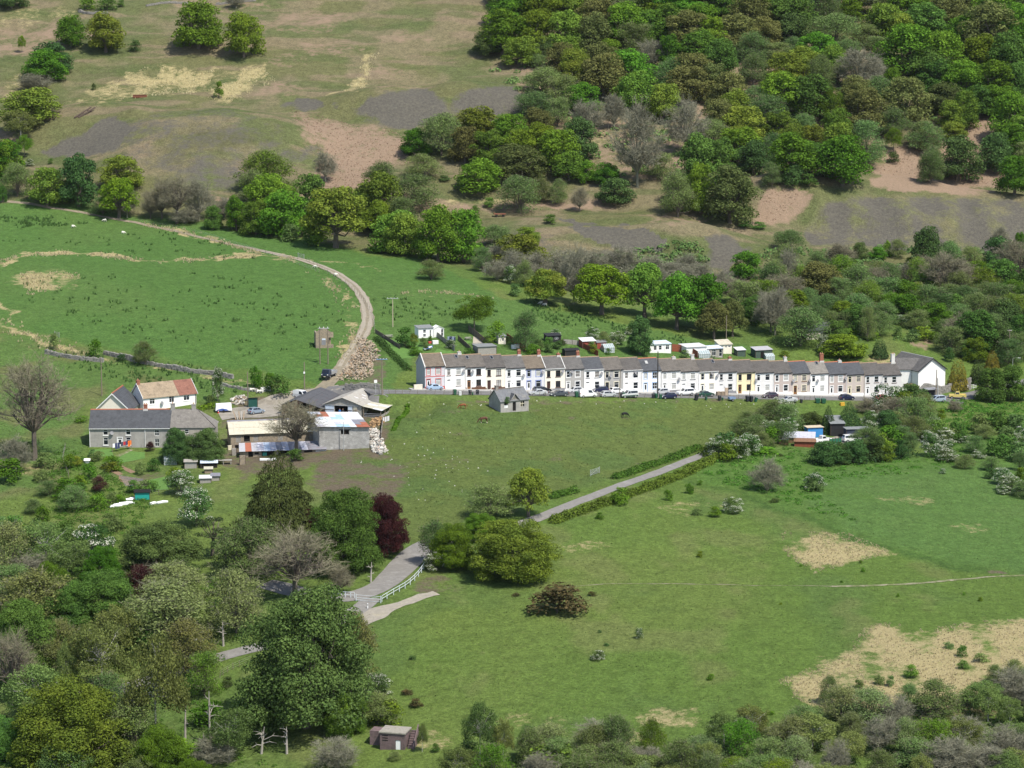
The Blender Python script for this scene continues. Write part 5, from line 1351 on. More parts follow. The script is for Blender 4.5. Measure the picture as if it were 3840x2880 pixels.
# ------------------------------------------------------------------ vehicles
M_TYRE = M('tyre',(0.02,0.02,0.02),0.9,0.1)
M_RIM = M('wheel_rim',(0.5,0.5,0.51),0.35,0.05,metal=0.7)
M_CARGL = M('car_glass',(0.012,0.015,0.02),0.05,0.1,spec=0.7)
M_LAMP = M('lamp_glass',(0.75,0.75,0.72),0.15,0.05,spec=0.6)
M_TAIL = M('tail_lamp',(0.35,0.02,0.02),0.2,0.05)
M_PLATE = M('number_plate',(0.7,0.68,0.5),0.5,0.05)
M_TRIMB = M('black_plastic',(0.03,0.03,0.032),0.6,0.1)
def paint(name,c,rough=0.25):
 m = M('paint_car_' + name,c,rough,0.03,1.0,spec=0.5)
 m.node_tree.nodes['Principled BSDF'].inputs['Coat Weight'].default_value = 0.5
 return m
ST = {  # x, z bottom, belt, top, half width; roof from r0 to r1 (indices)
 'hatch': ([(-1.95,.36,.80,.80,.74),(-1.86,.24,.93,.93,.82),(-1.72,.22,.97,1.02,.84),(-1.3,.2,.97,1.43,.85),(-.1,.2,.95,1.49,.86),(.45,.2,.93,1.38,.86),(1.05,.2,.92,.95,.85),(1.75,.24,.78,.78,.80),(1.98,.34,.60,.60,.70)],2,3,5,6,1.2,-1.25),
 'saloon': ([(-2.25,.36,.82,.82,.76),(-2.12,.24,.94,.94,.84),(-1.45,.2,.97,1.0,.87),(-.85,.2,.96,1.38,.87),(-.1,.2,.94,1.44,.88),(.4,.2,.92,1.35,.88),(1.15,.2,.9,.93,.87),(2.0,.24,.76,.76,.82),(2.25,.34,.58,.58,.72)],2,3,5,6,1.38,-1.36),
 'estate': ([(-2.3,.36,.85,.85,.78),(-2.2,.24,.95,.98,.84),(-2.12,.22,.97,1.1,.86),(-1.8,.2,.97,1.42,.87),(-.1,.2,.94,1.47,.88),(.4,.2,.92,1.38,.88),(1.15,.2,.9,.93,.87),(2.0,.24,.76,.76,.82),(2.25,.34,.58,.58,.72)],2,3,5,6,1.38,-1.36),
 'coupe': ([(-2.25,.36,.80,.80,.76),(-2.1,.24,.92,.92,.84),(-1.7,.2,.95,.97,.87),(-.6,.2,.94,1.32,.86),(-.1,.2,.93,1.37,.86),(.25,.2,.91,1.31,.86),(1.15,.2,.88,.9,.87),(2.0,.24,.72,.72,.82),(2.25,.34,.55,.55,.7)],2,3,5,6,1.35,-1.36),
 'beetle': ([(-2.0,.36,.62,.62,.62),(-1.8,.24,.86,.86,.78),(-1.4,.2,.98,1.05,.84),(-.75,.2,.98,1.42,.84),(0,.2,.97,1.5,.84),(.45,.2,.95,1.40,.84),(.95,.2,.95,1.0,.83),(1.6,.24,.84,.84,.76),(2.0,.36,.52,.52,.58)],2,3,5,6,1.28,-1.25),
 'mpv': ([(-2.05,.36,.9,.9,.78),(-1.98,.24,1.0,1.05,.84),(-1.92,.22,1.03,1.2,.86),(-1.7,.2,1.03,1.6,.87),(-.1,.2,1.0,1.66,.88),(.55,.2,.98,1.52,.88),(1.25,.2,.95,1.0,.87),(1.85,.24,.82,.82,.82),(2.05,.34,.6,.6,.72)],2,3,5,6,1.28,-1.28),
 'suv': ([(-2.2,.5,1.0,1.0,.82),(-2.14,.42,1.1,1.14,.86),(-2.1,.4,1.12,1.3,.88),(-1.95,.4,1.12,1.76,.88),(-.1,.4,1.1,1.82,.89),(.4,.4,1.09,1.76,.89),(.9,.4,1.08,1.12,.88),(2.0,.42,1.0,1.0,.86),(2.15,.5,.72,.72,.82)],2,3,5,6,1.4,-1.35),
 'van': ([(-2.2,.4,1.1,1.75,.84),(-2.15,.3,1.12,1.84,.87),(-2.1,.25,1.12,1.88,.88),(-1.9,.25,1.12,1.92,.88),(-.1,.25,1.1,1.94,.89),(.75,.25,1.08,1.84,.89),(1.45,.25,1.05,1.1,.88),(2.0,.28,.86,.86,.84),(2.2,.36,.62,.62,.76)],2,3,5,6,1.4,-1.35),
}
_carm = {}
def car(p,style,pmat,yaw,label,group='cars parked along the street',cat='car',name='parked_car',two=None):
 st,r0,r1,r2,r3,wf,wr = ST[style]
 root = empty(name,p,yaw); tag(root,label,cat,group)
 key = style
 if key not in _carm:
  rings = []
  for x,zb,be,to,hw in st:
   ht = hw * (0.80 if to > be + 0.06 else 0.93)
   rings.append([(x,-hw * .93,zb),(x,-hw,zb + .18),(x,-hw * 0.985,be),(x,-ht,to),(x,ht,to),(x,hw * .985,be),(x,hw,zb + .18),(x,hw * .93,zb)])
  v = [q for r in rings for q in r]; f = []
  for i in range(len(rings) - 1):
   for k in range(8):
    f.append([i * 8 + k,i * 8 + (k + 1) % 8,(i + 1) * 8 + (k + 1) % 8,(i + 1) * 8 + k])
  f += [list(range(8))[::-1],[(len(rings) - 1) * 8 + k for k in range(8)]]
  body = bpy.data.meshes.new('car_body'); body.from_pydata(v,[],f)
  bm = bmesh.new(); bm.from_mesh(body); bmesh.ops.recalc_face_normals(bm,faces=bm.faces); bm.to_mesh(body); bm.free()
  def quad(a,b,inset=0.07,lift=0.012):
   """glass between stations a and b over the top faces"""
   A_,B_ = rings[a],rings[b]
   c = [Vector(A_[3]),Vector(A_[4]),Vector(B_[4]),Vector(B_[3])]
   m = sum(c,Vector()) / 4; nrm = (c[1] - c[0]).cross(c[3] - c[0]).normalized()
   if nrm.z < 0: nrm = -nrm
   return [tuple(q + (m - q) * inset * 1.6 + nrm * lift) for q in c]
  mb = U_(M_CARGL); mb.face(quad(r2,r3)); ws = mb.mesh('windscreen')
  mb = U_(M_CARGL); mb.face(quad(r0,r1)); rw = mb.mesh('rear_window')
  sides = []
  for sg,i2,i3 in ((-1,2,3),(1,5,4)):
   for a,b in ((r1,(r1 + r2) // 2),((r1 + r2) // 2,r3)):
    if style == 'van' and a == r1: continue
    lo0,hi0 = Vector(rings[a][i2]),Vector(rings[a][i3]); lo1,hi1 = Vector(rings[b][i2]),Vector(rings[b][i3])
    pts = [lo0 + (hi0 - lo0) * .08,lo1 + (hi1 - lo1) * .08]
    if b == r3:
     m2 = (r2,); up = Vector(rings[r2][i3]) * 0.86 + Vector(rings[r2][i2]) * 0.14
     pts = [lo0 * .92 + hi0 * .08,Vector(rings[b][i2]) * .8 + lo0 * .2,up,lo0 * .14 + hi0 * .86]
    else:
     pts = [lo0 * .92 + hi0 * .08,lo1 * .92 + hi1 * .08,lo1 * .14 + hi1 * .86,lo0 * .14 + hi0 * .86]
    m = sum(pts,Vector()) / 4
    mb = U_(M_CARGL); mb.face([tuple(q + (m - q) * .06 + Vector((0,sg * .02,.004))) for q in pts]); sides.append(mb.mesh('side_window'))
  _carm[key] = (body,ws,rw,sides)
 body,ws,rw,sides = _carm[key]
 o = bpy.data.objects.new('body',body); col.objects.link(o); o.parent = root
 if not body.materials: body.materials.append(pmat)
 o.material_slots[0].link = 'OBJECT'; o.material_slots[0].material = pmat
 link('windscreen',ws,root); link('rear_window',rw,root)
 for sm in sides: link('side_window',sm,root)
 hw = st[4][4]; wrad = .38 if style in ('suv',) else .315
 if ('w',wrad) not in _carm:
  mb = U_(M_TYRE); mb.tube((0,-.11,0),(0,.11,0),wrad,n=14); t = mb.mesh('tyre')
  mb = U_(M_RIM); mb.tube((0,-.118,0),(0,.118,0),wrad * .64,n=10); _carm[('w',wrad)] = (t,mb.mesh('rim'))
 t,r = _carm[('w',wrad)]
 for x in (wf,wr):
  for sg in (-1,1):
   wl = link('wheel',t,root,loc=(x,sg * (hw - .1),wrad)); link('rim',r,wl)
 L0,L1 = st[0],st[-1]
 for sg in (-1,1):
  mb = U_(M_LAMP); mb.box(L1[0] - .22,L1[0] - .02,sg * L1[4] * .93 - .13,sg * L1[4] * .93 + .13,L1[2] - .06,L1[2] + .12); mb.build('headlight',None,root)
  mb = U_(M_TAIL); mb.box(L0[0] - .02,L0[0] + .12,sg * L0[4] * .93 - .1,sg * L0[4] * .93 + .1,L0[2] - .16,L0[2] + .06); mb.build('tail_light',None,root)
 mb = U_(M_PLATE); mb.box(L0[0] - .03,L0[0] - .005,-.26,.26,.48,.6); mb.build('number_plate',None,root)
 mb = U_(M_PLATE); mb.box(L1[0] + .005,L1[0] + .03,-.26,.26,.42,.54); mb.build('number_plate',None,root)
 if two:
  mb = U_(two)
  for sg in (-1,1): mb.box(-2.0,1.95,sg * hw * 1.0 - .012,sg * hw * 1.0 + .012,.45,.72)
  mb.build('side_panel',None,root)
  mb = U_(M_TYRE); mb.tube((-2.36,0,.95),(-2.16,0,.95),.33,n=12); mb.build('spare_wheel',None,root)
 return root
SIL = paint('silver',(0.46,0.47,0.48)); PBLK = paint('black',(0.015,0.015,0.018)); DBL = paint('darkblue',(0.018,0.022,0.06)); DGR = paint('slate',(0.07,0.08,0.095)); PWH = paint('white',(0.78,0.78,0.77)); PGR = paint('green',(0.012,0.06,0.04)); PPU = paint('purple',(0.05,0.03,0.05)); PRED = paint('red',(0.30,0.02,0.025)); PBLU = paint('pale_blue',(0.34,0.46,0.60)); PYEL = paint('yellow',(0.62,0.50,0.16)); PPALE = paint('pale_silver',(0.56,0.57,0.57)); PSB = paint('silver_blue',(0.30,0.36,0.43))
def street_car(sx,sy,style,m,back,label,**k):
 p = P(sx,sy); p.z += 0.05
 return car(p,style,m,TH - math.atan((TZ0 - TZ1) / TLEN) * 0 + (math.pi if back else 0),label,**k)
street_car(1631,1463,'beetle',PBLU,False,'pale blue rounded small car in front of the red-trimmed house')
street_car(2034,1472,'estate',PBLK,False,'black estate car at the pavement behind a silver saloon')
street_car(2018,1482,'saloon',SIL,True,'silver saloon just right of the derelict hut')
street_car(2096,1486,'saloon',DGR,True,'slate blue saloon left of the white van')
street_car(2158,1474,'hatch',PPALE,True,'pale hatchback half hidden by the left end of the white van')
street_car(2203,1490,'van',PWH,False,'white panel van with side window, biggest vehicle on the street',cat='van',name='parked_van')
street_car(2252,1472,'hatch',DBL,True,'dark hatchback at the pavement behind the white van nose')
street_car(2281,1489,'hatch',SIL,False,'silver hatchback directly right of the white van')
street_car(2314,1476,'hatch',PWH,False,'white hatchback at the pavement behind a silver hatchback')
street_car(2359,1492,'suv',PPALE,True,'two-tone off-roader with dark green lower sides',two=paint('offgreen',(0.03,0.07,0.05)))
street_car(2481,1479,'hatch',SIL,True,'silver hatchback at the pavement just right of the tall pole')
street_car(2507,1495,'hatch',DBL,True,'dark blue hatchback nearest the paddock just right of the tall pole')
street_car(2570,1484,'suv',PWH,True,'white off-roader parked left of the dark green saloon')
street_car(2645,1487,'saloon',PGR,False,'dark green saloon at the pavement')
street_car(2887,1493,'hatch',PPU,True,'dark purple hatchback in front of the pink-brown house')
street_car(2957,1508,'coupe',SIL,True,'silver coupe nearest the paddock right of the purple hatchback')
street_car(3175,1500,'hatch',DBL,False,'dark blue hatchback near the right end of the terrace')
street_car(3313,1502,'hatch',PRED,False,'red hatchback half hidden by bare bushes')
car(P(3515,1508,.08),'mpv',PSB,R(200),'silver-blue people carrier by the bus shelter')
def pickup(p,yaw,pm,label,cabin=None,bed_load=None):
 root = empty('pickup_truck',p,yaw); tag(root,label,'pickup truck')
 mb = U_(pm); mb.box(-2.2,2.1,-.86,.86,.5,.86); mb.box(0.75,2.1,-.84,.84,.862,1.12); mb.box(-.65,.75,-.84,.84,.862,1.15)
 mb.box(-2.2,-.67,-.86,-.78,.862,1.18); mb.box(-2.2,-.67,.78,.86,.862,1.18); mb.box(-2.2,-2.12,-.77,.77,.862,1.18); mb.build('body',None,root,bevel=.04)
 mb = U_(cabin or pm); mb.hexa([(-.62,-.8,1.153),(.72,-.8,1.153),(.72,.8,1.153),(-.62,.8,1.153),(-.52,-.7,1.82),(.38,-.7,1.82),(.38,.7,1.82),(-.52,.7,1.82)]); mb.build('cab',None,root,bevel=.04)
 mb = U_(M_CARGL); mb.face([(.715,-.68,1.24),(.715,.68,1.24),(.44,.6,1.74),(.44,-.6,1.74)]); mb.build('windscreen',None,root)
 for sg in (-1,1):
  mb = U_(M_CARGL); mb.face([(-.45,sg * .79,1.22),(.58,sg * .79,1.22),(.34,sg * .725,1.72),(-.4,sg * .725,1.72)]); mb.build('side_window',None,root)
  mb = U_(M_LAMP); mb.tube((2.1,sg * .62,.98),(2.14,sg * .62,.98),.1,n=8); mb.build('headlight',None,root)
  for x in (1.4,-1.4):
   mb = U_(M_TYRE); mb.tube((0,-.12,0),(0,.12,0),.37,n=12); w = mb.build('wheel',None,root,loc=(x,sg * .78,.37)); mb = U_(M_RIM); mb.tube((0,-.13,0),(0,.13,0),.2,n=8); mb.build('rim',None,w)
 mb = U_(M_TRIMB); mb.box(2.105,2.2,-.85,.85,.45,.62); mb.box(-2.3,-2.205,-.85,.85,.45,.6); mb.build('bumper',None,root)
 return root
pickup(P(3590,1496,.08),R(172),PYEL,'yellow pick-up truck by the golden conifer')
# ------------------------------------------------------------------ bins, trailer, boxes at the kerb
M_BINS = {'green': M('bin_green',(0.02,0.09,0.05),0.55,0.1),'black': M('bin_black',(0.025,0.027,0.035),0.55,0.1),'white': M('bin_white',(0.62,0.62,0.62),0.6,0.1)}
def bin_at(sx,sy,c,label,k=1.0,tilt=0.0,wide=1.0):
 p = P(sx,sy)
 root = empty('wheelie_bin',p,TH + R(random.Random(sx).uniform(-12,12))); root.rotation_euler.y = tilt; tag(root,label,'bin','bins along the kerb'); root.scale = (k * wide,k,k)
 mb = U_(M_BINS[c]); mb.hexa([(-.24,-.24,.06),(.24,-.24,.06),(.24,.28,.06),(-.24,.28,.06),(-.3,-.32,1.0),(.3,-.32,1.0),(.3,.36,1.0),(-.3,.36,1.0)]); mb.build('tub',None,root)
 mb = U_(M_BINS[c]); mb.hexa([(-.32,-.36,1.004),(.32,-.36,1.004),(.32,.4,1.004),(-.32,.4,1.004),(-.27,-.3,1.09),(.27,-.3,1.09),(.27,.36,1.13),(-.27,.36,1.13)]); mb.build('lid',None,root)
 for sg in (-1,1):
  mb = U_(M_TYRE); mb.tube((sg * .24,.3,.1),(sg * .3,.3,.1),.1,n=8); mb.build('wheel',None,root)
 return root
for a in ((1706,1481,'green','green bin right of the pale blue rounded car',1.15),(1763,1480,'black','black bin in the middle left of the derelict hut'),(1772,1482,'green','small green bin between two black bins',.6),(1791,1480,'black','black bin nearest to the derelict hut on its left'),
          (2162,1490,'green','large green bin at the tail of the white van',1.25),(2328,1492,'black','black bin beside the two-tone off-roader',1.15),(2339,1492,'green','green bin against the two-tone off-roader',1.1),
          (2449,1494,'black','black bin left of the tall pole'),(2460,1494,'green','green bin at the foot of the tall pole'),(2477,1496,'green','green bin between tall pole and dark blue hatchback'),
          (2610,1501,'black','black bin leaning over, below the white off-roader',1.25,.18),(2648,1502,'green','small green bin below the dark green saloon',.75),(2698,1503,'black','black bin left of the small blue trailer',1.1),(2709,1502,'green','small green bin at the side of the black bin by the trailer',.6),
          (2803,1507,'black','black bin left of the leaning pole',1.25),(2817,1507,'black','black bin right of the leaning pole',1.25),(2832,1508,'green','green bin tipped against the black pair',1.0,.35),
          (3005,1511,'black','small black bin right of the silver coupe',.8),(3066,1513,'green','wide green bin, left of the wide pair',1.1,0,1.7),(3088,1514,'green','wide green bin, right of the wide pair',1.1,0,1.7)):
 bin_at(*a)
def crate_at(sx,sy,w,h,d,mat,name,label,cat,yaw=TH,dz=0.0,frame=True):
 p = P(sx,sy,dz); root = empty(name,p,yaw); tag(root,label,cat)
 mb = U_(mat); n = max(2,int(h / .16))
 for i in range(n): mb.box(-w / 2,w / 2,-d / 2,d / 2,h * i / n,h * (i + .88) / n)
 mb.build('board',None,root)
 if frame:
  mb = U_(M_WOODD)
  for sx_ in (-1,1): mb.box(sx_ * w / 2 - .05,sx_ * w / 2 + .05,-d / 2 - .03,-d / 2 + .0,0,h)
  mb.build('batten',None,root)
 return root
M_WOOD = M('weathered_wood',(0.26,0.20,0.14),0.9,0.25,2.5)
M_WOODD = M('dark_wood',(0.09,0.065,0.05),0.9,0.25,2.5)
M_WOODR = M('red_stained_wood',(0.24,0.065,0.035),0.85,0.2,2.5)
M_WOODG = M('grey_wood',(0.30,0.28,0.25),0.9,0.25,2.5)
crate_at(2694,1484,1.0,.95,.8,M_WOOD,'wooden_crate','brown wooden crate at a door, left of the pair','crate',dz=.1)
crate_at(2709,1484,1.0,.95,.8,M_WOOD,'wooden_crate','brown wooden crate at a door, right of the pair','crate',dz=.1)
crate_at(2724,1484,.9,1.9,.12,M('beige_board',(0.46,0.36,0.26),.9),'board_stack','beige board leaning by the brown crates','board',dz=.1)
def small_trailer(sx,sy,yaw,label):
 p = P(sx,sy); r = empty('trailer',p,yaw); tag(r,label,'trailer'); m = M('trailer_blue',(0.20,0.28,0.42),.5)
 mb = U_(m); mb.box(-.8,.8,-.55,.55,.45,.5);
 for b in ((-.8,.8,-.55,-.5),(-.8,.8,.5,.55)): mb.box(*b,.502,.95)
 mb.box(-.8,-.75,-.498,.498,.502,.95); mb.box(.75,.8,-.498,.498,.502,.95); mb.build('tub',None,r)
 for sg in (-1,1):
  mb = U_(M_TYRE); mb.tube((0,sg * .57,.28),(0,sg * .72,.28),.28,n=10); w = mb.build('wheel',None,r); mb = U_(M_RIM); mb.tube((0,sg * .565,.28),(0,sg * .73,.28),.16,n=8); mb.build('rim',None,w)
 mb = U_(M_IRON); mb.tube((.8,0,.46),(1.7,0,.42),.04); mb.build('drawbar',None,r)
small_trailer(2744,1503,TH + math.pi,'small blue-grey car trailer on the verge')
crate_at(3158,1522,1.1,.8,.7,M('salt_yellow',(0.62,0.36,0.04),.6),'grit_bin','orange-yellow grit bin on the verge by the conifers','bin',frame=False)
crate_at(1725,1482,.6,.95,.55,M_BINS['white'],'fridge','white-grey fridge dumped beside a green bin','fridge',frame=False)
crate_at(1610 - 42,1462,2.2,1.3,.35,M('cream_board',(0.74,0.68,0.56),.85),'sign_board','cream hoarding board left of the red-trimmed house','board')
# ------------------------------------------------------------------ poles, lamp posts
M_POLE = M('pole_wood',(0.20,0.165,0.125),0.9,0.2,2)
def pole(bx,by,tx,ty,label,r=0.14,arms=(),mat=None,name='telegraph_pole',cat='pole',group='utility poles',box=None):
 p = P(bx,by); k = p.y / FPX
 h = (by - ty) * k / math.cos(R(8)); lean = (tx - bx) * k
 root = empty(name,p); tag(root,label,cat,group)
 mb = U_(mat or M_POLE); mb.path([(0,0,-.4),(lean * .5,0,h * .5),(lean,0,h)],[r * 1.15,r,r * .75],8); mb.build('post',None,root)
 for (dz,w,m) in arms:
  mb = U_(m); mb.box(lean - w / 2,lean + w / 2,-.16,-.06,h - dz - .06,h - dz + .06); a = mb.build('crossarm',None,root)
  mi = U_(TRIM['white'])
  for q in (-.42,-.14,.14,.42): mi.tube((lean + w * q,-.11,h - dz + .06),(lean + w * q,-.11,h - dz + .26),.06,.04,6)
  mi.build('insulator',None,a)
 if box:
  mb = U_(TRIM['white']); mb.box(lean * .7 - .18,lean * .7 + .18,-.3,-.14,h * box - .2,h * box + .25); mb.build('box',None,root)
 return root
pole(2466,1490,2466,1316,'tallest dark telegraph pole in front of the terrace',.15,name='telegraph_pole',mat=M('tarred_pole',(0.05,0.045,0.04),.9))
pole(2323,1494,2326,1384,'thin grey pole in front of the terrace left of the tallest',.09)
pole(2809,1505,2817,1396,'leaning thin pole in front of the pale yellow house',.09)
pole(3240,1540,3238,1395,'thin pole at the right end of the terrace in the bare bushes',.08)
pole(3509,1500,3510,1385,'telegraph pole beside the bus shelter',.13)
pole(3517,1497,3514,1417,'pale concrete post beside the telegraph pole at the bus shelter',.16,mat=M_PAVE)
pole(2723,1297,2723,1182,'pole on the grass behind the white flat-roofed garage',.12)
pole(3785,1350,3783,1236,'pole on the grassy slope at the far right',.13,((.25,1.2,M_POLE),))
pole(1473,1226,1473,1116,'pale pole with a wide crossarm alone in the green field',.12,((.2,3.0,M_STEEL),),mat=M('pale_pole',(0.42,0.37,0.26),.9))
pole(1433,1480,1433,1342,'pole with a blue-grey crossarm beside the log heap',.13,((.2,2.6,M('arm_blue',(0.12,0.25,0.5),.6)),))
pole(1142,1462,1142,1357,'pole with white box left of the dark-roofed barn',.13,box=.62)
pole(930,1523,930,1392,'pole behind the dark green skip in the farm yard',.12)
pole(382,1484,382,1336,'tall pole on the bank behind the cream gabled house',.12)
pole(1289,1690,1289,1580,'thin steel pole against the grey block shed',.07,mat=M_STEEL)
def lamp(sx,sy,ty,dx,label):
 p = P(sx,sy); k = p.y / FPX; h = (sy - ty) * k; r = empty('street_lamp',p); tag(r,label,'lamp post')
 mb = U_(M_STEEL); mb.path([(0,0,-.3),(0,0,h),(dx * .6,0,h + .12),(dx,0,h + .12)],[.1,.07,.05,.05],6); mb.build('post',None,r)
 mb = U_(TRIM['white']); mb.box(dx - .1,dx + .6 * (1 if dx > 0 else -1),-.12,.12,h + .03,h + .2); mb.build('lamp_head',None,r)
lamp(3797,1385,1343,1.4,'street lamp with a long arm at the far right edge')
lamp(753,2462,2398,-.4,'small white lamp post beside the lower lane')
def hpole():
 a,b = P(1200,1366),P(1227,1380); k = a.y / FPX; h = (1366 - 1226) * k
 r = empty('transformer_poles',a); tag(r,'double pole with a transformer in front of the stone ruin','pole')
 d = b - a; d.y = 0
 for q,z in ((Vector((0,0,0)),0),(d,d.z)):
  mb = U_(M_POLE); mb.tube((q.x,0,z - .3),(q.x,0,h),.14,.11,8); mb.build('post',None,r)
 mb = U_(M_STEEL); mb.box(-.4,d.x + .4,-.2,-.05,h - .25,h - .1); mb.build('crossarm',None,r)
 mb = U_(M_DISH); mb.box(d.x * .5 - .5,d.x * .5 + .5,-.55,-.1,h - 4.2,h - 3.0); mb.build('transformer',None,r)
 mb = U_(TRIM['white'])
 for q in (0,.5,1): mb.tube((d.x * q,-.12,h - .1),(d.x * q,-.12,h + .2),.08,n=6)
 mb.build('insulator',None,r)
hpole()
# ------------------------------------------------------------------ wire fence along the paddock side of the street
def fence(pts,spacing,h,label,wires=(0.35,0.7,1.0),post=0.05,mat=None,lean=0.06,rails=None,name='wire_fence',seed=1,world=False,group=None):
 rng = random.Random(seed)
 c = smooth_line(pts if world else [P(*q)[:2] for q in pts],spacing)
 z0 = gz(c[0][0],c[0][1])
 r = empty(name,(c[0][0],c[0][1],z0)); tag(r,label,'fence',group)
 tops = []
 pm = {}
 for x,y in c:
  z = gz(x,y)
  hh = h * rng.uniform(.85,1.1)
  key = round(hh,1)
  if key not in pm:
   mb = U_(mat or M_POLE); mb.tube((0,0,-.3),(0,0,key),post,post * .9,6); pm[key] = mb.mesh('post')
  link('post',pm[key],r,loc=(x - c[0][0],y - c[0][1],z - z0),rot=(rng.uniform(-lean,lean),rng.uniform(-lean,lean) * 2,0))
  tops.append((x - c[0][0],y - c[0][1],z - z0))
 for wz in wires:
  mb = U_(M_STEEL); mb.path([(a,b,cc + wz * h) for a,b,cc in tops],.012,3); mb.build('wire',None,r)
 for wz in (rails or ()):
  for i in range(len(tops) - 1):
   mb = U_(mat or M_POLE); a,b = Vector(tops[i]),Vector(tops[i + 1]); mb.tube(tuple(a + Vector((0,0,wz * h))),tuple(b + Vector((0,0,wz * h))),.05,n=4); mb.build('rail',None,r)
 return r
fence([TW(-14,-8.9)[:2],TW(20,-8.9)[:2],TW(60,-9.0)[:2],TW(100,-9.0)[:2]],1.9,1.25,'leaning post and wire fence between street and paddock',seed=3,lean=.12,world=True)
# ------------------------------------------------------------------ farm buildings
def at_depth(sx,sy,Y):
 d = ray(sx,sy); t = Y / d[1]
 return Vector((t * d[0],Y,CAM_H + t * d[2]))
M_STONE = M('rubble_stone',(0.30,0.245,0.175),0.95,0.3,3.5,0.03,6,hue2=(0.19,0.16,0.125),patch=0.6,pscale=1.6)
M_STONE2 = M('grey_stone',(0.27,0.25,0.22),0.95,0.3,3.5,0.03,6,hue2=(0.17,0.155,0.135),patch=0.6,pscale=1.2)
M_GREYREND = M('grey_render',(0.33,0.315,0.29),0.95,0.14,0.8,0.006,30,hue2=(0.26,0.25,0.235),patch=0.5,pscale=0.5)
M_TANREND = M('tan_render',(0.35,0.32,0.275),0.95,0.14,0.8,0.006,30,hue2=(0.28,0.255,0.22),patch=0.5,pscale=0.5)
def blockm():
 m = M('concrete_block',(0.36,0.35,0.33),0.95,0.18,1.2,0,hue2=(0.46,0.45,0.43),patch=0.4,pscale=0.6)
 n = m.node_tree; L = n.links; b = n.nodes['Principled BSDF']
 tc = n.nodes.new('ShaderNodeTexCoord'); sp = n.nodes.new('ShaderNodeSeparateXYZ'); cb = n.nodes.new('ShaderNodeCombineXYZ'); ad = n.nodes.new('ShaderNodeMath')
 L.new(tc.outputs['Object'],sp.inputs[0]); L.new(sp.outputs[0],ad.inputs[0]); L.new(sp.outputs[1],ad.inputs[1]); L.new(ad.outputs[0],cb.inputs[0]); L.new(sp.outputs[2],cb.inputs[1])
 br = n.nodes.new('ShaderNodeTexBrick'); br.inputs['Scale'].default_value = 1; br.inputs['Brick Width'].default_value = .45; br.inputs['Row Height'].default_value = .225; br.inputs['Mortar Size'].default_value = .015
 br.inputs['Color1'].default_value = (1.2,1.2,1.2,1); br.inputs['Color2'].default_value = (.8,.8,.8,1); br.inputs['Mortar'].default_value = (.5,.5,.5,1)
 L.new(cb.outputs[0],br.inputs[0]); src = b.inputs['Base Color'].links[0].from_socket
 mx = n.nodes.new('ShaderNodeMix'); mx.data_type = 'RGBA'; mx.blend_type = 'MULTIPLY'; mx.inputs[0].default_value = .5
 L.new(src,mx.inputs[6]); L.new(br.outputs['Color'],mx.inputs[7]); L.new(mx.outputs[2],b.inputs['Base Color']); return m
M_BLOCK = blockm()
def sheetm(name,c,rough=0.55,rust=0.25,metal=0.0):
 m = M('sheet_' + name,c,rough,0.12,1.2,0,hue2=(c[0] * .72 + .05,c[1] * .66,c[2] * .6),patch=rust,pscale=1.1,metal=metal)
 n = m.node_tree; L = n.links
 w = n.nodes.new('ShaderNodeTexWave'); w.inputs['Scale'].default_value = 2.2; tc = n.nodes.new('ShaderNodeTexCoord'); L.new(tc.outputs['Object'],w.inputs[0])
 bp = n.nodes.new('ShaderNodeBump'); bp.inputs['Strength'].default_value = .5; bp.inputs['Distance'].default_value = .05; L.new(w.outputs['Fac'],bp.inputs['Height']); L.new(bp.outputs[0],n.nodes['Principled BSDF'].inputs['Normal'])
 return m
SH = {'cream': sheetm('cream',(0.50,0.47,0.37)),'white': sheetm('white',(0.62,0.62,0.62),rust=.1),'grey': sheetm('grey',(0.40,0.40,0.42)),'cement': sheetm('cement',(0.36,0.34,0.30),.9),'rust': sheetm('rust',(0.34,0.12,0.07),.8),'blue': sheetm('blue',(0.36,0.52,0.64)),'paleblue': sheetm('paleblue',(0.58,0.66,0.76)),'dark': sheetm('dark',(0.085,0.085,0.09),.7,.1),'slategrey': sheetm('slategrey',(0.22,0.22,0.25)),'mauve': sheetm('mauve',(0.5,0.5,0.56))}
M_DARK = M('dark_inside',(0.012,0.011,0.010),1.0,0.1)  # near-black: shade inside openings put into the colour, also plain dark parts
def roof_sheets(parent,c00,c10,c11,c01,nu,nv,pick,name='roof_sheet',t=0.035,rng=None):
 """sheets laid over the quadrilateral c00(eave left) c10(eave right) c11(ridge right) c01(ridge left); every sheet a piece of its own"""
 rng = rng or random.Random(3)
 a,b,c,d = map(Vector,(c00,c10,c11,c01))
 up = (b - a).cross(d - a).normalized()
 if up.z < 0: up = -up
 for j in range(nv):
  for i in range(nu):
   def pt(u,v): return (a * (1 - u) + b * u) * (1 - v) + (d * (1 - u) + c * u) * v
   u0,u1 = (i + .004) / nu,(i + .996) / nu; v0,v1 = max((j - .06) / nv,-.02 if j == 0 else 0),(j + 1) / nv
   lift = up * (0.02 * (j % 2) + 0.012 * (i % 2) + rng.uniform(0,.012))
   q = [pt(u0,v0) + lift + up * .025,pt(u1,v0) + lift + up * .025,pt(u1,v1) + lift,pt(u0,v1) + lift]
   mb = U_(SH[pick(i,j)]); mb.hexa([tuple(x) for x in q] + [tuple(x + up * t) for x in q]); mb.build(name,None,parent)
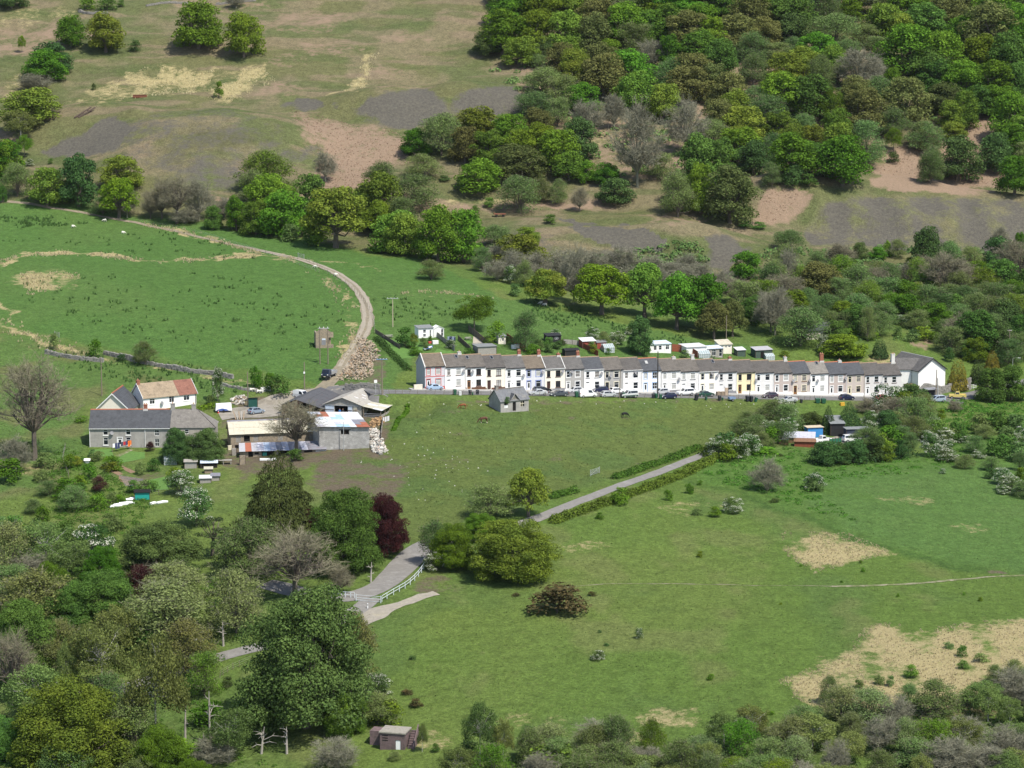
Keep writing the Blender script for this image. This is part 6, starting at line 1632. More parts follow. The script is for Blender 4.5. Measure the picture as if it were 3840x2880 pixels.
def block_wall(parent,w,d,h,mat,holes=(),below=2.0,rise=0.0,gable=None,left=None,right=None,name='wall',back=True,zback=None):
 """four walls; gable 'x' = ridge along x (gables at the ends), 'y' = gable over the front, zback = higher back edge for a lean-to"""
 mb = U_(mat)
 wall_face(mb,w,h + below,[(a,b,c,e) for a,b,c,e in holes],.22,z0=-below)
 zb = h if zback is None else zback
 for x in (0,w):
  p = [(x,0,-below),(x,d,-below),(x,d,zb)]
  if gable == 'x': p.append((x,d / 2,h + rise))
  p.append((x,0,h)); mb.face(p)
 if back:
  p = [(0,d,-below),(w,d,-below),(w,d,zb)]
  if gable == 'y': p.append((w / 2,d,h + rise))
  p.append((0,d,zb)); mb.face(p)
 if gable == 'y': mb.face([(0,0,h),(w,0,h),(w / 2,0,h + rise)])
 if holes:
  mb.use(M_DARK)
  for a,b,c,e in holes: mb.face([(a - .05,.23,c - .05),(b + .05,.23,c - .05),(b + .05,.23,e + .05),(a - .05,.23,e + .05)])  # near-black face behind each opening, interior shade as colour
 return mb.build(name,None,parent)
# ---- the two low cottages in front
cp = P(336,1677); kk = cp.y / FPX
cl,cr_ = 17.7,9.8
ca = empty('cottage',cp,R(1.5)); tag(ca,'long low grey rendered cottage with dark slate roof and red ridge','cottage')
hol = [(3.05,4.1,2.65,3.85),(3.05,4.1,.45,2.1),(6.15,7.2,.1,2.1),(8.0,9.05,2.65,3.85),(8.0,9.05,.45,2.1),(14.3,15.3,2.45,3.8),(14.3,15.3,.1,1.75)]
block_wall(ca,cl,7.6,4.25,M_GREYREND,hol,gable='x',rise=3.5)
ro = gable_roof_part(ca,cl,7.6,4.25,3.5,ROOFC['slate'],ridge=M_REDRIDGE,side=.1,over=.2,courses=16)
for x,z,w,h,fr in ((3.05,2.65,1.05,1.2,'white'),(3.05,.45,1.05,1.65,'white'),(8.0,2.65,1.05,1.2,'white'),(8.0,.45,1.05,1.65,'white')): window_part(ca,x,z,w,h,fr,None,'top','white')
for z,h in ((2.45,1.35),(.1,1.65)): window_part(ca,14.3,z,1.0,h,'white',None,'cross',None)
door_part(ca,6.15,.1,1.05,2.0,'white',True,'white')
chimney_part(ro,12.0,3.8,7.75,.8,.6,.9,M_BRICK,2,base=M_LEAD)
mb = U_(TRIM['white']); mb.tube((.1,-.1,0),(.1,-.1,4.2),.06); mb.tube((12.2,-.1,0),(12.2,-.1,4.2),.06); mb.build('downpipe',None,ca)
mb = U_(TRIM['white']); mb.prism([(-.34,4.02),(-.22,4.02),(-.21,4.13),(-.36,4.13)],'x',0,cl); mb.build('gutter',None,ca)
dish_part(ca,5.0,3.2,0,.45)
q = Matrix.Rotation(R(1.5),3,'Z') @ Vector((cl,0,0)) + cp
cb_ = empty('cottage',q,R(1.5)); tag(cb_,'low cottage with pale weathered slate roof hipped at its right end, behind the big holly','cottage')
hol = [(3.2,4.1,2.9,3.8),(6.9,7.9,2.9,3.8),(2.6,3.6,.6,1.9)]
block_wall(cb_,cr_,7.58,4.2,M_TANREND,hol)
for a,b,c,d in hol: window_part(cb_,a,c,b - a,d - c,'white',None,'mid',None)
mb = U_(ROOFC['pale'])
e,rz,yy = 4.25,7.7,7.6; o_ = .25
for i in range(16):                                        # front slope and hip in courses
 f0,f1 = i / 16,min(1,(i + 1.15) / 16)
 def hp(f,up): return (e - .1 + (rz - e + .1) * f + up)
 xr = lambda f: cr_ + o_ - (cr_ + o_ - 5.7) * f
 ya = lambda f: -o_ + (3.8 + o_) * f
 mb.face([(0.02,ya(f0),hp(f0,.1)),(xr(f0),ya(f0),hp(f0,.1)),(xr(f1),ya(f1),hp(f1,.05)),(0.02,ya(f1),hp(f1,.05))])
 mb.face([(xr(f0),ya(f0),hp(f0,.1)),(xr(f0),yy - ya(f0),hp(f0,.1)),(xr(f1),yy - ya(f1),hp(f1,.05)),(xr(f1),ya(f1),hp(f1,.05))])
 mb.face([(xr(f0),yy - ya(f0),hp(f0,.1)),(0.02,yy - ya(f0),hp(f0,.1)),(0.02,yy - ya(f1),hp(f1,.05)),(xr(f1),yy - ya(f1),hp(f1,.05))])
ro = mb.build('roof',None,cb_)
mb = U_(ROOFC['greybrown']); mb.tube((cr_ + o_,-o_,e + .02),(5.7,3.8,rz + .06),.09,n=5); mb.tube((0,3.8,rz + .06),(5.7,3.8,rz + .06),.09,n=5); mb.build('ridge',None,ro)
chimney_part(ro,.3,3.8,7.75,.9,.7,1.1,M_GREYREND,1); chimney_part(ro,4.9,3.8,7.7,.9,.7,1.0,M_GREYREND,1)
# ---- cream house with its gable to the front
g0 = at_depth(421.5,1475,575); gz0 = gz(g0.x,g0.y); top = g0.z - gz0
ch_ = empty('house',(g0.x - 3.9,g0.y,gz0),R(-4)); tag(ch_,'cream gabled house with dark slate roof and red ridge behind the low cottages','house')
rise = 3.7
block_wall(ch_,7.8,11,top - rise,WALLC['cream'],[(3.3,4.5,1.2,2.6)],gable='y',rise=rise)
window_part(ch_,3.3,1.2,1.2,1.4,'white',None,'top','white')
ra = empty('roof_axis',(0,0,0))
bpy.data.objects.remove(ra)
mb = U_(ROOFC['slate']); ez = top - rise
for sg in (-1,1):
 for i in range(14):
  f0,f1 = i / 14,min(1,(i + 1.12) / 14)
  X = lambda f: 3.9 + sg * (4.2) * (1 - f); Z = lambda f: ez - .28 + (rise + .28) * f
  mb.hexa([(X(f0),-.35,Z(f0) - .02),(X(f0),11.2,Z(f0) - .02),(X(f1),11.2,Z(f1) - .02),(X(f1),-.35,Z(f1) - .02),(X(f0),-.35,Z(f0) + .14),(X(f0),11.2,Z(f0) + .14),(X(f1),11.2,Z(f1) + .07),(X(f1),-.35,Z(f1) + .07)])
ro = mb.build('roof',None,ch_)
mb = U_(M_REDRIDGE)
for i in range(12): mb.box(3.75,4.05,-.36 + i * .965,-.36 + i * .965 + .93,ez + rise + .03,ez + rise + .2)
mb.build('ridge',None,ro)
mb = U_(TRIM['white'])
for sg in (-1,1): mb.hexa([(3.9 + sg * 4.2,-.42,ez - .45),(3.9 + sg * 4.2,-.36,ez - .45),(3.9,-.36,ez + rise - .2),(3.9,-.42,ez + rise - .2),(3.9 + sg * 4.2,-.42,ez - .16),(3.9 + sg * 4.2,-.36,ez - .16),(3.9,-.36,ez + rise + .1),(3.9,-.42,ez + rise + .1)])
mb.build('bargeboard',None,ch_)
# ---- white house with a brown tiled roof
w0 = at_depth(536.8,1491.3,582); wz = gz(w0.x,w0.y); eh = w0.z - wz; L_ = 13.4
wh = empty('house',(w0.x,w0.y,wz),R(33)); tag(wh,'white rendered house with half brown, half red tiled roof behind the cottages','house')
wh_h = [(1.6,2.9,eh - 1.7,eh - .45),(6.5,7.8,eh - 1.75,eh - .3),(10.2,11.7,eh - 1.6,eh - .4)]
block_wall(wh,L_,6.2,eh,WALLC['white'],wh_h,gable='x',rise=2.8)
for a,b,c,d in wh_h: window_part(wh,a,c,b - a,d - c,'white',None,'both','white')
ro = gable_roof_part(wh,9.2,6.2,eh,2.8,roofm('buff_tile',(0.30,0.235,0.16)),side=0,over=.3,courses=13,x0=-.2)
gable_roof_part(ro,4.6,6.2,eh + .012,2.8,roofm('red_tile',(0.23,0.105,0.075)),side=0,over=.3,courses=13,x0=9.02,name='roof_section')
chimney_part(ro,.2,3.1,eh + 2.8,.75,.6,.7,M_BRICK,1)
mb = U_(TRIM['white'])
for x in (-.28,13.64):
 for sg in (-1,1): mb.hexa([(x,3.1 + sg * 3.45,eh - .35),(x + .07,3.1 + sg * 3.45,eh - .35),(x + .07,3.1,eh + 2.75),(x,3.1,eh + 2.75),(x,3.1 + sg * 3.45,eh - .05),(x + .07,3.1 + sg * 3.45,eh - .05),(x + .07,3.1,eh + 3.02),(x,3.1,eh + 3.02)])
mb.build('bargeboard',None,wh)
dish_part(wh,4.6,eh - 1.6,0,.45)
mb = U_(M_IRON); mb.tube((L_ - .2,-.1,0),(L_ - .2,-.1,eh),.06); mb.build('downpipe',None,wh)
# ---- stone barn with cream sheet roof
b0 = at_depth(800 + 205 / 3.16,1300 + 1035 / 3.16,555.5); bz = gz(b0.x,b0.y)
bz = min(bz,b0.z - 4.2); be = b0.z - bz; BL = 19.8
sb = empty('stone_barn',(b0.x,b0.y,bz),R(12.5)); tag(sb,'long stone barn with pale cream sheet roof','barn')
bh = [(1.15,2.2,be - 1.95,be - .6),(2.9,4.2,be - 1.85,be - .5),(5.0,6.05,be - 1.9,be - .55),(10.4,11.5,be - 1.9,be - .6),(14.7,15.6,be - 1.7,be - .7),(17.4,18.6,be - 1.9,be - .5),(.9,1.9,.6,1.7)]
block_wall(sb,BL,6.8,be,M_STONE,bh,gable='x',rise=2.2)
for k in (0,2,3,5):
 a,b,c,d = bh[k]; mb = U_(M_WOODG)
 for i in range(4): mb.box(a + (b - a) * i / 4 + .01,a + (b - a) * (i + .92) / 4,.06,.12,c + .02,d - .02)
 mb.build('shutter',None,sb)
roof_sheets(sb,(-.35,-.3,be - .12),(BL + .3,-.3,be - .12),(BL + .3,3.4,be + 2.28),(-.35,3.4,be + 2.28),18,2,lambda i,j: 'cream')
roof_sheets(sb,(BL + .3,7.1,be - .12),(-.35,7.1,be - .12),(-.35,3.4,be + 2.28),(BL + .3,3.4,be + 2.28),6,1,lambda i,j: 'cream')
mb = U_(SH['slategrey']); mb.prism([(3.1,be + 2.2),(3.7,be + 2.2),(3.5,be + 2.42),(3.3,be + 2.42)],'x',-.4,BL + .35); mb.build('ridge_cap',None,sb)
mb = U_(TRIM['white']); mb.tube((BL - 1.2,-.1,0),(BL - 1.2,-.1,be),.06); mb.build('downpipe',None,sb)
f0 = at_depth(800 + 320 / 3.16,1300 + 1240 / 3.16,548.3); fz = gz(f0.x,f0.y); fe = max(1.6,f0.z - fz)
lt = empty('lean_to',(f0.x,f0.y,f0.z - fe),R(9)); tag(lt,'low lean-to shed with patched rust, grey and blue sheet roof before the stone barn','shed')
LL = 18.6
lh = [(1.7,2.7,-.2,fe - .1),(3.1,4.0,.8,1.3),(4.6,7.4,.2,fe - .1),(8.2,12.5,-.2,fe - .1),(13.8,15.6,-.2,fe - .1)]
block_wall(lt,LL,3.6,fe,M_STONE,lh,zback=fe + .95)
pal = ['grey','rust','grey','mauve','paleblue','mauve','slategrey','mauve','slategrey','slategrey','mauve','slategrey','slategrey','slategrey']
roof_sheets(lt,(-.3,-.45,fe - .02),(LL + .2,-.45,fe - .02),(LL - .4,3.7,fe + 1.12),(-.1,3.7,fe + 1.12),14,1,lambda i,j: pal[i])
mb = U_(SH['white']);
for i in range(5): mb.box(16.3 + i * .46,16.3 + i * .46 + .43,-.12,-.05,-.3,fe - .25)
mb.build('boarding',None,lt)
mb = U_(M('sheet_teal',(0.03,0.22,0.18),.6)); mb.box(4.8,5.7,-.08,-.02,.5,1.2); mb.build('panel',None,lt)
# ---- grey block shed with patchwork roof
s0 = P(800 + 1290 / 3.16,1300 + 1226 / 3.16); s_top = at_depth(800 + 1250 / 3.16,1300 + 945 / 3.16,s0.y).z
sh = s_top - s0.z
bs_ = empty('block_shed',(s0.x - .6,s0.y,s0.z),R(-2)); tag(bs_,'tall grey concrete block shed with patchwork white, blue and rust roof','shed')
SW,SD,SR = 11.3,13.0,.9
SW = 10.9
bw_ = block_wall(bs_,SW,SD,sh,M_BLOCK,[(4.7,6.5,sh - 1.75,sh - .8)],zback=sh + SR)
for v in bw_.data.vertices:
 if v.co.y > 2: v.co.x -= v.co.y * .3
mb = U_(M_IRON); mb.box(4.3,6.9,-.06,.02,sh - .78,sh - .6); mb.build('lintel',None,bs_)
mb = U_(M_WOODD); mb.box(5.55,5.65,.06,.12,sh - 1.74,sh - .81); mb.build('window_bar',None,bs_)
PAT = ['mauve white paleblue blue blue white rust rust','white white white mauve white paleblue slategrey rust','white white paleblue white white white slategrey slategrey','white paleblue white blue blue white white white','white rust rust white blue white white white','paleblue mauve rust white white white white white']
PAT = [r.split() for r in PAT]
roof_sheets(bs_,(-.3,-.35,sh - .02),(SW + .25,-.35,sh - .02),(SW - 3.75,SD,sh + SR + .05),(-4.2,SD,sh + SR + .05),8,6,lambda i,j: PAT[j][i])
# ---- grey portal barn, its white lean-to and the dark-roofed brick barn
p0 = at_depth(800 + 1315 / 3.16,1300 + 680 / 3.16,580.5); pz = gz(p0.x,p0.y); ph = max(2.4,p0.z - pz)
pb = empty('open_barn',(p0.x,p0.y,p0.z - ph),R(-15)); tag(pb,'grey sheeted barn with wide open front and pale doors','barn')
PW,PD,PR = 8.9,14,1.6
ze = ph
mb = U_(SH['cement']); wall_face(mb,PW,ph + 2,[(2.5,5.6,-1.0,ph - .2)],.12,z0=-2); mb.face([(0,0,ph),(PW,0,ph),(PW / 2,0,ph + PR)])
for x in (0,PW): mb.face([(x,0,-2),(x,PD,-2),(x,PD,ph),(x,0,ph)])
mb.face([(0,PD,-2),(PW,PD,-2),(PW,PD,ph),(PW / 2,PD,ph + PR),(0,PD,ph)]); mb.build('wall',None,pb)
for a,b,m in ((.25,2.35,'paleblue'),(5.75,6.7,'paleblue'),(7.0,7.9,'cream')):
 mb = U_(SH[m]); mb.box(a,b,-.1,-.03,-.6,ph - .25); d = mb.build('door',None,pb); mb = U_(M_WOODD); mb.box(a,b,-.14,-.105,ph * .5,ph * .5 + .12); mb.build('door_rail',None,d)
mb = U_(M_STEEL); mb.box(.2,8.2,-.2,-.1,ph - .2,ph - .05); mb.build('door_track',None,pb)
roof_sheets(pb,(-.35,PD + .2,ze - .05),(-.35,-.4,ze - .05),(PW / 2,-.4,ze + PR + .06),(PW / 2,PD + .2,ze + PR + .06),10,3,lambda i,j: 'cement')
roof_sheets(pb,(PW + .3,-.4,ze - .05),(PW + .3,PD + .2,ze - .05),(PW / 2,PD + .2,ze + PR + .06),(PW / 2,-.4,ze + PR + .06),10,3,lambda i,j: 'cement')
mb = U_(SH['white'])
for i,(u,v) in enumerate(((.45,.35),(.6,.5),(.75,.4),(.3,.6))):
 y = PD * u; x = PW - (PW / 2) * v
 zc_ = ze + PR * v + .14; mb.hexa([(x - .5,y,zc_ + .17),(x + .5,y,zc_ - .17),(x + .5,y + .5,zc_ - .17),(x - .5,y + .5,zc_ + .17),(x - .5,y,zc_ + .19),(x + .5,y,zc_ - .15),(x + .5,y + .5,zc_ - .15),(x - .5,y + .5,zc_ + .19)])
mb.build('roof_light',None,pb)
ln = empty('lean_to',pb.matrix_basis @ Vector((0,0,0)),R(-15)); tag(ln,'white-roofed open lean-to with post and rail front at the side of the grey barn','shed')
roof_sheets(ln,(PW + 4.9,-.3,ph - .95),(PW + 4.9,PD - .6,ph - .95),(PW + .35,PD - .6,ph - .12),(PW + .35,-.3,ph - .12),9,2,lambda i,j: 'cream' if (i + j) % 3 else 'white')
for x,y in ((PW + .5,0),(PW + 4.6,0),(PW + 4.6,3.2),(PW + 4.6,6.5),(PW + 4.6,9.8),(PW + 4.6,12.8)):
 mb = U_(M_POLE); mb.box(x - .1,x + .1,y - .1,y + .1,-1.5,ph - .95 + (PW + 4.9 - x) * .18); mb.build('post',None,ln)
for z in (.45,.8,1.15):
 mb = U_(M_STEEL); mb.tube((PW + .5,-.05,z - .4),(PW + 4.6,-.05,z - .4),.05); mb.build('rail',None,ln)
mb = U_(SH['cement']); mb.box(PW + .4,PW + 4.7,PD - .8,PD - .7,-1.5,ph - .6); mb.build('back_wall',None,ln)
mb = U_(M_WOODG)
for i in range(8): mb.box(PW + 4.55,PW + 4.62,.4 + i * 1.55,1.75 + i * 1.55,-.5,.5)
mb.build('side_boarding',None,ln)
d0 = at_depth(800 + 985 / 3.16,1300 + 630 / 3.16,581); dz_ = gz(d0.x,d0.y); dt = d0.z - dz_
db = empty('brick_barn',(d0.x,d0.y,dz_),R(-13.3)); tag(db,'old brick barn with a broad dark sheet roof','barn')
hl,hr,DR,DD = -3.6,6.2,1.75,18.0; el = dt - DR * .75; er = dt - DR
mb = U_(M('old_brick',(0.27,0.15,0.095),.95,.3,3,.02,8,hue2=(.2,.16,.12),patch=.5,pscale=.8))
mb.face([(hl,0,-2),(hl + 1.6,0,-2),(hl + 1.6,0,dt - 1.0),(hl,0,el)]); mb.face([(hl,0,el),(hl + 1.6,0,dt - .9),(0,0,dt),(2.0,0,dt - .6),(hl + 1.6,0,dt - 1.6)])
mb.box(-.6,.5,-.02,.3,-2,dt - .5); mb.box(3.0,3.6,-.02,.3,-2,dt - 1.2); mb.box(5.6,6.1,-.02,.3,-2,er - .1)
mb.face([(hl,0,-2),(hl,DD,-2),(hl,DD,el),(hl,0,el)]); mb.face([(hr,.3,-2),(hr,DD,-2),(hr,DD,er),(hr,.3,er)]); mb.face([(hl,DD,-2),(hr,DD,-2),(hr,DD,er),(0,DD,dt),(hl,DD,el)])
mb.build('wall',None,db)
mb = U_(M_DARK); mb.face([(hl + .1,6,-2),(hr - .1,6,-2),(hr - .1,6,er - .1),(0,6,dt - .2),(hl + .1,6,el - .1)]); mb.build('shade_backing',None,db)  # near-black sheet across the barn, its inside shade put into the colour
roof_sheets(db,(hr + .35,-.5,er - .1),(hr + .35,DD + .2,er - .1),(0,DD + .2,dt + .06),(0,-.5,dt + .06),12,4,lambda i,j: 'dark')
roof_sheets(db,(hl - .3,DD + .2,el - .1),(hl - .3,-.5,el - .1),(0,-.5,dt + .06),(0,DD + .2,dt + .06),12,2,lambda i,j: 'dark')
# ---- derelict stone hut in the paddock
h0 = P(1877.5,1548)
hu = empty('stone_hut',h0,R(33)); tag(hu,'derelict stone hut with slate roof alone in the paddock','hut')
hw_,hd,hh,hr_ = 7.7,5.0,2.65,2.35
hh_ = [(1.0,2.0,.95,2.2),(3.3,4.2,.05,2.15),(5.4,6.5,.9,2.2)]
block_wall(hu,hw_,hd,hh,M_GREYREND,hh_,gable='x',rise=hr_,below=1.0)
mb = U_(M_STONE2); mb.face([(2.7,-.012,hh - .02),(4.9,-.012,hh - .02),(3.8,-.012,hh + 1.35)]); mb.face([(2.7,0,hh),(3.8,0,hh + 1.35),(3.8,1.6,hh + 1.35)]); mb.build('porch_gable',None,hu)
ro = gable_roof_part(hu,hw_,hd,hh,hr_,roofm('hut_slate',(0.15,0.155,0.165),(0.2,0.195,0.185)),side=.25,over=.25,courses=13,ridge=ROOFC['greybrown'])
mb = U_(ROOFC['slate'])
for sg in (-1,1): mb.hexa([(3.8,-.3,hh + 1.36),(3.8 + sg * 1.35,-.3,hh - .22),(3.8 + sg * 1.35,.3,hh + .1),(3.8,1.75,hh + 1.36),(3.8,-.3,hh + 1.46),(3.8 + sg * 1.35,-.3,hh - .12),(3.8 + sg * 1.35,.3,hh + .2),(3.8,1.75,hh + 1.46)])
mb.build('porch_roof',None,ro)
chimney_part(ro,.45,hd / 2,hh + hr_,.75,.6,.8,M_STONE2,0)
mb = U_(TRIM['white']); mb.box(1.0,2.0,.03,.1,.95,1.6); mb.build('window_board',None,hu)
mb = U_(TRIM['cream']); mb.box(5.9,6.0,.05,.12,.9,2.2); mb.box(5.4,6.5,.05,.12,1.5,1.6); mb.box(5.4,5.5,.05,.12,.9,2.2); mb.build('window',None,hu)
mb = U_(M_LEAD)
for sg in (0,1): mb.hexa([(3.65,-.34,hh + 1.3),(3.75,-.34,hh + 1.3),(2.6,-.34,hh - .25),(2.5,-.34,hh - .25),(3.65,-.3,hh + 1.48),(3.75,-.3,hh + 1.48),(2.6,-.3,hh - .1),(2.5,-.3,hh - .1)])
mb.build('bargeboard',None,hu)
hb = tree_at(hu.matrix_basis @ Vector((1.6,-.2,2.0)),'bd',1.5,1.9,'dark ivy bush growing on the roof edge of the derelict hut')
# ---- stone ruin by the transformer poles
r0 = P(1213,1306)
ru = empty('stone_ruin',r0,R(10)); tag(ru,'small roofless stone ruin with a pointed gable by the transformer poles','ruin')
mb = U_(M_STONE); wall_face(mb,3.8,5.0,[(1.3,2.5,.9,2.6)],.4,x0=-1.9 + 0,z0=-1.0); mb.face([(-1.9,0,4.0),(1.9,0,4.0),(.9,0,4.7),(.2,0,5.3),(-.5,0,5.0)])
mb.f = mb.f
mb.box(-1.9,-1.5,.42,3.8,-1,3.9); mb.box(1.5,1.9,.42,3.8,-1,3.4); mb.box(-1.49,1.49,3.4,3.8,-1,3.0); mb.build('wall',None,ru)
mb = U_(SH['paleblue']); mb.box(-.35,.55,-.06,.03,1.1,2.4); mb.build('shutter',None,ru)
# ---- white gabled house beyond the terrace
v0 = at_depth(3300 + 590 / 4.096,1280 + 450 / 4.096,653); vz = gz(v0.x,v0.y); vh = v0.z - vz
vh_ = empty('house',(v0.x,v0.y,vz),R(28)); tag(vh_,'white gabled house with grey slate roof beyond the right end of the terrace','house')
VW,VD,VR = 8.6,13.0,2.9
block_wall(vh_,VW,VD,vh,WALLC['white'],[],gable='y',rise=VR)
mb = U_(ROOFC['grey'])
for sg in (-1,1):
 for i in range(13):
  f0,f1 = i / 13,min(1,(i + 1.12) / 13)
  X = lambda f: VW / 2 + sg * (VW / 2 + .35) * (1 - f); Z = lambda f: vh - .24 + (VR + .24) * f
  mb.hexa([(X(f0),-.4,Z(f0) - .05),(X(f0),VD + .2,Z(f0) - .05),(X(f1),VD + .2,Z(f1) - .05),(X(f1),-.4,Z(f1) - .05),(X(f0),-.4,Z(f0) + .14),(X(f0),VD + .2,Z(f0) + .14),(X(f1),VD + .2,Z(f1) + .08),(X(f1),-.4,Z(f1) + .08)])
ro = mb.build('roof',None,vh_)
mb = U_(TRIM['black'])
for sg in (-1,1): mb.hexa([(VW / 2 + sg * 4.65,-.46,vh - .4),(VW / 2 + sg * 4.65,-.41,vh - .4),(VW / 2,-.41,vh + VR - .15),(VW / 2,-.46,vh + VR - .15),(VW / 2 + sg * 4.65,-.46,vh - .12),(VW / 2 + sg * 4.65,-.41,vh - .12),(VW / 2,-.41,vh + VR + .12),(VW / 2,-.46,vh + VR + .12)])
mb.build('bargeboard',None,vh_)
mb = U_(M_LEAD); mb.tube((VW / 2,-.4,vh + VR + .1),(VW / 2,VD + .2,vh + VR + .1),.1,n=5); mb.build('ridge',None,ro)
mb = U_(WALLC['white']); a,b = Vector((-3.4,5.2,0)),Vector((.0,3.4,0))
ca_,sa_ = math.cos(R(-28)),math.sin(R(-28))
def wp(x,y,z): return (ca_ * x - sa_ * y - 4.2,sa_ * x + ca_ * y + 5.0,z)
mb.face([wp(0,0,-2),wp(4.6,0,-2),wp(4.6,0,vh),wp(0,0,vh)]); mb.face([wp(0,0,-2),wp(0,6,-2),wp(0,6,vh),wp(0,3,vh + 2.3),wp(0,0,vh)]); mb.build('wing',None,vh_)
mb = U_(ROOFC['grey']); mb.hexa([wp(-.3,-.3,vh - .15),wp(7,-.3,vh - .15),wp(7,3,vh + 2.4),wp(-.3,3,vh + 2.4),wp(-.3,-.3,vh - .02),wp(7,-.3,vh - .02),wp(7,3,vh + 2.52),wp(-.3,3,vh + 2.52)])
mb.hexa([wp(-.3,6.3,vh - .15),wp(7,6.3,vh - .15),wp(7,3.01,vh + 2.4),wp(-.3,3.01,vh + 2.4),wp(-.3,6.3,vh - .02),wp(7,6.3,vh - .02),wp(7,3.01,vh + 2.52),wp(-.3,3.01,vh + 2.52)]); mb.build('wing_roof',None,vh_)
mb = U_(M_GLASS); mb.face([wp(.5,-.03,vh - 2.0),wp(1.5,-.03,vh - 2.0),wp(1.5,-.03,vh - .6),wp(.5,-.03,vh - .6)]); mb.build('window',None,vh_)
k0 = at_depth(3023,1340,690); kz = gz(k0.x,k0.y)
kb = empty('bungalow',(k0.x,k0.y,kz),R(8)); tag(kb,'low building with dark grey roof and cream wall behind the terrace','bungalow')
block_wall(kb,9.6,7,2.6,WALLC['cream'],[(7.2,8.4,1.0,2.0)],gable='x',rise=1.5); window_part(kb,7.2,1.0,1.2,1.0,'white',None,'mid')
gable_roof_part(kb,9.6,7,2.6,1.6,ROOFC['slate'],side=.4,over=.4,courses=9)
# ------------------------------------------------------------------ sheds and gardens behind the terrace
def shed(xl,xr,by,h,d,wall,roof,label,kind='mono',rise=.5,wins=(),door=None,yaw=TH,name='shed',cat='shed',fall=0.35,sheets=0):
 p = P((xl + xr) / 2,by); k = p.y / FPX; w = (xr - xl) * k / math.cos(yaw)
 c,s_ = math.cos(yaw),math.sin(yaw)
 o = Vector((p.x - c * w / 2,p.y - s_ * w / 2,p.z))
 r = empty(name,o,yaw); tag(r,label,cat)
 holes = [(w * a,w * b,z0,z1) for a,b,z0,z1 in wins] + ([(w * door[0],w * door[1],0.05,door[2])] if door else [])
 if kind == 'gable': block_wall(r,w,d,h,wall,holes,gable='x',rise=rise,below=1.5)
 elif kind == 'front': block_wall(r,w,d,h,wall,holes,gable='y',rise=rise,below=1.5)
 else: block_wall(r,w,d,h,wall,holes,below=1.5,zback=h + fall)
 for a,b,z0,z1 in wins: window_part(r,w * a,z0,w * (b - a),z1 - z0,'white',None,'both' if w * (b - a) > .9 else 'mid',fw=.06)
 if door:
  mb = U_(door[3]); mb.box(w * door[0] + .02,w * door[1] - .02,.05,.1,.07,door[2] - .02); mb.build('door',None,r)
 mb = U_(roof)
 if kind == 'gable':
  gable_roof_part(r,w,d,h,rise,roof,side=.15,over=.15,courses=6)
 elif kind == 'front':
  for sg in (-1,1): mb.hexa([(w / 2 + sg * (w / 2 + .15),-.15,h - .12),(w / 2 + sg * (w / 2 + .15),d + .15,h - .12),(w / 2,d + .15,h + rise),(w / 2,-.15,h + rise),(w / 2 + sg * (w / 2 + .15),-.15,h - .04),(w / 2 + sg * (w / 2 + .15),d + .15,h - .04),(w / 2,d + .15,h + rise + .08),(w / 2,-.15,h + rise + .08)])
  mb.build('roof',None,r)
 else:
  n = max(3,int(w / .8))
  for i in range(n):
   a,b = -.18 + (w + .36) * i / n,-.18 + (w + .36) * (i + .985) / n
   mb.hexa([(a,-.25,h + .012),(b,-.25,h + .012),(b,d + .2,h + fall + .012),(a,d + .2,h + fall + .012),(a,-.25,h + .09),(b,-.25,h + .09),(b,d + .2,h + fall + .09),(a,d + .2,h + fall + .09)])
  mb.build('roof',None,r)
 mb = U_(M_WOODD if wall not in (WALLC['white'],) else TRIM['white'])
 for x in (0,w): mb.box(x - .05,x + .05,-.04,.02,-.5,h)
 mb.build('corner_post',None,r)
 return r
M_REDB = M('red_boards',(0.27,0.06,0.045),.85,.15,2); M_BLKB = M('black_boards',(0.022,0.022,0.024),.8,.2,2); M_FELT = M('roof_felt',(0.19,0.20,0.20),.95,.15,1)
M_GRNB = M('green_boards',(0.06,0.09,0.07),.9,.2,2); M_BROWNB = M('brown_boards',(0.20,0.11,0.065),.9,.2,2)
shed(1570,1625,1268,2.5,3.2,WALLC['white'],M_FELT,'white garden shed with two dark windows at the top of the first garden',wins=((.3,.5,.3,1.0),(.3,.5,1.3,2.1),(.75,.85,.3,2.0)))
shed(1628,1664,1264,2.2,2.4,WALLC['white'],TRIM['white'],'white summerhouse with dark glazed door right of the white shed','front',.6,wins=((.72,.95,.2,2.0),))
shed(2052,2104,1287,1.9,2.6,M_BLKB,M_BLKB,'black boarded shed among the garden bushes',wins=((.55,.8,1.0,1.6),))
shed(2184,2234,1308,1.9,2.6,M_REDB,SH['white'],'red boarded shed with pale sheet roof',wins=((.6,.85,1.0,1.6),),fall=.6)
shed(2238,2274,1310,1.8,2.4,M_REDB,M_FELT,'red boarded shed with dark felt roof','gable',.45,wins=((.45,.75,.9,1.5),))
shed(2436,2517,1324,2.3,3.6,WALLC['white'],SH['paleblue'],'flat-roofed white chalet with three windows behind the dark tree',wins=((.18,.32,.8,1.9),(.42,.56,.8,1.9),(.75,.92,.8,1.9)),door=(.6,.7,2.0,TRIM['white']),name='chalet',cat='chalet')
shed(2573,2651,1336,2.4,5.0,WALLC['white'],SH['white'],'flat-roofed white garage beside the brown fence',fall=.2,name='garage',cat='garage',door=(.5,.95,2.1,TRIM['white']))
shed(2651,2712,1341,2.3,3.2,M_WOODG,SH['paleblue'],'grey-brown garden room with white-framed windows',wins=((.3,.55,.5,2.0),(.75,.95,.2,2.1)),name='garden_room')
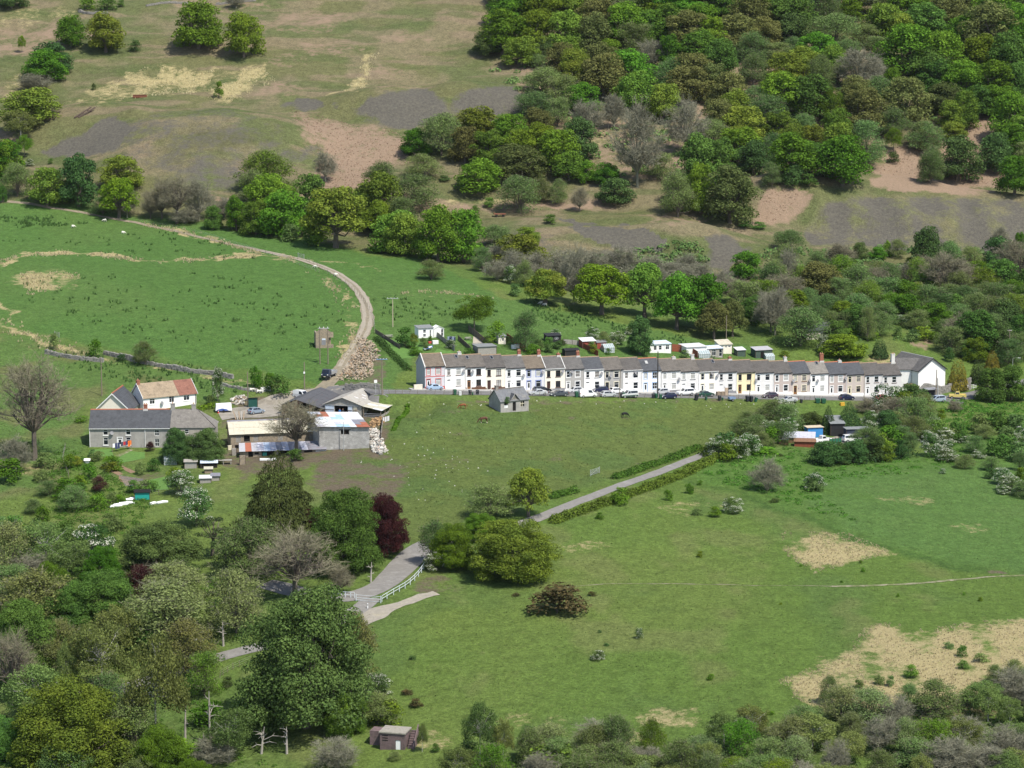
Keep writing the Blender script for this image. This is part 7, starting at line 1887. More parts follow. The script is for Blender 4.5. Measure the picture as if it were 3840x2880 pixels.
shed(2696,2746,1327,2.4,3.0,WALLC['cream'],SH['cream'],'cream shed with ribbed lean-to roof beyond the garden room',fall=.9,wins=((.1,.3,1.6,2.1),(.45,.6,1.6,2.1),(.7,.9,1.6,2.1)))
shed(2764,2796,1338,1.7,2.2,M_GRNB,SH['white'],'low dark shed with small white roof',fall=.5)
shed(2832,2897,1344,2.2,3.0,M_GRNB,SH['grey'],'grey-green ribbed shed at the end of the shed row','mono',fall=.5,door=(.3,.5,1.8,M_DARK))
shed(1868,1897,1291,2.0,2.4,WALLC['cream'],M_FELT,'small cream shed with grey roof under the garden tree',wins=((.5,.8,.8,1.5),))
shed(1792,1862,1333,2.2,4.0,M_WOODG,M_FELT,'flat grey felt-roofed outhouse tight behind the terrace',fall=.15)
shed(2120,2172,1341,1.8,2.4,M_BLKB,M_BLKB,'long black roofed store tight behind the terrace','gable',.4)
shed(3418,3446,1487,2.4,4.0,M_REDB,M_BROWNB,'red-brown garage against the right end of the terrace',fall=.2,name='garage',cat='garage',door=(.1,.9,2.0,M_BROWNB))
def greenhouse(xl,xr,by,h,d,label,yaw=TH):
 p = P((xl + xr) / 2,by); k = p.y / FPX; w = (xr - xl) * k
 r = empty('greenhouse',p,yaw); tag(r,label,'greenhouse')
 mb = U_(TRIM['white']); e,ri = h * .62,h
 for x in np.linspace(-w / 2,w / 2,6):
  mb.tube((x,0,0),(x,0,e),.035,n=4); mb.tube((x,d,0),(x,d,e),.035,n=4); mb.tube((x,0,e),(x,d / 2,ri),.035,n=4); mb.tube((x,d,e),(x,d / 2,ri),.035,n=4)
 for y,z in ((0,e),(d,e),(d / 2,ri),(0,.05),(d,.05),(0,e * .5)): mb.tube((-w / 2,y,z),(w / 2,y,z),.035,n=4)
 mb.build('frame',None,r)
 g = M('greenhouse_glass',(.30,.36,.36),.08,.15,1.5,spec=.6)
 for q in ([(-w / 2,.02,0),(w / 2,.02,0),(w / 2,.02,e),(-w / 2,.02,e)],[(-w / 2,.02,e),(w / 2,.02,e),(w / 2,d / 2,ri - .02),(-w / 2,d / 2,ri - .02)],[(-w / 2,d - .02,e),(w / 2,d - .02,e),(w / 2,d / 2,ri - .02),(-w / 2,d / 2,ri - .02)],[(-w / 2,d - .02,0),(w / 2,d - .02,0),(w / 2,d - .02,e),(-w / 2,d - .02,e)],
              [(-w / 2,0,0),(-w / 2,d,0),(-w / 2,d,e),(-w / 2,d / 2,ri),(-w / 2,0,e)],[(w / 2,0,0),(w / 2,d,0),(w / 2,d,e),(w / 2,d / 2,ri),(w / 2,0,e)]):
  mb = U_(g); mb.face(q); mb.build('pane',None,r)
greenhouse(2265,2306,1324,2.2,2.6,'white-framed greenhouse below the red sheds')
greenhouse(2620,2666,1345,2.0,2.6,'pale greenhouse in front of the white garage')
greenhouse(2871,2907,1352,1.7,2.2,'low glass frame in front of the grey-green ribbed shed')
M_PANEL = M('fence_panel',(0.155,0.12,0.095),.9,.2,2)
def panel_fence(a,b,h,mat,label,n=None,boards=9):
 pa,pb_ = P(*a),P(*b); L_ = (pb_ - pa).to_2d().length if hasattr(pb_ - pa,'to_2d') else math.hypot(pb_.x - pa.x,pb_.y - pa.y)
 n = n or max(2,int(L_ / 1.9)); r = empty('garden_fence',pa); tag(r,label,'fence')
 for i in range(n):
  u0,u1 = i / n,(i + 1) / n
  A_,B_ = pa.lerp(pb_,u0),pa.lerp(pb_,u1); A_.z,B_.z = gz(A_.x,A_.y),gz(B_.x,B_.y)
  t = (B_ - A_); t.z = 0; t.normalize(); nn = Vector((-t.y,t.x,0)) * .025; A_ -= pa; B_ -= pa
  mb = U_(mat)
  for k in range(boards):
   z0,z1 = h * k / boards + .05,h * (k + .93) / boards + .05; off = nn * (.6 if k % 2 else 1.0)
   q = [A_ - off,B_ - off,B_ + off,A_ + off]; mb.hexa([tuple(v + Vector((0,0,z0))) for v in q] + [tuple(v + Vector((0,0,z1))) for v in q])
  mb.build('panel',None,r)
  mb = U_(M_WOODD); mb.box(A_.x - .06,A_.x + .06,A_.y - .06,A_.y + .06,A_.z - .4,A_.z + h + .15); mb.build('post',None,r)
panel_fence((1757,1243),(1836,1308),1.6,M_PANEL,'dark panel fence right of the table garden, longest behind the terrace')
panel_fence((1635,1262),(1705,1318),1.3,M_WOODG,'grey panel fence right of the white summerhouse')
panel_fence((1718,1275),(1768,1322),1.2,M_PANEL,'dark low fence between the clothes line and the table garden')
panel_fence((1900,1272),(1970,1320),1.5,M_WOODR,'red-brown fence behind the cream shed')
panel_fence((2184,1306),(2243,1338),1.4,M_WOODR,'red-brown fence below the red sheds')
panel_fence((2519,1318),(2574,1322),1.9,M_WOODR,'bright red-brown fence left of the white garage, back section')
panel_fence((2574,1322),(2616,1345),1.9,M_WOODR,'bright red-brown fence stepping down beside the white garage')
panel_fence((2112,1290),(2180,1296),1.2,M_WOODG,'pale grey fence between the black and red sheds')
panel_fence((1408,1250),(1500,1310),1.0,M_PANEL,'dark rail fence on the left edge of the first garden')
def lawn(name,pts,mat): patch_sheet(name,pts,.04,mat,2.0)
M_LAWN = M('lawn_grass',(0.085,0.17,0.035),.95,.25,1.5); M_SLABS = M('garden_slabs',(0.36,0.32,0.26),.9,.2,1.5); M_SOIL = M('garden_soil',(0.20,0.135,0.085),.95,.3,2,.03,8)
lawn('lawn',[(1640,1310),(1690,1318),(1705,1326),(1625,1326)],M_LAWN); lawn('lawn',[(1560,1280),(1585,1280),(1600,1318),(1555,1318)],M_LAWN)
lawn('garden_path',[(1775,1262),(1800,1268),(1832,1300),(1815,1312),(1772,1306)],M_SLABS); lawn('lawn',[(1720,1270),(1762,1272),(1770,1288),(1735,1290)],M_LAWN)
lawn('lawn',[(1440,1265),(1490,1275),(1560,1340),(1470,1350)],M_LAWN)
def rotary(sx,sy,label,cols,h=2.0,w=1.3):
 p = P(sx,sy); r = empty('clothes_dryer',p,.3); tag(r,label,'washing line')
 mb = U_(M_STEEL); mb.tube((0,0,0),(0,0,h),.03,n=6)
 for a in range(4): mb.tube((0,0,h * .7),(w * math.cos(a * 1.57),w * math.sin(a * 1.57),h),.02,n=4)
 mb.build('pole',None,r); rg = random.Random(sx)
 for i in range(9):
  a = i * .7; x,y = w * .75 * math.cos(a),w * .75 * math.sin(a); m = M('cloth_' + cols[i % len(cols)][0],cols[i % len(cols)][1],.9,.1)
  mb = U_(m); l = rg.uniform(.6,1.2); ww = rg.uniform(.25,.45); t = Vector((-math.sin(a),math.cos(a),0))
  q = [Vector((x,y,h - .08 - l)) - t * ww,Vector((x,y,h - .08 - l)) + t * ww,Vector((x,y,h - .08)) + t * ww,Vector((x,y,h - .08)) - t * ww]
  nn = Vector((math.cos(a),math.sin(a),0)) * .012; mb.hexa([tuple(v - nn) for v in q] + [tuple(v + nn) for v in q]); mb.build('garment',None,r)
rotary(1692,1292,'rotary line hung with dark blue and white washing',[('navy',(.03,.04,.09)),('white',(.75,.75,.76)),('navy',(.03,.04,.09)),('bluegrey',(.2,.25,.35))])
def table(sx,sy,label,m,w=1.8,d=.8):
 p = P(sx,sy); r = empty('picnic_table',p,TH); tag(r,label,'table')
 mb = U_(m); mb.box(-w / 2,w / 2,-d / 2,d / 2,.7,.76); mb.build('top',None,r)
 for y in (-d / 2 - .35,d / 2 + .35): mb = U_(m); mb.box(-w / 2,w / 2,y - .14,y + .14,.42,.46); mb.build('bench',None,r)
 for x in (-w / 2 + .25,w / 2 - .25): mb = U_(m); mb.box(x - .04,x + .04,-d / 2 - .4,d / 2 + .4,.36,.41); mb.box(x - .05,x + .05,-.06,.06,.0,.69); mb.build('leg',None,r)
table(1790,1297,'grey picnic table on the garden slabs',M_WOODG,2.4); table(1755,1276,'smaller table at the top of the slabs garden',M_WOODG,1.6)
table(1454,1268,'pale bench table by the grass at the left of the gardens',M_WOODG,2.6)
def slide(sx,sy,label):
 p = P(sx,sy); r = empty('dinghy',p,R(60)); tag(r,label,'boat')
 v = []; st_ = [(-1.7,.45,.5),(-.8,.62,.55),(.4,.6,.6),(1.3,.35,.68),(1.8,.04,.75)]
 mb = U_(TRIM['white'])
 for (x0,w0_,h0_),(x1,w1_,h1_) in zip(st_[:-1],st_[1:]):
  for sg in (-1,1): mb.face([(x0,0,.08),(x1,0,.1),(x1,sg * w1_,h1_),(x0,sg * w0_,h0_)])
 mb.face([(-1.7,-.45,.5),(-1.7,.45,.5),(-1.7,0,.08)]); mb.build('hull',None,r)
 mb = U_(M('boat_blue',(.05,.12,.42),.4));
 for (x0,w0_,h0_),(x1,w1_,h1_) in zip(st_[:-1],st_[1:]):
  for sg in (-1,1): mb.tube((x0,sg * w0_,h0_),(x1,sg * w1_,h1_),.07,n=5)
 mb.build('gunwale',None,r)
slide(1607,1312,'white and blue dinghy lying in the first garden')
crate_at(1632,1290,1.5,.9,.8,WALLC['white'],'garden_box','white box in the garden beside the dinghy','box',frame=False)
crate_at(1612,1288,.8,.5,.6,TRIM['red'],'garden_box','red box in the garden above the dinghy','box',frame=False)
rngj = random.Random(9)
for sx,sy,lab in ((1938,1305,'white'),(1926,1308,'white')):
 crate_at(sx,sy,1.2,1.0,.5,TRIM['white'],'garden_junk','white garden furniture heaped behind the terrace, ' + ('right piece' if sx == 1938 else 'left piece'),'furniture',frame=False)
# ------------------------------------------------------------------ heaps: loose pieces, the largest as parts, the rest as one part
def heap(name,piece,poly,n,rest,hgt,size,mats,label,cat,seed,shapek='log',px=True,peak=None):
 rng = random.Random(seed); r0_ = P(*[sum(q[i] for q in poly) / len(poly) for i in (0,1)])
 r = empty(name,r0_); tag(r,label,cat)
 meshes = []
 for m in mats:
  for v in range(2):
   mb = U_(m)
   if shapek == 'log': mb.tube((-.5,0,0),(.5,0,0),.26,.22,7);
   else:
    a = [rng.uniform(.7,1.2) for _ in range(8)]
    mb.hexa([(-.5 * a[0],-.4 * a[1],-.3),(.5 * a[2],-.4 * a[3],-.3),(.5 * a[4],.4 * a[5],-.3),(-.5 * a[6],.4 * a[7],-.3),(-.4 * a[3],-.35 * a[2],.3 * a[0]),(.4 * a[1],-.3 * a[0],.3 * a[4]),(.4 * a[7],.35 * a[6],.3 * a[2]),(-.4 * a[5],.3 * a[4],.3 * a[6])])
   meshes.append(mb.mesh(piece))
 pts = scatter_px(poly,n + rest,0.1,rng)
 cx = sum(q[0] for q in poly) / len(poly); cy = sum(q[1] for q in poly) / len(poly)
 RV,RF = [],[]
 for i,(sx,sy) in enumerate(pts):
  p = P(sx,sy); dd = min(1.0,min(math.hypot(sx - a[0],(sy - a[1]) * 1.6) for a in poly) / 30)
  z = hgt * dd * rng.random() ** .6
  s = size * rng.uniform(.6,1.5); rot = (rng.uniform(-.5,.5),rng.uniform(-.5,.5),rng.uniform(0,6.28)); me = rng.choice(meshes)
  if i < n:
   o = link(piece,me,r,loc=(p.x - r0_.x,p.y - r0_.y,p.z - r0_.z + z + .08),rot=rot,scale=(s,s * rng.uniform(.7,1.1),s * rng.uniform(.7,1.1)))
  else:
   from mathutils import Euler
   Mx = Matrix.Translation((p.x - r0_.x,p.y - r0_.y,p.z - r0_.z + z * .6)) @ Euler(rot).to_matrix().to_4x4() @ Matrix.Diagonal((s,s,s,1))
   b = len(RV); RV += [tuple(Mx @ v.co) for v in me.vertices]; RF += [[b + k for k in f.vertices] for f in me.polygons]
 if RV:
  me = bpy.data.meshes.new('loose_pieces'); me.from_pydata(RV,[],RF); me.materials.append(mats[0])
  o = link('loose_pieces',me,r); tag(o,kind='stuff')
 return r
Z2 = lambda x,y: (800 + x / 3.16,1300 + y / 3.16)
M_LOGS = [M('log_pale',(.36,.29,.21),.9,.25,4),M('log_grey',(.22,.19,.155),.9,.25,4),M('log_tan',(.33,.22,.13),.9,.25,4),M('log_end',(.42,.36,.28),.9,.2,4)]
heap('log_heap','log',[Z2(1740,-90),Z2(1850,-70),Z2(1960,40),Z2(1985,110),Z2(1890,200),Z2(1900,330),Z2(1740,410),Z2(1460,405),Z2(1500,330),Z2(1590,230),Z2(1660,90)],300,600,1.0,.5,M_LOGS,'big heap of sawn logs beside the track bend','log heap',4)
M_RUB = [M('rubble_white',(.55,.53,.48),.95,.25,4),M('rubble_grey',(.36,.34,.30),.95,.25,4),M('rubble_pink',(.46,.37,.31),.95,.25,4)]
heap('rubble_heap','block',[Z2(1855,985),Z2(1960,1000),Z2(1970,1110),Z2(2060,1240),Z2(2010,1290),Z2(1900,1265),Z2(1850,1160)],150,120,1.3,.5,M_RUB,'heap of pale rubble spilling from the end of the block shed','rubble heap',6,'stone')
heap('hay_heap','clod',[Z2(1930,850),Z2(2040,850),Z2(2040,890),Z2(1900,960),Z2(1840,930)],60,60,.9,.6,[M('straw_dung',(.34,.22,.11),.95,.3,3),M('dung',(.2,.13,.07),.95,.3,3)],'heap of straw and dung in front of the white-roofed lean-to','dung heap',8,'stone')
heap('timber_heap','plank',[Z2(210,620),Z2(390,610),Z2(400,690),Z2(240,690)],70,0,.8,.9,[M_WOOD,M_WOODG,M('ply_white',(.5,.47,.42),.9)],'heap of scrap timber left of the dark green container','timber heap',9)
# ------------------------------------------------------------------ farm yard
for nm,lab,xl,xr,by,h,d,wl,rf in (('container','dark green open-topped container in the farm yard',931,966,1528,2.2,1.6,M('container_green',(.012,.07,.055),.6,.1),M_DARK),):
 shed(xl,xr,by,h,d,wl,rf,lab,name=nm,cat='container',fall=-.3,yaw=R(12))  # near-black slab on top: shade of the open inside put into the colour
tr = P(838,1545); r = empty('box_trailer',tr,R(10)); tag(r,'white box trailer with blue arc on its side beside the hedge','trailer')
mb = U_(TRIM['white']); mb.hexa([(-1.9,-1,.35),(1.9,-1,.35),(1.9,1,.35),(-1.9,1,.35),(-1.7,-.9,1.9),(1.8,-.9,2.0),(1.8,.9,2.0),(-1.7,.9,1.9)]); mb.build('body',None,r,bevel=.08)
mb = U_(M('arc_blue',(.04,.09,.3),.5)); mb.face([(-1.8,-1.0,.42),(1.2,-1.0,.42),(.7,-.985,.75),(-.3,-.975,.95),(-1.3,-.985,.75)]); mb.build('arc',None,r)
for sg in (-1,1):
 mb = U_(M_TYRE); mb.tube((0,sg * .95,.3),(0,sg * 1.08,.3),.3,n=10); mb.build('wheel',None,r)
def cone(sx,sy,label):
 p = P(sx,sy); r = empty('traffic_cone',p); tag(r,label,'traffic cone'); mb = U_(M('cone_red',(.55,.05,.04),.5)); mb.box(-.22,.22,-.22,.22,0,.05); mb.tube((0,0,.05),(0,0,.35),.17,.1,8); mb.tube((0,0,.5),(0,0,.75),.075,.04,8); mb.build('cone',None,r); mb = U_(TRIM['white']); mb.tube((0,0,.35),(0,0,.5),.1,.075,8); mb.build('band',None,r)
cone(819,1550,'red and white traffic cone before the white box trailer')
car(P(961,1552,.1),'hatch',paint('steel',(.22,.27,.33)),R(38),'silver-blue hatchback parked in the farm yard',None)
vp = P(1131,1499); car(Vector((vp.x,vp.y,vp.z + .1)),'van',PWH,R(-40),'white van mostly hidden behind the dark-roofed barn',None,cat='van',name='parked_van')
tp = P(1234,1418,.12); r = empty('tipper_truck',tp,R(-108)); tag(r,'dark blue tipper truck coming down the track','truck'); r.scale = (1.05,) * 3
m = paint('truckblue',(.018,.03,.06))
mb = U_(m); mb.box(.9,2.6,-.95,.95,.55,1.25); mb.hexa([(.9,-.95,1.254),(2.2,-.95,1.254),(2.2,.95,1.254),(.9,.95,1.254),(.95,-.85,2.1),(1.9,-.85,2.1),(1.9,.85,2.1),(.95,.85,2.1)]); mb.build('cab',None,r,bevel=.05)
mb = U_(M_CARGL); mb.face([(2.21,-.8,1.35),(2.21,.8,1.35),(1.96,.74,2.0),(1.96,-.74,2.0)]); mb.build('windscreen',None,r)
mb = U_(M_TRIMB); mb.box(2.61,2.72,-.95,.95,.45,.75); mb.build('bumper',None,r); mb = U_(M_PLATE); mb.box(2.725,2.74,-.26,.26,.5,.62); mb.build('number_plate',None,r)
mb = U_(M_STEEL); mb.box(-2.6,.8,-1.0,1.0,.8,.9)
for q in ((-2.6,.8,-1.0,-.94),(-2.6,.8,.94,1.0)): mb.box(*q,.902,1.45)
mb.box(-2.6,-2.54,-.938,.938,.902,1.45); mb.box(.74,.8,-.938,.938,.902,1.9); mb.build('tipper_bed',None,r)
for x in (1.7,-1.6):
 for sg in (-1,1):
  mb = U_(M_TYRE); mb.tube((0,-.14,0),(0,.14,0),.4,n=12); w = mb.build('wheel',None,r,loc=(x,sg * .85,.4)); mb = U_(M_RIM); mb.tube((0,-.15,0),(0,.15,0),.22,n=8); mb.build('rim',None,w)
for sg in (-1,1): mb = U_(M_LAMP); mb.box(2.6,2.64,sg * .7 - .14,sg * .7 + .14,.9,1.1); mb.build('headlight',None,r)
def gate(a,b,h,label,mat=M_STEEL,bars=5,name='field_gate',brace=True):
 pa,pb_ = P(*a),P(*b); r = empty(name,pa); tag(r,label,'gate'); d = pb_ - pa
 for u in (0,1): mb = U_(mat); q = d * u; mb.tube((q.x,q.y,q.z - .3),(q.x,q.y,q.z + h + .15),.07,n=6); mb.build('post',None,r)
 for i in range(bars):
  z = h * (.15 + .85 * i / (bars - 1)); mb = U_(mat); mb.tube((0,0,z),(d.x,d.y,d.z + z),.035,n=5); mb.build('bar',None,r)
 if brace: mb = U_(mat); mb.tube((0,0,h * .15),(d.x,d.y,d.z + h),.03,n=5); mb.build('brace',None,r)
gate((978,1476),(1013,1466),1.3,'galvanised field gate between the farm yard and the bank')
for i in range(5):                                          # long planks leaning on the yard wall
 a = P(*Z2(262 + i * 22,868)); r = empty('plank',a,R(10)); tag(r,('leftmost','second','middle','fourth','rightmost')[i] + ' of five weathered planks leaning behind the cottages','plank','planks leaning by the yard')
 mb = U_(M_WOODG if i % 2 else M_WOOD); mb.hexa([(0,0,0),(.25,0,0),(.25,.06,0),(0,.06,0),(-.5 + i * .2,1.2,1.7),(-.25 + i * .2,1.2,1.7),(-.25 + i * .2,1.26,1.7),(-.5 + i * .2,1.26,1.7)]); mb.build('board',None,r)
panel_fence(Z2(1985,1100),Z2(2010,905),1.4,M_WOODG,'broken grey board fence at the end of the white-roofed lean-to',4,5)
panel_fence(Z2(2000,905),Z2(2085,880),1.2,SH['white'],'white sheet hoarding round the dung heap',3,1)
crate_at(*Z2(650,1345),3.6,.35,1.0,TRIM['white'],'wrapped_sheet','white plastic-wrapped stack before the patched lean-to','sheeting',R(5),frame=False)
for i,(x,y,w,h,m,lab,nm) in enumerate(((245,1290,1.0,1.6,M_WOODG,'grey slatted pallet standing at the left end of the lean-to','pallet'),(195,1225,.9,1.0,TRIM['cream'],'pale board propped by the stone barn corner','board'),(345,1400,1.3,2.0,M_STONE,'stone steps below the lean-to','steps'))):
 crate_at(*Z2(x,y),w,h,.4,m,nm,lab,nm)
wl = P(*Z2(120,1395)); r = empty('bench',wl,R(5)); tag(r,'old pale-topped table with dark open front in the farm garden','table')
mb = U_(M_WOODG); mb.box(-1.8,1.8,-.6,.6,.85,.95); mb.build('top',None,r)
for x in (-1.6,0,1.6): mb = U_(M_WOODG); mb.box(x - .07,x + .07,-.5,-.4,-.2,.849); mb.build('leg',None,r)
# ------------------------------------------------------------------ cottage gardens
Z1 = lambda x,y: (200 + x / 2.212,1150 + y / 2.212)
def hutch(x0,x1,y,h,d,wall,roof,label,fall=.25,yaw=R(6)):
 a,b = Z1(x0,y),Z1(x1,y); return shed(a[0],b[0],a[1],h,d,wall,roof,label,fall=fall,yaw=yaw,name='hutch',cat='hutch')
greenhouse(Z1(920,0)[0],Z1(1025,0)[0],Z1(0,1315)[1],2.2,2.6,'small white-framed greenhouse below the big holly',R(10))
hutch(1088,1192,1345,1.4,1.6,M_WOODG,M_WOODG,'grey plank hutch right of the small greenhouse'); hutch(1225,1360,1340,1.1,1.5,M_DARK,SH['paleblue'],'dark hutch with pale blue sheet roof under the holly')
hutch(1255,1320,1385,.9,1.2,M_WOOD,SH['cream'],'small cream-roofed hutch before the dark hutch'); hutch(1215,1310,1465,1.0,2.0,M_WOODG,SH['white'],'white-topped low hutch at the edge of the muddy yard'); hutch(1310,1380,1445,1.0,1.8,M_WOODG,SH['slategrey'],'grey-topped low hutch right of the white-topped hutch')
hutch(675,800,1605,1.5,1.5,M('teal_sheet',(.02,.30,.25),.5,.06),M_DARK,'teal-green fronted box shed at the bottom of the garden',fall=.3)
hutch(260,300,1300,.5,.8,TRIM['white'],TRIM['white'],'small white box in the weeds of the cottage garden')
a = P(*Z1(650,1525)); bin_o = empty('wheelie_bin',a); tag(bin_o,'dark green bin in the cottage garden beds','bin'); mb = U_(M_BINS['green']); mb.box(-.3,.3,-.3,.3,0,.95); mb.build('tub',None,bin_o); mb = U_(M_BINS['green']); mb.box(-.33,.33,-.34,.33,.953,1.02); mb.build('lid',None,bin_o)
for i,(x,y,w) in enumerate(((630,1612,1.4),(660,1602,1.2),(610,1640,3.2),(560,1652,3.0),(520,1664,2.6),(905,1632,2.4),(830,1640,1.6))):
 p = P(*Z1(x,y)); r = empty('wrapped_bundle',p,R(8 + i * 5)); tag(r,('upper short','highest short','longest left-end','long second','long lowest','separate far right','separate nearer right')[i] + ' white plastic-wrapped bundle at the foot of the cottage garden','bundle','white bundles below the garden')
 mb = U_(TRIM['white']); mb.tube((-w / 2,0,.2),(w * .1,.1,.26),.28,.32,8); mb.tube((w * .1,.1,.26),(w / 2,0,.2),.32,.22,8); mb.build('wrap',None,r)
for i,(pts,lab) in enumerate((([(440,1350),(480,1335),(580,1390),(540,1405)],'soil'),([(545,1400),(780,1450),(790,1490),(640,1500),(540,1440)],'soil'),([(520,1320),(560,1315),(690,1375),(640,1385)],'soil'))):
 patch_sheet('garden_bed',[Z1(*q) for q in pts],.05,M_SOIL,1.0)
for i in range(7):
 a,b = Z1(545 + i * 8,1408 + i * 13),Z1(745 + i * 8,1440 + i * 9); pa,pb_ = P(*a),P(*b); r = empty('bed_plank',pa); tag(r,('topmost','second','third','middle','fifth','sixth','lowest')[i] + ' of seven long weathered planks between the raised garden beds','plank','planks between the raised beds')
 mb = U_(M_WOODG); d = pb_ - pa; mb.hexa([(0,0,-.05),(d.x,d.y,d.z - .05),(d.x,d.y + .1,d.z - .05),(0,.1,-.05),(0,0,.22),(d.x,d.y,d.z + .22),(d.x,d.y + .1,d.z + .22),(0,.1,.22)]); mb.build('board',None,r)
lawn('lawn',[Z1(300,1190),(Z1(480,1180)),Z1(500,1240),Z1(290,1250)],M_LAWN); lawn('lawn',[Z1(640,1200),Z1(760,1210),Z1(760,1260),Z1(560,1300),Z1(510,1270)],M_LAWN); lawn('lawn',[Z1(800,1440),Z1(980,1400),Z1(960,1520),Z1(760,1530)],M_LAWN)
ribbon('garden_path',[Z1(645,1190),Z1(560,1230),Z1(490,1270),Z1(430,1310),Z1(400,1340)],1.0,.05,M_PATH)
la,lb_ = P(*Z1(490,1210)),P(*Z1(650,1180)); r = empty('washing_line',la); tag(r,'washing line with orange, red and dark clothes by the cottage door','washing line'); d = lb_ - la
for u in (0,1): mb = U_(M_POLE); mb.tube((d.x * u,d.y * u,d.z * u - .2),(d.x * u,d.y * u,d.z * u + 2.0),.05,n=6); mb.build('post',None,r)
mb = U_(M_STEEL); mb.tube((0,0,1.95),(d.x,d.y,d.z + 1.95),.012,n=3); mb.build('line',None,r)
for i,(u,c,l) in enumerate(((.08,(.75,.75,.75),.9),(.2,(.04,.05,.12),1.3),(.33,(.04,.05,.12),1.3),(.5,(.05,.05,.08),.9),(.63,(.42,.03,.04),.8),(.74,(.05,.05,.12),.9),(.87,(.75,.16,.03),1.3),(.95,(.72,.2,.05),1.0))):
 q = d * u; t = d.normalized(); mb = U_(M('wash_%d' % i,c,.9,.1)); A_,B_ = q - t * .28,q + t * .28; nn = Vector((0,.012,0))
 mb.hexa([tuple(v) for v in (A_ - nn + Vector((0,0,1.92 - l)),B_ - nn + Vector((0,0,1.92 - l)),B_ + nn + Vector((0,0,1.92 - l)),A_ + nn + Vector((0,0,1.92 - l)),A_ - nn + Vector((0,0,1.92)),B_ - nn + Vector((0,0,1.92)),B_ + nn + Vector((0,0,1.92)),A_ + nn + Vector((0,0,1.92)))]); mb.build('garment',None,r)
fence([Z1(800,1570),Z1(960,1560),Z1(1100,1590),Z1(1240,1500)],2.2,1.1,'wire fence along the foot of the cottage garden',seed=5); fence([Z1(100,1180),Z1(80,1290),Z1(130,1420)],2.0,1.2,'leaning fence at the left of the cottage garden',seed=6)
# ------------------------------------------------------------------ breaker yard
ZN = lambda x,y: (2800 + x / 2.127,1450 + y / 2.127)
patch_sheet('yard',[ZN(560,440),ZN(780,380),ZN(800,440),ZN(760,470),ZN(600,480)],.06,M_YARD)
def yard_shed(x0,x1,y,h,d,wall,roof,label,**k): a,b = ZN(x0,y),ZN(x1,y); return shed(a[0],b[0],a[1],h,d,wall,roof,label,**k)
yard_shed(482,612,405,2.3,2.2,M('lorry_blue',(.05,.24,.55),.5,.06),M('tan_top',(.5,.42,.3),.8),'bright blue lorry box in the breaker yard',yaw=R(14),name='lorry_box',cat='lorry box',fall=.05)
yard_shed(300,540,455,1.3,4.6,M_BROWNB,SH['mauve'],'low shed with broad pale grey sheet roof in the breaker yard',yaw=R(-8),fall=.6)
yard_shed(258,330,462,1.1,2.2,M_BROWNB,SH['cement'],'little grey-roofed lean-to at the left of the breaker yard',yaw=R(-5),fall=.4)
yard_shed(380,545,482,1.2,2.0,M_WOODR,M_BROWNB,'low brown-roofed shed at the front of the breaker yard',yaw=R(-8),fall=.4)
yard_shed(668,782,398,3.0,6.0,M_BLKB,M_FELT,'dark boarded shed with grey roof between the two conifers',yaw=R(5),fall=.9)
yard_shed(792,985,432,2.7,2.6,M('container_dark',(.04,.05,.075),.6,.1),M_FELT,'long dark container with pale panels at the right of the breaker yard',yaw=R(8),name='container',cat='container',fall=.05)
a = P(*ZN(605,452)); pickup(a,R(25),PWH,'white drop-side truck in the breaker yard'); a = P(*ZN(838,445),.05); car(a,'suv',PWH,R(15),'white four-wheel drive before the dark container',None)
panel_fence(ZN(660,462),ZN(755,452),1.3,M('fence_green',(.02,.12,.07),.7),'dark green sheet fence at the front of the breaker yard',4,1)
crate_at(*ZN(875,404),1.8,1.4,.1,TRIM['white'],'panel','white panel leaning on the dark container','panel',R(8),dz=.8,frame=False)
# ------------------------------------------------------------------ hedges and stone walls
def hedge(pts,w,h,label,leaf='O',seed=1,dens=100,lf=.18,gaps=0.0):
 rs = np.random.RandomState(seed); c = smooth_line([P(*q)[:2] for q in pts],.9); z0 = gz(c[0][0],c[0][1]); V = []; S_ = U_(M_BARK)
 for i,(x,y) in enumerate(c):
  hh = h * (.72 + .56 * vnoise(i * .31,0,seed)); ww = w * (.75 + .5 * vnoise(i * .27,5,seed))
  if gaps and vnoise(i * .12,9,seed) < gaps: continue
  d = rnd_dirs(rs,dens); d[:,2] = np.abs(d[:,2]); p = np.array([x - c[0][0],y - c[0][1],gz(x,y) - z0]) + d * np.array([ww * .75,ww * .75,hh]) * rs.uniform(.75,1.08,(dens,1))
  V.append(cards(rs,p,d + rs.normal(size=d.shape) * .5 + [0,0,.2],lf))
  if i % 3 == 0: S_.tube((x - c[0][0],y - c[0][1],gz(x,y) - z0 - .1),(x - c[0][0] + .1,y - c[0][1],gz(x,y) - z0 + hh * .6),.05,n=4)
 r = empty('hedge',(c[0][0],c[0][1],z0)); tag(r,label,'hedge')
 link('foliage',card_mesh('hedge_foliage',np.concatenate(V)),r,LEAF[leaf]); S_.build('stem',None,r)
hedge(d2((1550,992),(1470,1030),(1385,1063),(1290,1097),(1195,1130)),1.7,1.6,'clipped green hedge on the meadow side of the lane','J',3,120,.2)
hedge(d2((1510,970),(1440,996),(1370,1020),(1290,1046),(1195,1076)),1.7,1.1,'low ragged hedge on the paddock side of the lane','J',4,100,.2,gaps=.42)
hedge(d2((1700,925),(1640,950),(1580,970),(1530,985)),3.4,2.6,'tall thick hedge where the lane reaches the breaker yard','J',5,150,.22)
hedge([(752,1538),(778,1532),(808,1527)],1.8,1.2,'bright clipped green hedge beside the white box trailer','P',6)
hedge(d2((1960,985),(1850,1000),(1755,1000)),3.2,2.6,'broad dark hedge in front of the breaker yard','N',7,110)
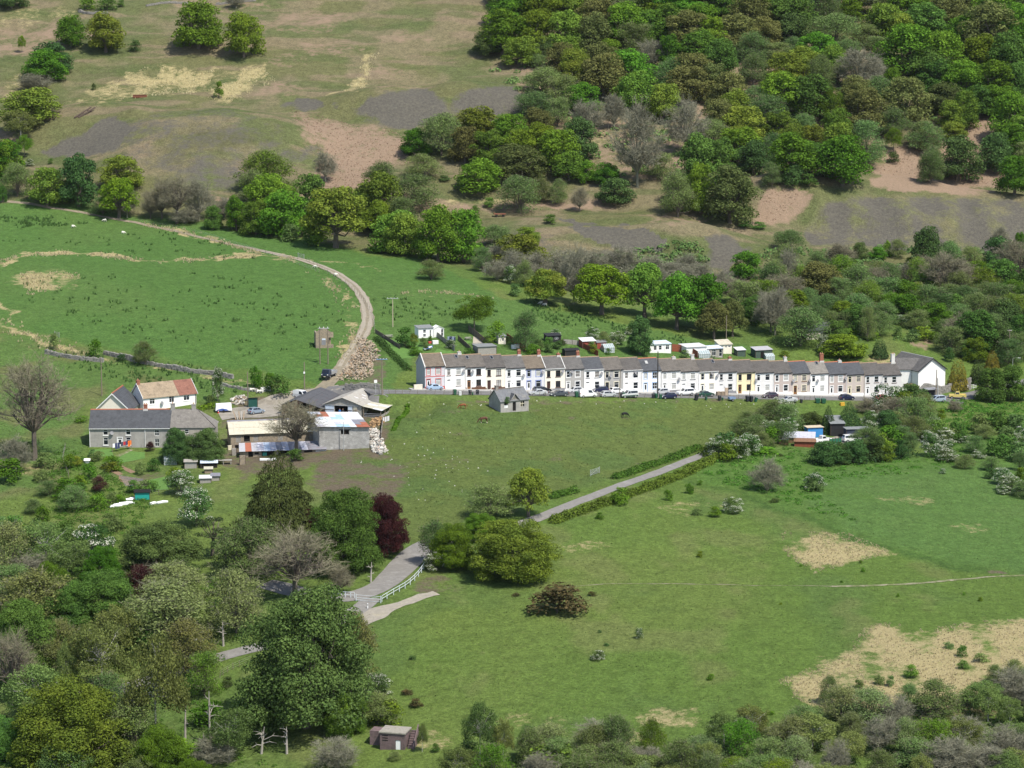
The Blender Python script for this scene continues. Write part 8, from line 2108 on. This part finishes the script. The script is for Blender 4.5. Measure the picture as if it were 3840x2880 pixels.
hedge(d2((815,735),(850,770),(880,800)),1.6,1.2,'overgrown hedge at the left edge of the terrace gardens','H',8)
hedge(d2((880,880),(862,905),(850,930)),.8,.5,'low weeds along the broken yard fence','O',9)
M_WSTONE = M('wall_stone',(.27,.255,.23),.95,.3,3,hue2=(.19,.18,.16),patch=.5,pscale=2)
def stone_wall(pts,w,h,label,seed,gaps=.2,name='stone_wall'):
 rng = random.Random(seed); c = smooth_line([P(*q)[:2] for q in pts],.5); z0 = gz(c[0][0],c[0][1]); r = empty(name,(c[0][0],c[0][1],z0)); tag(r,label,'wall'); mb = U_(M_WSTONE); cap = U_(M_WSTONE)
 for i in range(len(c) - 1):
  if vnoise(i * .05,3,seed) < gaps: continue
  x,y = c[i]; t = c[i + 1] - c[i]; yaw = math.atan2(t[1],t[0]); z = gz(x,y) - z0; hh = h * (.6 + .7 * vnoise(i * .11,1,seed)); k = 0
  zz = z - .15
  while zz < z + hh:
   s = rng.uniform(.2,.34); l = rng.uniform(.5,.75); ca,sa = math.cos(yaw + rng.uniform(-.15,.15)),math.sin(yaw + rng.uniform(-.15,.15)); ww = w * rng.uniform(.75,1.1) * (1 - .25 * (zz - z) / h); ox,oy = x - c[0][0] + rng.uniform(-.06,.06),y - c[0][1] + rng.uniform(-.06,.06)
   q = [(ox + ca * a * l / 2 - sa * b * ww / 2,oy + sa * a * l / 2 + ca * b * ww / 2) for a,b in ((-1,-1),(1,-1),(1,1),(-1,1))]
   (mb if zz + s < z + hh else cap).hexa([(a,b,zz) for a,b in q] + [(a,b,zz + s * .96) for a,b in q]); zz += s
 o = mb.build('stones',None,r); tag(o,kind='stuff'); o = cap.build('capstones',None,r); tag(o,kind='stuff')
stone_wall([Z1(-60,390),Z1(60,415),Z1(200,440),Z1(330,455),Z1(420,462)],.8,.9,'pale tumbled dry-stone wall above the farm, left stretch',3,.1)
stone_wall([Z1(430,398),Z1(560,430),Z1(700,462),Z1(830,490),Z1(960,515),Z1(1130,545),Z1(1300,565),Z1(1490,600)],.8,1.0,'long dry-stone wall along the bottom of the green field',4,.15)
stone_wall([Z1(1400,655),Z1(1560,690),Z1(1640,700),Z1(1700,705)],.7,.6,'broken stone edging along the bank to the gate',5,.3)
stone_wall([(300,45),(340,52),(420,50),(520,30),(700,14),(960,3)],1.6,.6,'tumbled stone wall across the top of the left hillside',6,.3)
stone_wall([(3450,1490),(3490,1483),(3560,1470),(3640,1462)],.6,2.6,'tall grey retaining wall behind the bus shelter',7,0.0,'retaining_wall')
stone_wall([Z2(1960,505),Z2(1700,505),Z2(1560,515)],.5,1.4,'grey block wall behind the grey barn',8,0.0)
a = P(3488,1492); r = empty('bus_shelter',a,TH); tag(r,'dark flat-roofed bus shelter against the retaining wall','bus shelter'); mb = U_(M_DISH); mb.hexa([(-1.8,-1.2,2.2),(1.8,-1.2,2.2),(1.8,.6,2.45),(-1.8,.6,2.45),(-1.8,-1.2,2.32),(1.8,-1.2,2.32),(1.8,.6,2.57),(-1.8,.6,2.57)]); mb.build('roof',None,r); mb = U_(M_TRIMB); mb.box(-1.7,1.7,.5,.58,0,2.4); mb.box(-1.7,-1.62,-.9,.49,0,2.3); mb.build('wall',None,r); mb = U_(M_STEEL); mb.tube((1.6,-1.0,0),(1.6,-1.0,2.2),.05); mb.build('post',None,r); mb = U_(TRIM['white']); mb.box(-1.5,1.5,-.1,.25,.42,.5); mb.build('bench',None,r)
fence([(3622,1466),(3640,1462),(3660,1457)],1.2,1.2,'white railing above the retaining wall by the golden conifer',(),.05,TRIM['white'],.01,(.35,.7,1.0),'railing',2)
# ------------------------------------------------------------------ white rail fence and barrier at the road bend
ZK = lambda x,y: (x / 1.3825,1700 + y / 1.3825)
M_RAIL = M('rail_paint',(.55,.60,.62),.6,.1,2)
fence([ZK(1980,772),ZK(2040,735),ZK(2100,700),ZK(2150,660),ZK(2185,620),ZK(2204,590)],1.75,1.15,'pale post and rail fence round the outside of the road bend',(),.07,M_RAIL,.015,(.5,.95),'rail_fence',4)
fence([ZK(1640,742),ZK(1720,742),ZK(1790,748),ZK(1838,752)],1.9,1.1,'short pale rail fence left of the road barrier',(),.07,M_RAIL,.015,(.5,.95),'rail_fence',5)
gate(ZK(1846,768),ZK(1974,776),1.15,'pale barrier gate across the lower road',M_RAIL,3,'barrier_gate')
a = P(*ZK(1906,805)); r = empty('bollard',a); tag(r,'white bollard on the lower road below the barrier','bollard'); mb = U_(TRIM['white']); mb.tube((0,0,0),(0,0,.95),.1,.09,8); mb.build('post',None,r); mb = U_(TRIM['black']); mb.tube((0,0,.6),(0,0,.75),.105,.105,8); mb.build('band',None,r)
fence([ZK(1140,1165),ZK(1180,1140),ZK(1240,1110),ZK(1300,1085)],2.0,1.1,'thin wire fence left of the largest foreground tree',seed=11)
fence(d2((300,480),(420,503),(560,545),(690,590))[:4],4.0,1.0,'post and wire fence beside the upper track',seed=12)
fence([(1150,980),(1190,1000),(1240,1035),(1320,1085),(1370,1140),(1400,1200),(1405,1250)],3.0,1.1,'post and wire fence on the right of the track bend',seed=13); gate((1118,966),(1140,972),1.3,'gate by the track at the corner of the upper pasture')
gate((2214,1786),(2248,1774),1.2,'field gate in the ragged hedge on the paddock side of the lane')
gate((205,1262),(222,1266),1.2,'old wooden gate in the wall at the far left',M_WOODG); fence([(1780,1002),(1800,1012),(1820,1025)],1.6,1.3,'white-topped posts at the corner of the upper pasture',seed=14,mat=M_LEAD)
# ------------------------------------------------------------------ bunker at the bottom edge
M_PBRICK = M('purple_brick',(.15,.105,.105),.95,.25,2,.02,8,hue2=(.11,.085,.08),patch=.5,pscale=.8)
b0_ = P(1425,2812); r = empty('brick_bunker',b0_,R(-14)); tag(r,'purple-brown brick bunker with concrete roof and outside steps','bunker')
block_wall(r,4.0,3.4,2.75,M_PBRICK,[(2.5,3.35,.05,1.7),(.0,.0,0,0)][:1],below=1.2); mb = U_(M('mossy_concrete',(.27,.25,.21),.95,.3,2)); mb.box(-.15,4.15,-.15,3.5,2.753,2.95); mb.build('roof_slab',None,r)
mb = U_(TRIM['white']); mb.box(2.55,3.3,.06,.12,.06,1.68); mb.build('door',None,r); mb = U_(M_PBRICK); mb.box(-2.2,-.2,1.8,4.2,-1.2,2.4); mb.build('wing',None,r)
mb = U_(M_PBRICK)
for i in range(9): mb.box(4.3,5.2,.2 + i * .3,.2 + (i + 1) * .3 - .003,-.8,.3 + i * .3)
mb.build('steps',None,r)
mb = U_(M_PBRICK); mb.hexa([(5.2,0,-.8),(5.4,0,-.8),(5.4,3.2,-.8),(5.2,3.2,-.8),(5.2,0,.6),(5.4,0,.6),(5.4,3.2,3.6),(5.2,3.2,3.6)]); mb.build('parapet',None,r); mb = U_(M_DARK);
for z in (1.5,1.9,2.3): mb.box(.4,1.3,-.02,.05,z,z + .14)
mb.build('vent',None,r)
# ------------------------------------------------------------------ dead trees
def dead_tree(cx,by,h,label,seed,lean=0.0,n=7,spread=.5):
 p = P(*ZK(cx,by)); k = p.y / FPX; H_ = h / 1.3825 * k; rs = np.random.RandomState(seed); r = empty('dead_tree',p); tag(r,label,'tree'); mb = U_(M('dead_wood',(.34,.31,.27),.95,.2,3))
 mb.path([(0,0,-.2),(lean * H_ * .4,0,H_ * .5),(lean * H_,0,H_)],[.22,.15,.05],7); mb.build('trunk',None,r)
 for i in range(n):
  z = H_ * rs.uniform(.25,.9); a = rs.uniform(0,6.28); l = H_ * spread * rs.uniform(.4,1); q = Vector((lean * z,0,z)); e = q + Vector((math.cos(a) * l,math.sin(a) * l,l * rs.uniform(-.1,.5))); m_ = q.lerp(e,.5) + Vector((0,0,l * .12)); mb = U_(_mats['dead_wood']); mb.path([tuple(q),tuple(m_),tuple(e)],[.09,.06,.015],5)
  f = m_ + Vector((rs.uniform(-.4,.4),rs.uniform(-.4,.4),rs.uniform(.2,.7))); mb.tube(tuple(m_),tuple(f),.04,.01,4); mb.build('branch',None,r)
dead_tree(1355,1560,150,'dead grey tree with long bare limbs in the lower meadow',3,.12,9,.8); dead_tree(1487,1560,150,'upright dead snag right of the dead grey tree',4,0,6,.25); dead_tree(960,1495,230,'tall thin dead trunk left of the green bush',5,.03,3,.25); dead_tree(1088,1505,290,'tall dead trunk with side twigs behind the green bush',6,0,8,.3); dead_tree(1055,1510,65,'short broken stump between the dead trunks',7,0,1,.2); dead_tree(1158,1000,140,'broken dead tree on the grass beside the lower lane',8,-.02,5,.35); dead_tree(1922,670,110,'slender dead sapling on the inside of the road bend',9,.05,4,.3); dead_tree(1070,1480,60,'dead leaning branch at the foot of the dead trunks',10,.6,3,.4)
# ------------------------------------------------------------------ animals and people
def skin_body(name,nodes,edges,mat,parent,sub=2):
 me = bpy.data.meshes.new(name); me.from_pydata([n_[0] for n_ in nodes],edges,[]); o = bpy.data.objects.new(name,me); col.objects.link(o)
 sk = o.modifiers.new('skin','SKIN'); o.modifiers.new('sub','SUBSURF').levels = sub
 for i,n_ in enumerate(nodes):
  v = me.skin_vertices[0].data[i]; v.radius = (n_[1],n_[1] if len(n_) < 3 else n_[2]); v.use_root = (i == 0)
 dg = bpy.context.evaluated_depsgraph_get(); m2 = bpy.data.meshes.new_from_object(o.evaluated_get(dg)); bpy.data.objects.remove(o); bpy.data.meshes.remove(me); m2.name = name; m2.materials.clear(); m2.materials.append(mat); m2.polygons.foreach_set('use_smooth',[True] * len(m2.polygons))
 return link(name,m2,parent)
def horse(sx,sy,yaw,size,mat,label,mane,socks=False):
 p = P(sx,sy); r = empty('horse',p,yaw); tag(r,label,'horse','horses grazing in the paddock'); r.scale = (size,) * 3
 N_ = [((0,0,1.05),.26,.3),((-.45,0,1.1),.26,.3),((-.75,0,1.08),.2),((.45,0,1.1),.24,.3),((.75,0,1.02),.17),((1.05,0,.72),.12),((1.3,0,.36),.1),((1.5,0,.14),.065),((1.55,0,.06),.05),((1.22,.06,.52),.03),((1.22,-.06,.52),.03)]
 E_ = [(0,1),(1,2),(0,3),(3,4),(4,5),(5,6),(6,7),(7,8),(5,9),(5,10)]
 for x,y,hind in ((.5,.16,0),(.62,-.16,0),(-.62,.16,1),(-.5,-.16,1)):
  b = len(N_); src = 1 if hind else 3
  if hind: N_ += [((x,y,.85),.15),((x + .1,y,.66),.1),((x - .12,y,.46),.055),((x - .06,y,.12),.04),((x,y,.03),.055)]
  else: N_ += [((x,y,.82),.1),((x + .02,y,.5),.06),((x,y,.4),.05),((x,y,.12),.038),((x + .03,y,.03),.052)]
  E_ += [(src,b),(b,b + 1),(b + 1,b + 2),(b + 2,b + 3),(b + 3,b + 4)]
 skin_body('body',N_,E_,mat,r)
 mb = U_(mane); mb.path([(-.93,0,1.12),(-1.05,0,.9),(-1.03,0,.45)],[.05,.09,.03],6); mb.build('tail',None,r)
 mb = U_(mane); mb.hexa([(.6,-.03,1.2),(1.2,-.03,.62),(1.22,.03,.62),(.6,.03,1.2),(.66,-.02,1.3),(1.26,-.02,.7),(1.26,.02,.7),(.66,.02,1.3)]); mb.build('mane',None,r)
 if socks:
  mb = U_(TRIM['cream'])
  for x,y in ((.53,.16),(.65,-.16),(-.66,.16),(-.54,-.16)): mb.tube((x,y,.06),(x,y,.26),.058,.052,8)
  mb.build('sock',None,r)
CH = M('chestnut_coat',(.23,.075,.028),.7,.12,3); BAY = M('bay_coat',(.10,.045,.025),.7,.15,3); BLK = M('black_coat',(.012,.011,.011),.6,.1)
horse(1737,1534,R(178),.92,CH,'bright chestnut pony grazing nearest the terrace',CH); horse(1815,1588,R(185),1.12,BAY,'darker bay horse with pale socks grazing below the chestnut',BLK,True); horse(2342,1567,R(35),1.0,BLK,'black horse grazing at the right of the paddock',BLK)
WOOL = M('wool',(.70,.67,.58),.95,.08,6); FACE = M('sheep_face',(.6,.57,.5),.9)
def sheep(sx,sy,yaw,label,size=1.0,grp='sheep in the upper pasture'):
 p = P(sx,sy); r = empty('sheep',p,yaw); tag(r,label,'sheep',grp); r.scale = (size,) * 3
 N_ = [((0,0,.58),.28,.27),((-.35,0,.6),.26),((.35,0,.6),.23),((.55,0,.6),.12),((.72,0,.45),.09),((.85,0,.3),.06),((.62,.08,.58),.03),((.62,-.08,.58),.03)]; E_ = [(0,1),(0,2),(2,3),(3,4),(4,5),(3,6),(3,7)]
 for x,y in ((.28,.12),(.3,-.12),(-.36,.12),(-.32,-.12)):
  b = len(N_); N_ += [((x,y,.36),.08),((x,y,.18),.035),((x,y,.02),.04)]; E_ += [(2 if x > 0 else 1,b),(b,b + 1),(b + 1,b + 2)]
 skin_body('body',N_,E_,WOOL,r,1); mb = U_(FACE); mb.tube((.74,0,.44),(.93,0,.24),.075,.045,7); mb.build('face',None,r)
for sx,sy,yw,lab in ((394,832,200,'white sheep grazing just below the upper track'),(273,855,10,'white sheep in the upper left pasture, left of the others'),(461,878,0,'white sheep in the upper pasture, lowest of three'),(1258,1036,30,'white sheep beside the track bend'),(1184,1006,170,'small white sheep on the track edge'),(2030,1143,190,'white sheep below the bushes at the edge of the big oaks'),(2045,1149,170,'second white sheep below the bushes at the edge of the big oaks')):
 sheep(sx,sy,R(yw),lab,1.1)
for x,y,yw,w in ((445,535,20,'leftmost'),(480,536,170,'second'),(530,556,10,'third'),(562,552,200,'fourth'),(600,528,30,'rightmost')):
 sheep(*Z2(x,y),R(yw),w + ' of five white sheep bunched at the galvanised farm gate',1.0,'sheep at the farm gate')
SKINM = M('skin',(.45,.27,.19),.7)
def person(pos,yaw,shirt,trouser,hairc,label):
 r = empty('person',pos,yaw); tag(r,label,'person','people in the barn doorway')
 N_ = [((0,0,.95),.13,.16),((0,0,1.2),.12,.17),((0,0,1.4),.11,.19),((0,0,1.5),.06),((.01,0,1.58),.09,.085),((.02,0,1.69),.1,.085),((.02,0,1.75),.07)]; E_ = [(0,1),(1,2),(2,3),(3,4),(4,5),(5,6)]
 for sg in (-1,1):
  b = len(N_); N_ += [((0,sg * .1,.82),.095),((.02,sg * .11,.48),.062),((-.01,sg * .11,.1),.042),((.12,sg * .12,.04),.04)]; E_ += [(0,b),(b,b + 1),(b + 1,b + 2),(b + 2,b + 3)]
  b = len(N_); N_ += [((0,sg * .2,1.4),.06),((.02,sg * .25,1.12),.042),((.2,sg * .2,.98),.03),((.27,sg * .19,.97),.032)]; E_ += [(2,b),(b,b + 1),(b + 1,b + 2),(b + 2,b + 3)]
  for f in range(4):
   c = len(N_); N_ += [((.32,sg * (.16 + .02 * f),.965),.009),((.36 - .006 * abs(f - 1),sg * (.16 + .02 * f),.95),.008)]; E_ += [(b + 3,c),(c,c + 1)]
  c = len(N_); N_ += [((.29,sg * .15,.985),.01),((.32,sg * .135,.985),.009)]; E_ += [(b + 3,c),(c,c + 1)]
 o = skin_body('body',N_,E_,SKINM,r,1); me = o.data; me.materials.append(shirt); me.materials.append(trouser)
 for f in me.polygons:
  z = f.center.z; x = f.center.x
  f.material_index = 2 if z < .93 and x < .19 else (1 if .93 <= z < 1.5 and x < .17 else 0)
 mb = U_(hairc); mb.hexa([(-.1,-.085,1.62),(.06,-.09,1.72),(.06,.09,1.72),(-.1,.085,1.62),(-.09,-.07,1.78),(.08,-.07,1.82),(.08,.07,1.82),(-.09,.07,1.78)]); mb.build('hair',None,r,bevel=.03)
mw = pb.matrix_basis
for x,y,m,lab in ((3.95,-.75,M('shirt_blue',(.04,.16,.42),.9),'person in a blue top standing in the barn doorway'),(4.65,-.55,M('shirt_dark',(.03,.035,.04),.9),'person in dark clothes beside the one in blue')):
 q = mw @ Vector((x,y,0)); q.z = gz(q.x,q.y); person(q,R(-100),m,M('jeans',(.04,.05,.08),.9),M('dark_hair',(.03,.02,.015),.8),lab)
q0,q1 = mw @ Vector((2.6,-1.15,0)),mw @ Vector((5.6,-1.15,0))
r = empty('field_gate',(q0.x,q0.y,gz(q0.x,q0.y)),R(-15)); tag(r,'pale gate standing before the open barn','gate')
for z in (.2,.45,.7,.95): mb = U_(TRIM['cream']); mb.box(0,3.1,-.03,.03,z,z + .09); mb.build('bar',None,r)
for x in (0,3.0): mb = U_(TRIM['cream']); mb.box(x,x + .1,-.05,.05,0,1.15); mb.build('post',None,r)
# ------------------------------------------------------------------ oddments on the hill
a = P(525,366); r = empty('rusty_tank',a,R(-4)); tag(r,'rusty open steel tank lying on the left hillside','tank'); RUS = M('rust',(.20,.075,.045),.9,.25,2)
mb = U_(RUS); mb.box(-2.4,2.4,-.6,-.54,0,1.0); mb.box(-2.4,2.4,.54,.6,0,1.0); mb.box(-2.4,-2.34,-.535,.535,0,1.0); mb.box(2.34,2.4,-.535,.535,0,1.0); mb.box(-2.33,2.33,-.53,.53,0,.06); mb.build('shell',None,r); mb = U_(RUS); mb.box(-2.5,2.5,-.68,-.61,.9,1.04); mb.build('rim',None,r)
a = P(1874,812); r = empty('trailer',a,R(3)); tag(r,'old rusty flat trailer on the path below the wood','trailer'); mb = U_(RUS); mb.box(-1.9,1.9,-.8,.8,.7,.95); mb.build('bed',None,r); mb = U_(RUS); mb.box(-1.9,-1.8,-.8,.8,.951,1.5); mb.build('headboard',None,r)
for x in (-1.0,1.1):
 for sg in (-1,1): mb = U_(M_TYRE); mb.tube((x,sg * .7,.35),(x,sg * .9,.35),.35,n=10); mb.build('wheel',None,r)
a,b = P(285,446),P(347,415); r = empty('timber_chute',a); tag(r,'dark timber chute beams at the top of the left spoil tip','chute'); d = b - a
for o_ in (-.7,.7): mb = U_(M_WOODD); mb.hexa([(o_,0,.2),(o_ + .35,0,.2),(d.x + o_ + .35,d.y,d.z + .9),(d.x + o_,d.y,d.z + .9),(o_,0,.6),(o_ + .35,0,.6),(d.x + o_ + .35,d.y,d.z + 1.3),(d.x + o_,d.y,d.z + 1.3)]); mb.build('beam',None,r)
for u in (.2,.5,.8): mb = U_(M_WOODD); q = d * u; mb.box(q.x - .7,q.x + 1.0,q.y - .12,q.y + .12,q.z - .2,q.z + .2 + .7 * u); mb.build('trestle',None,r)
a = P(1409,1478); r = empty('notice_board',a,R(5)); tag(r,'white notice board on a post left of the pole with the blue crossarm','sign'); mb = U_(M_STEEL); mb.tube((0,0,0),(0,0,3.2),.06); mb.build('post',None,r); mb = U_(TRIM['white']); mb.box(-.35,.35,-.1,-.06,2.6,3.3); mb.build('board',None,r)
# ------------------------------------------------------------------ rushes, tussocks and rough grass: uncountable
def tufts(name,pts,size,mat,label,seed,nb=7,world=False,flat=1.0):
 rs = np.random.RandomState(seed); V = []
 pts = np.array(pts)
 if 'dead' in name: pts = pts[fbm(pts[:,0] / 5,pts[:,1] / 16,91,4) > .40]
 z = H(pts[:,0],pts[:,1]); n = len(pts)
 for k in range(nb):
  a = rs.uniform(0,6.28,n); s = size * rs.uniform(.5,1.5,n); ln = rs.uniform(.2,.9,n); w = s * .22
  bx,by = pts[:,0] + rs.normal(size=n) * size * .35,pts[:,1] + rs.normal(size=n) * size * .35
  dx,dy = np.cos(a),np.sin(a); t = np.stack([-dy,dx],1)
  b0 = np.stack([bx - t[:,0] * w,by - t[:,1] * w,z - .05],1); b1 = np.stack([bx + t[:,0] * w,by + t[:,1] * w,z - .05],1)
  e = np.stack([bx + dx * s * ln * .6,by + dy * s * ln * .6,z + s * flat],1); V.append(np.stack([b0,b1,e + np.stack([t[:,0] * w * .3,t[:,1] * w * .3,0 * z],1),e - np.stack([t[:,0] * w * .3,t[:,1] * w * .3,0 * z],1)],1).reshape(-1,3))
 o = link(name,card_mesh(name,np.concatenate(V)),None,mat); return tag(o,label,'grass',None,'stuff')
def pts_in(poly,n,seed,clump=0):
 rng = random.Random(seed); out = []
 for q in Pv([(x * KD,y * KD) for x,y in spots(poly,n,rng)]):
  for _ in range(rng.randint(1,clump) if clump else 1): out.append((q[0] + rng.gauss(0,.9) * (clump > 0),q[1] + rng.gauss(0,1.2) * (clump > 0)))
 return out
def pts_line(line,n,w,seed):
 rng = random.Random(seed); c = smooth_line([P(a * KD,b * KD)[:2] for a,b in line],1.0); return [(q[0] + rng.gauss(0,w),q[1] + rng.gauss(0,w * 1.4)) for q in (c[rng.randrange(len(c))] for _ in range(n))]
G_RUSH = leaf_mat('rush',(.055,.12,.034),(.045,.095,.028),trans=.2); G_STRAW = leaf_mat('dead_grass',(.54,.465,.29),(.46,.395,.235),trans=.3,hue=.01); G_BRK = leaf_mat('dead_bracken',(.40,.29,.205),(.31,.225,.16),trans=.25,hue=.01); G_GRASS = leaf_mat('rough_grass',(.145,.215,.062),(.165,.20,.075),trans=.4)
tufts('rushes',pts_in([(20,640),(60,600),(300,590),(560,590),(700,640),(750,700),(700,790),(560,770),(330,740),(120,690)],120,3,4) + pts_in([(520,478),(620,500),(700,515),(560,512),(500,490)],70,4,5) + pts_in([(0,470),(110,468),(180,480),(60,490),(0,480)],70,5,5) + pts_in([(0,520),(400,500),(600,560),(300,560)],50,6,3) + pts_in([(1130,640),(1350,700),(1540,745),(1350,735),(1150,690)],110,7,4) + pts_in([(810,640),(1100,660),(1050,700),(830,690)],60,8,3) + pts_in([(60,750),(400,790),(560,840),(470,850),(230,820)],130,9,3),.48,G_RUSH,'dark rush tufts dotted over the green fields',3)
tufts('dead_grass',pts_line([(-20,580),(40,555),(100,550),(150,547),(240,555),(330,566),(450,560),(560,554),(625,562)],700,1.2,3) + pts_line([(690,592),(722,622),(748,655),(765,700),(758,745),(735,775)],300,1.2,4) + pts_line([(320,487),(400,503),(470,520),(560,548),(640,560)],350,1.0,5) + pts_line([(-20,690),(50,722),(130,750),(190,770)],250,1.4,6) + pts_in([(40,590),(170,590),(180,615),(60,640)],350,7) + pts_line([(870,634),(960,632),(1080,650)],150,.9,8),.34,G_STRAW,'pale dead grass along the field banks',4)
tufts('dead_grass',pts_in([(1880,1335),(2000,1362),(2090,1345),(2250,1335),(2250,1540),(2050,1560),(1850,1560),(1700,1505),(1680,1470),(1820,1420)],3600,9) + pts_in([(1690,1150),(1830,1150),(1930,1190),(1850,1215),(1760,1240),(1690,1195)],900,10),.24,G_STRAW,'straw-coloured grass in the lower right meadow',5,6,flat=.7)
tufts('dead_grass',pts_in([(220,228),(250,172),(320,140),(420,150),(560,140),(600,172),(500,222),(380,205)],1500,11) + pts_in([(782,118),(818,112),(802,152),(790,192),(738,203),(770,170)],250,12),.32,G_STRAW,'pale moor grass on the left hillside',6,6)
tufts('bracken',pts_in([(625,240),(760,268),(905,292),(890,345),(830,360),(790,395),(720,445),(650,425),(690,340),(640,275)],1300,13) + pts_in([(1890,385),(1940,310),(2000,280),(2160,238),(2140,330),(2170,412),(1880,405)],1100,14) + pts_in([(1635,432),(1690,402),(1760,408),(1722,470),(1660,492)],400,15),.36,G_BRK,'flattened dead bracken on the hillside',7,5,flat=.6)
tufts('rough_grass',pts_in([(1520,1000),(1990,1010),(2212,960),(2212,1330),(1900,1330),(1680,1460),(1500,1560),(900,1560),(820,1400),(1000,1260),(1230,1120)],2600,16),.2,G_GRASS,'rough tussocky grass over the lower meadow',8,5,flat=.7)
tufts('rough_grass',pts_in([(0,900),(190,960),(200,1120),(460,1120),(560,1060),(640,1200),(0,1250)],1500,17) + pts_in([(860,880),(1680,880),(1500,985),(1190,1070),(900,1170)],1200,18),.24,G_GRASS,'rough grass in the paddock and around the cottage gardens',9,5,flat=.7)
rng = random.Random(12); mb = U_(M_RUB[0])
for x,y in [(rng.gauss(930,60),rng.gauss(985,40)) for _ in range(60)] + [(rng.uniform(860,1650),rng.uniform(866,882) + rng.gauss(0,4)) for _ in range(40)]:
 p = P(x * KD,y * KD); s = rng.uniform(.05,.16); mb.hexa([(p.x - s,p.y - s,p.z - .05),(p.x + s,p.y - s * .8,p.z - .05),(p.x + s * .9,p.y + s,p.z - .05),(p.x - s,p.y + s,p.z - .05),(p.x - s * .7,p.y - s * .6,p.z + s * .8),(p.x + s * .6,p.y - s * .7,p.z + s),(p.x + s * .7,p.y + s * .6,p.z + s * .7),(p.x - s * .6,p.y + s * .6,p.z + s * .9)])
o = mb.build('scattered_stones'); tag(o,'pale stones scattered over the trampled paddock','stones',None,'stuff')
# ------------------------------------------------------------------ name each of the look-alike trees by its place among its kind
ORD = ['leftmost','second from left','third from left','fourth from left','fifth from left','sixth from left','seventh from left','eighth from left','ninth from left']
BANDS = {1: [''],2: ['upper','lower'],3: ['upper','middle','lower'],4: ['top','upper','lower','bottom'],5: ['top','upper','middle','lower','bottom'],6: ['topmost','second','third','fourth','fifth','lowest'],7: ['topmost','second','third','middle','fifth','sixth','lowest'],8: ['topmost','second','third','fourth','fifth','sixth','seventh','lowest']}
for (lab,grp,kind),L_ in SHARED.items():
 if len(L_) < 2: continue
 place = grp[len(kind):].strip()
 for w in ('trees ','bushes ','shrubs '):
  if place.startswith(w): place = place[len(w):]
 L_.sort(key=lambda q: q[1]); nb = min(8,max(1,round(len(L_) / 5 + .3)))
 for k,name in enumerate(BANDS[nb]):
  row = sorted(L_[len(L_) * k // nb:len(L_) * (k + 1) // nb],key=lambda q: q[0])
  for i,q in enumerate(row):
   o_ = 'rightmost' if i == len(row) - 1 and i > 0 else ORD[i] if i < len(ORD) else 'one'
   q[2]['label'] = kind + ', ' + o_ + (' in the ' + name + ' band ' if nb > 1 else ' of its kind ') + place
# ------------------------------------------------------------------ thin summer haze over the valley
mb = MB(); mb.box(-520,520,-60,1560,-42,262)
hz = mb.build('haze'); tag(hz,'thin pale haze filling the valley air','haze',None,'stuff')
hm = bpy.data.materials.new('haze_air'); hm.use_nodes = True
n = hm.node_tree; n.nodes.remove(n.nodes['Principled BSDF'])
pv = n.nodes.new('ShaderNodeVolumePrincipled'); pv.inputs['Color'].default_value = (0.86,0.92,1.0,1); pv.inputs['Density'].default_value = 0.000012
n.links.new(pv.outputs[0],n.nodes['Material Output'].inputs['Volume'])
hz.data.materials.append(hm)
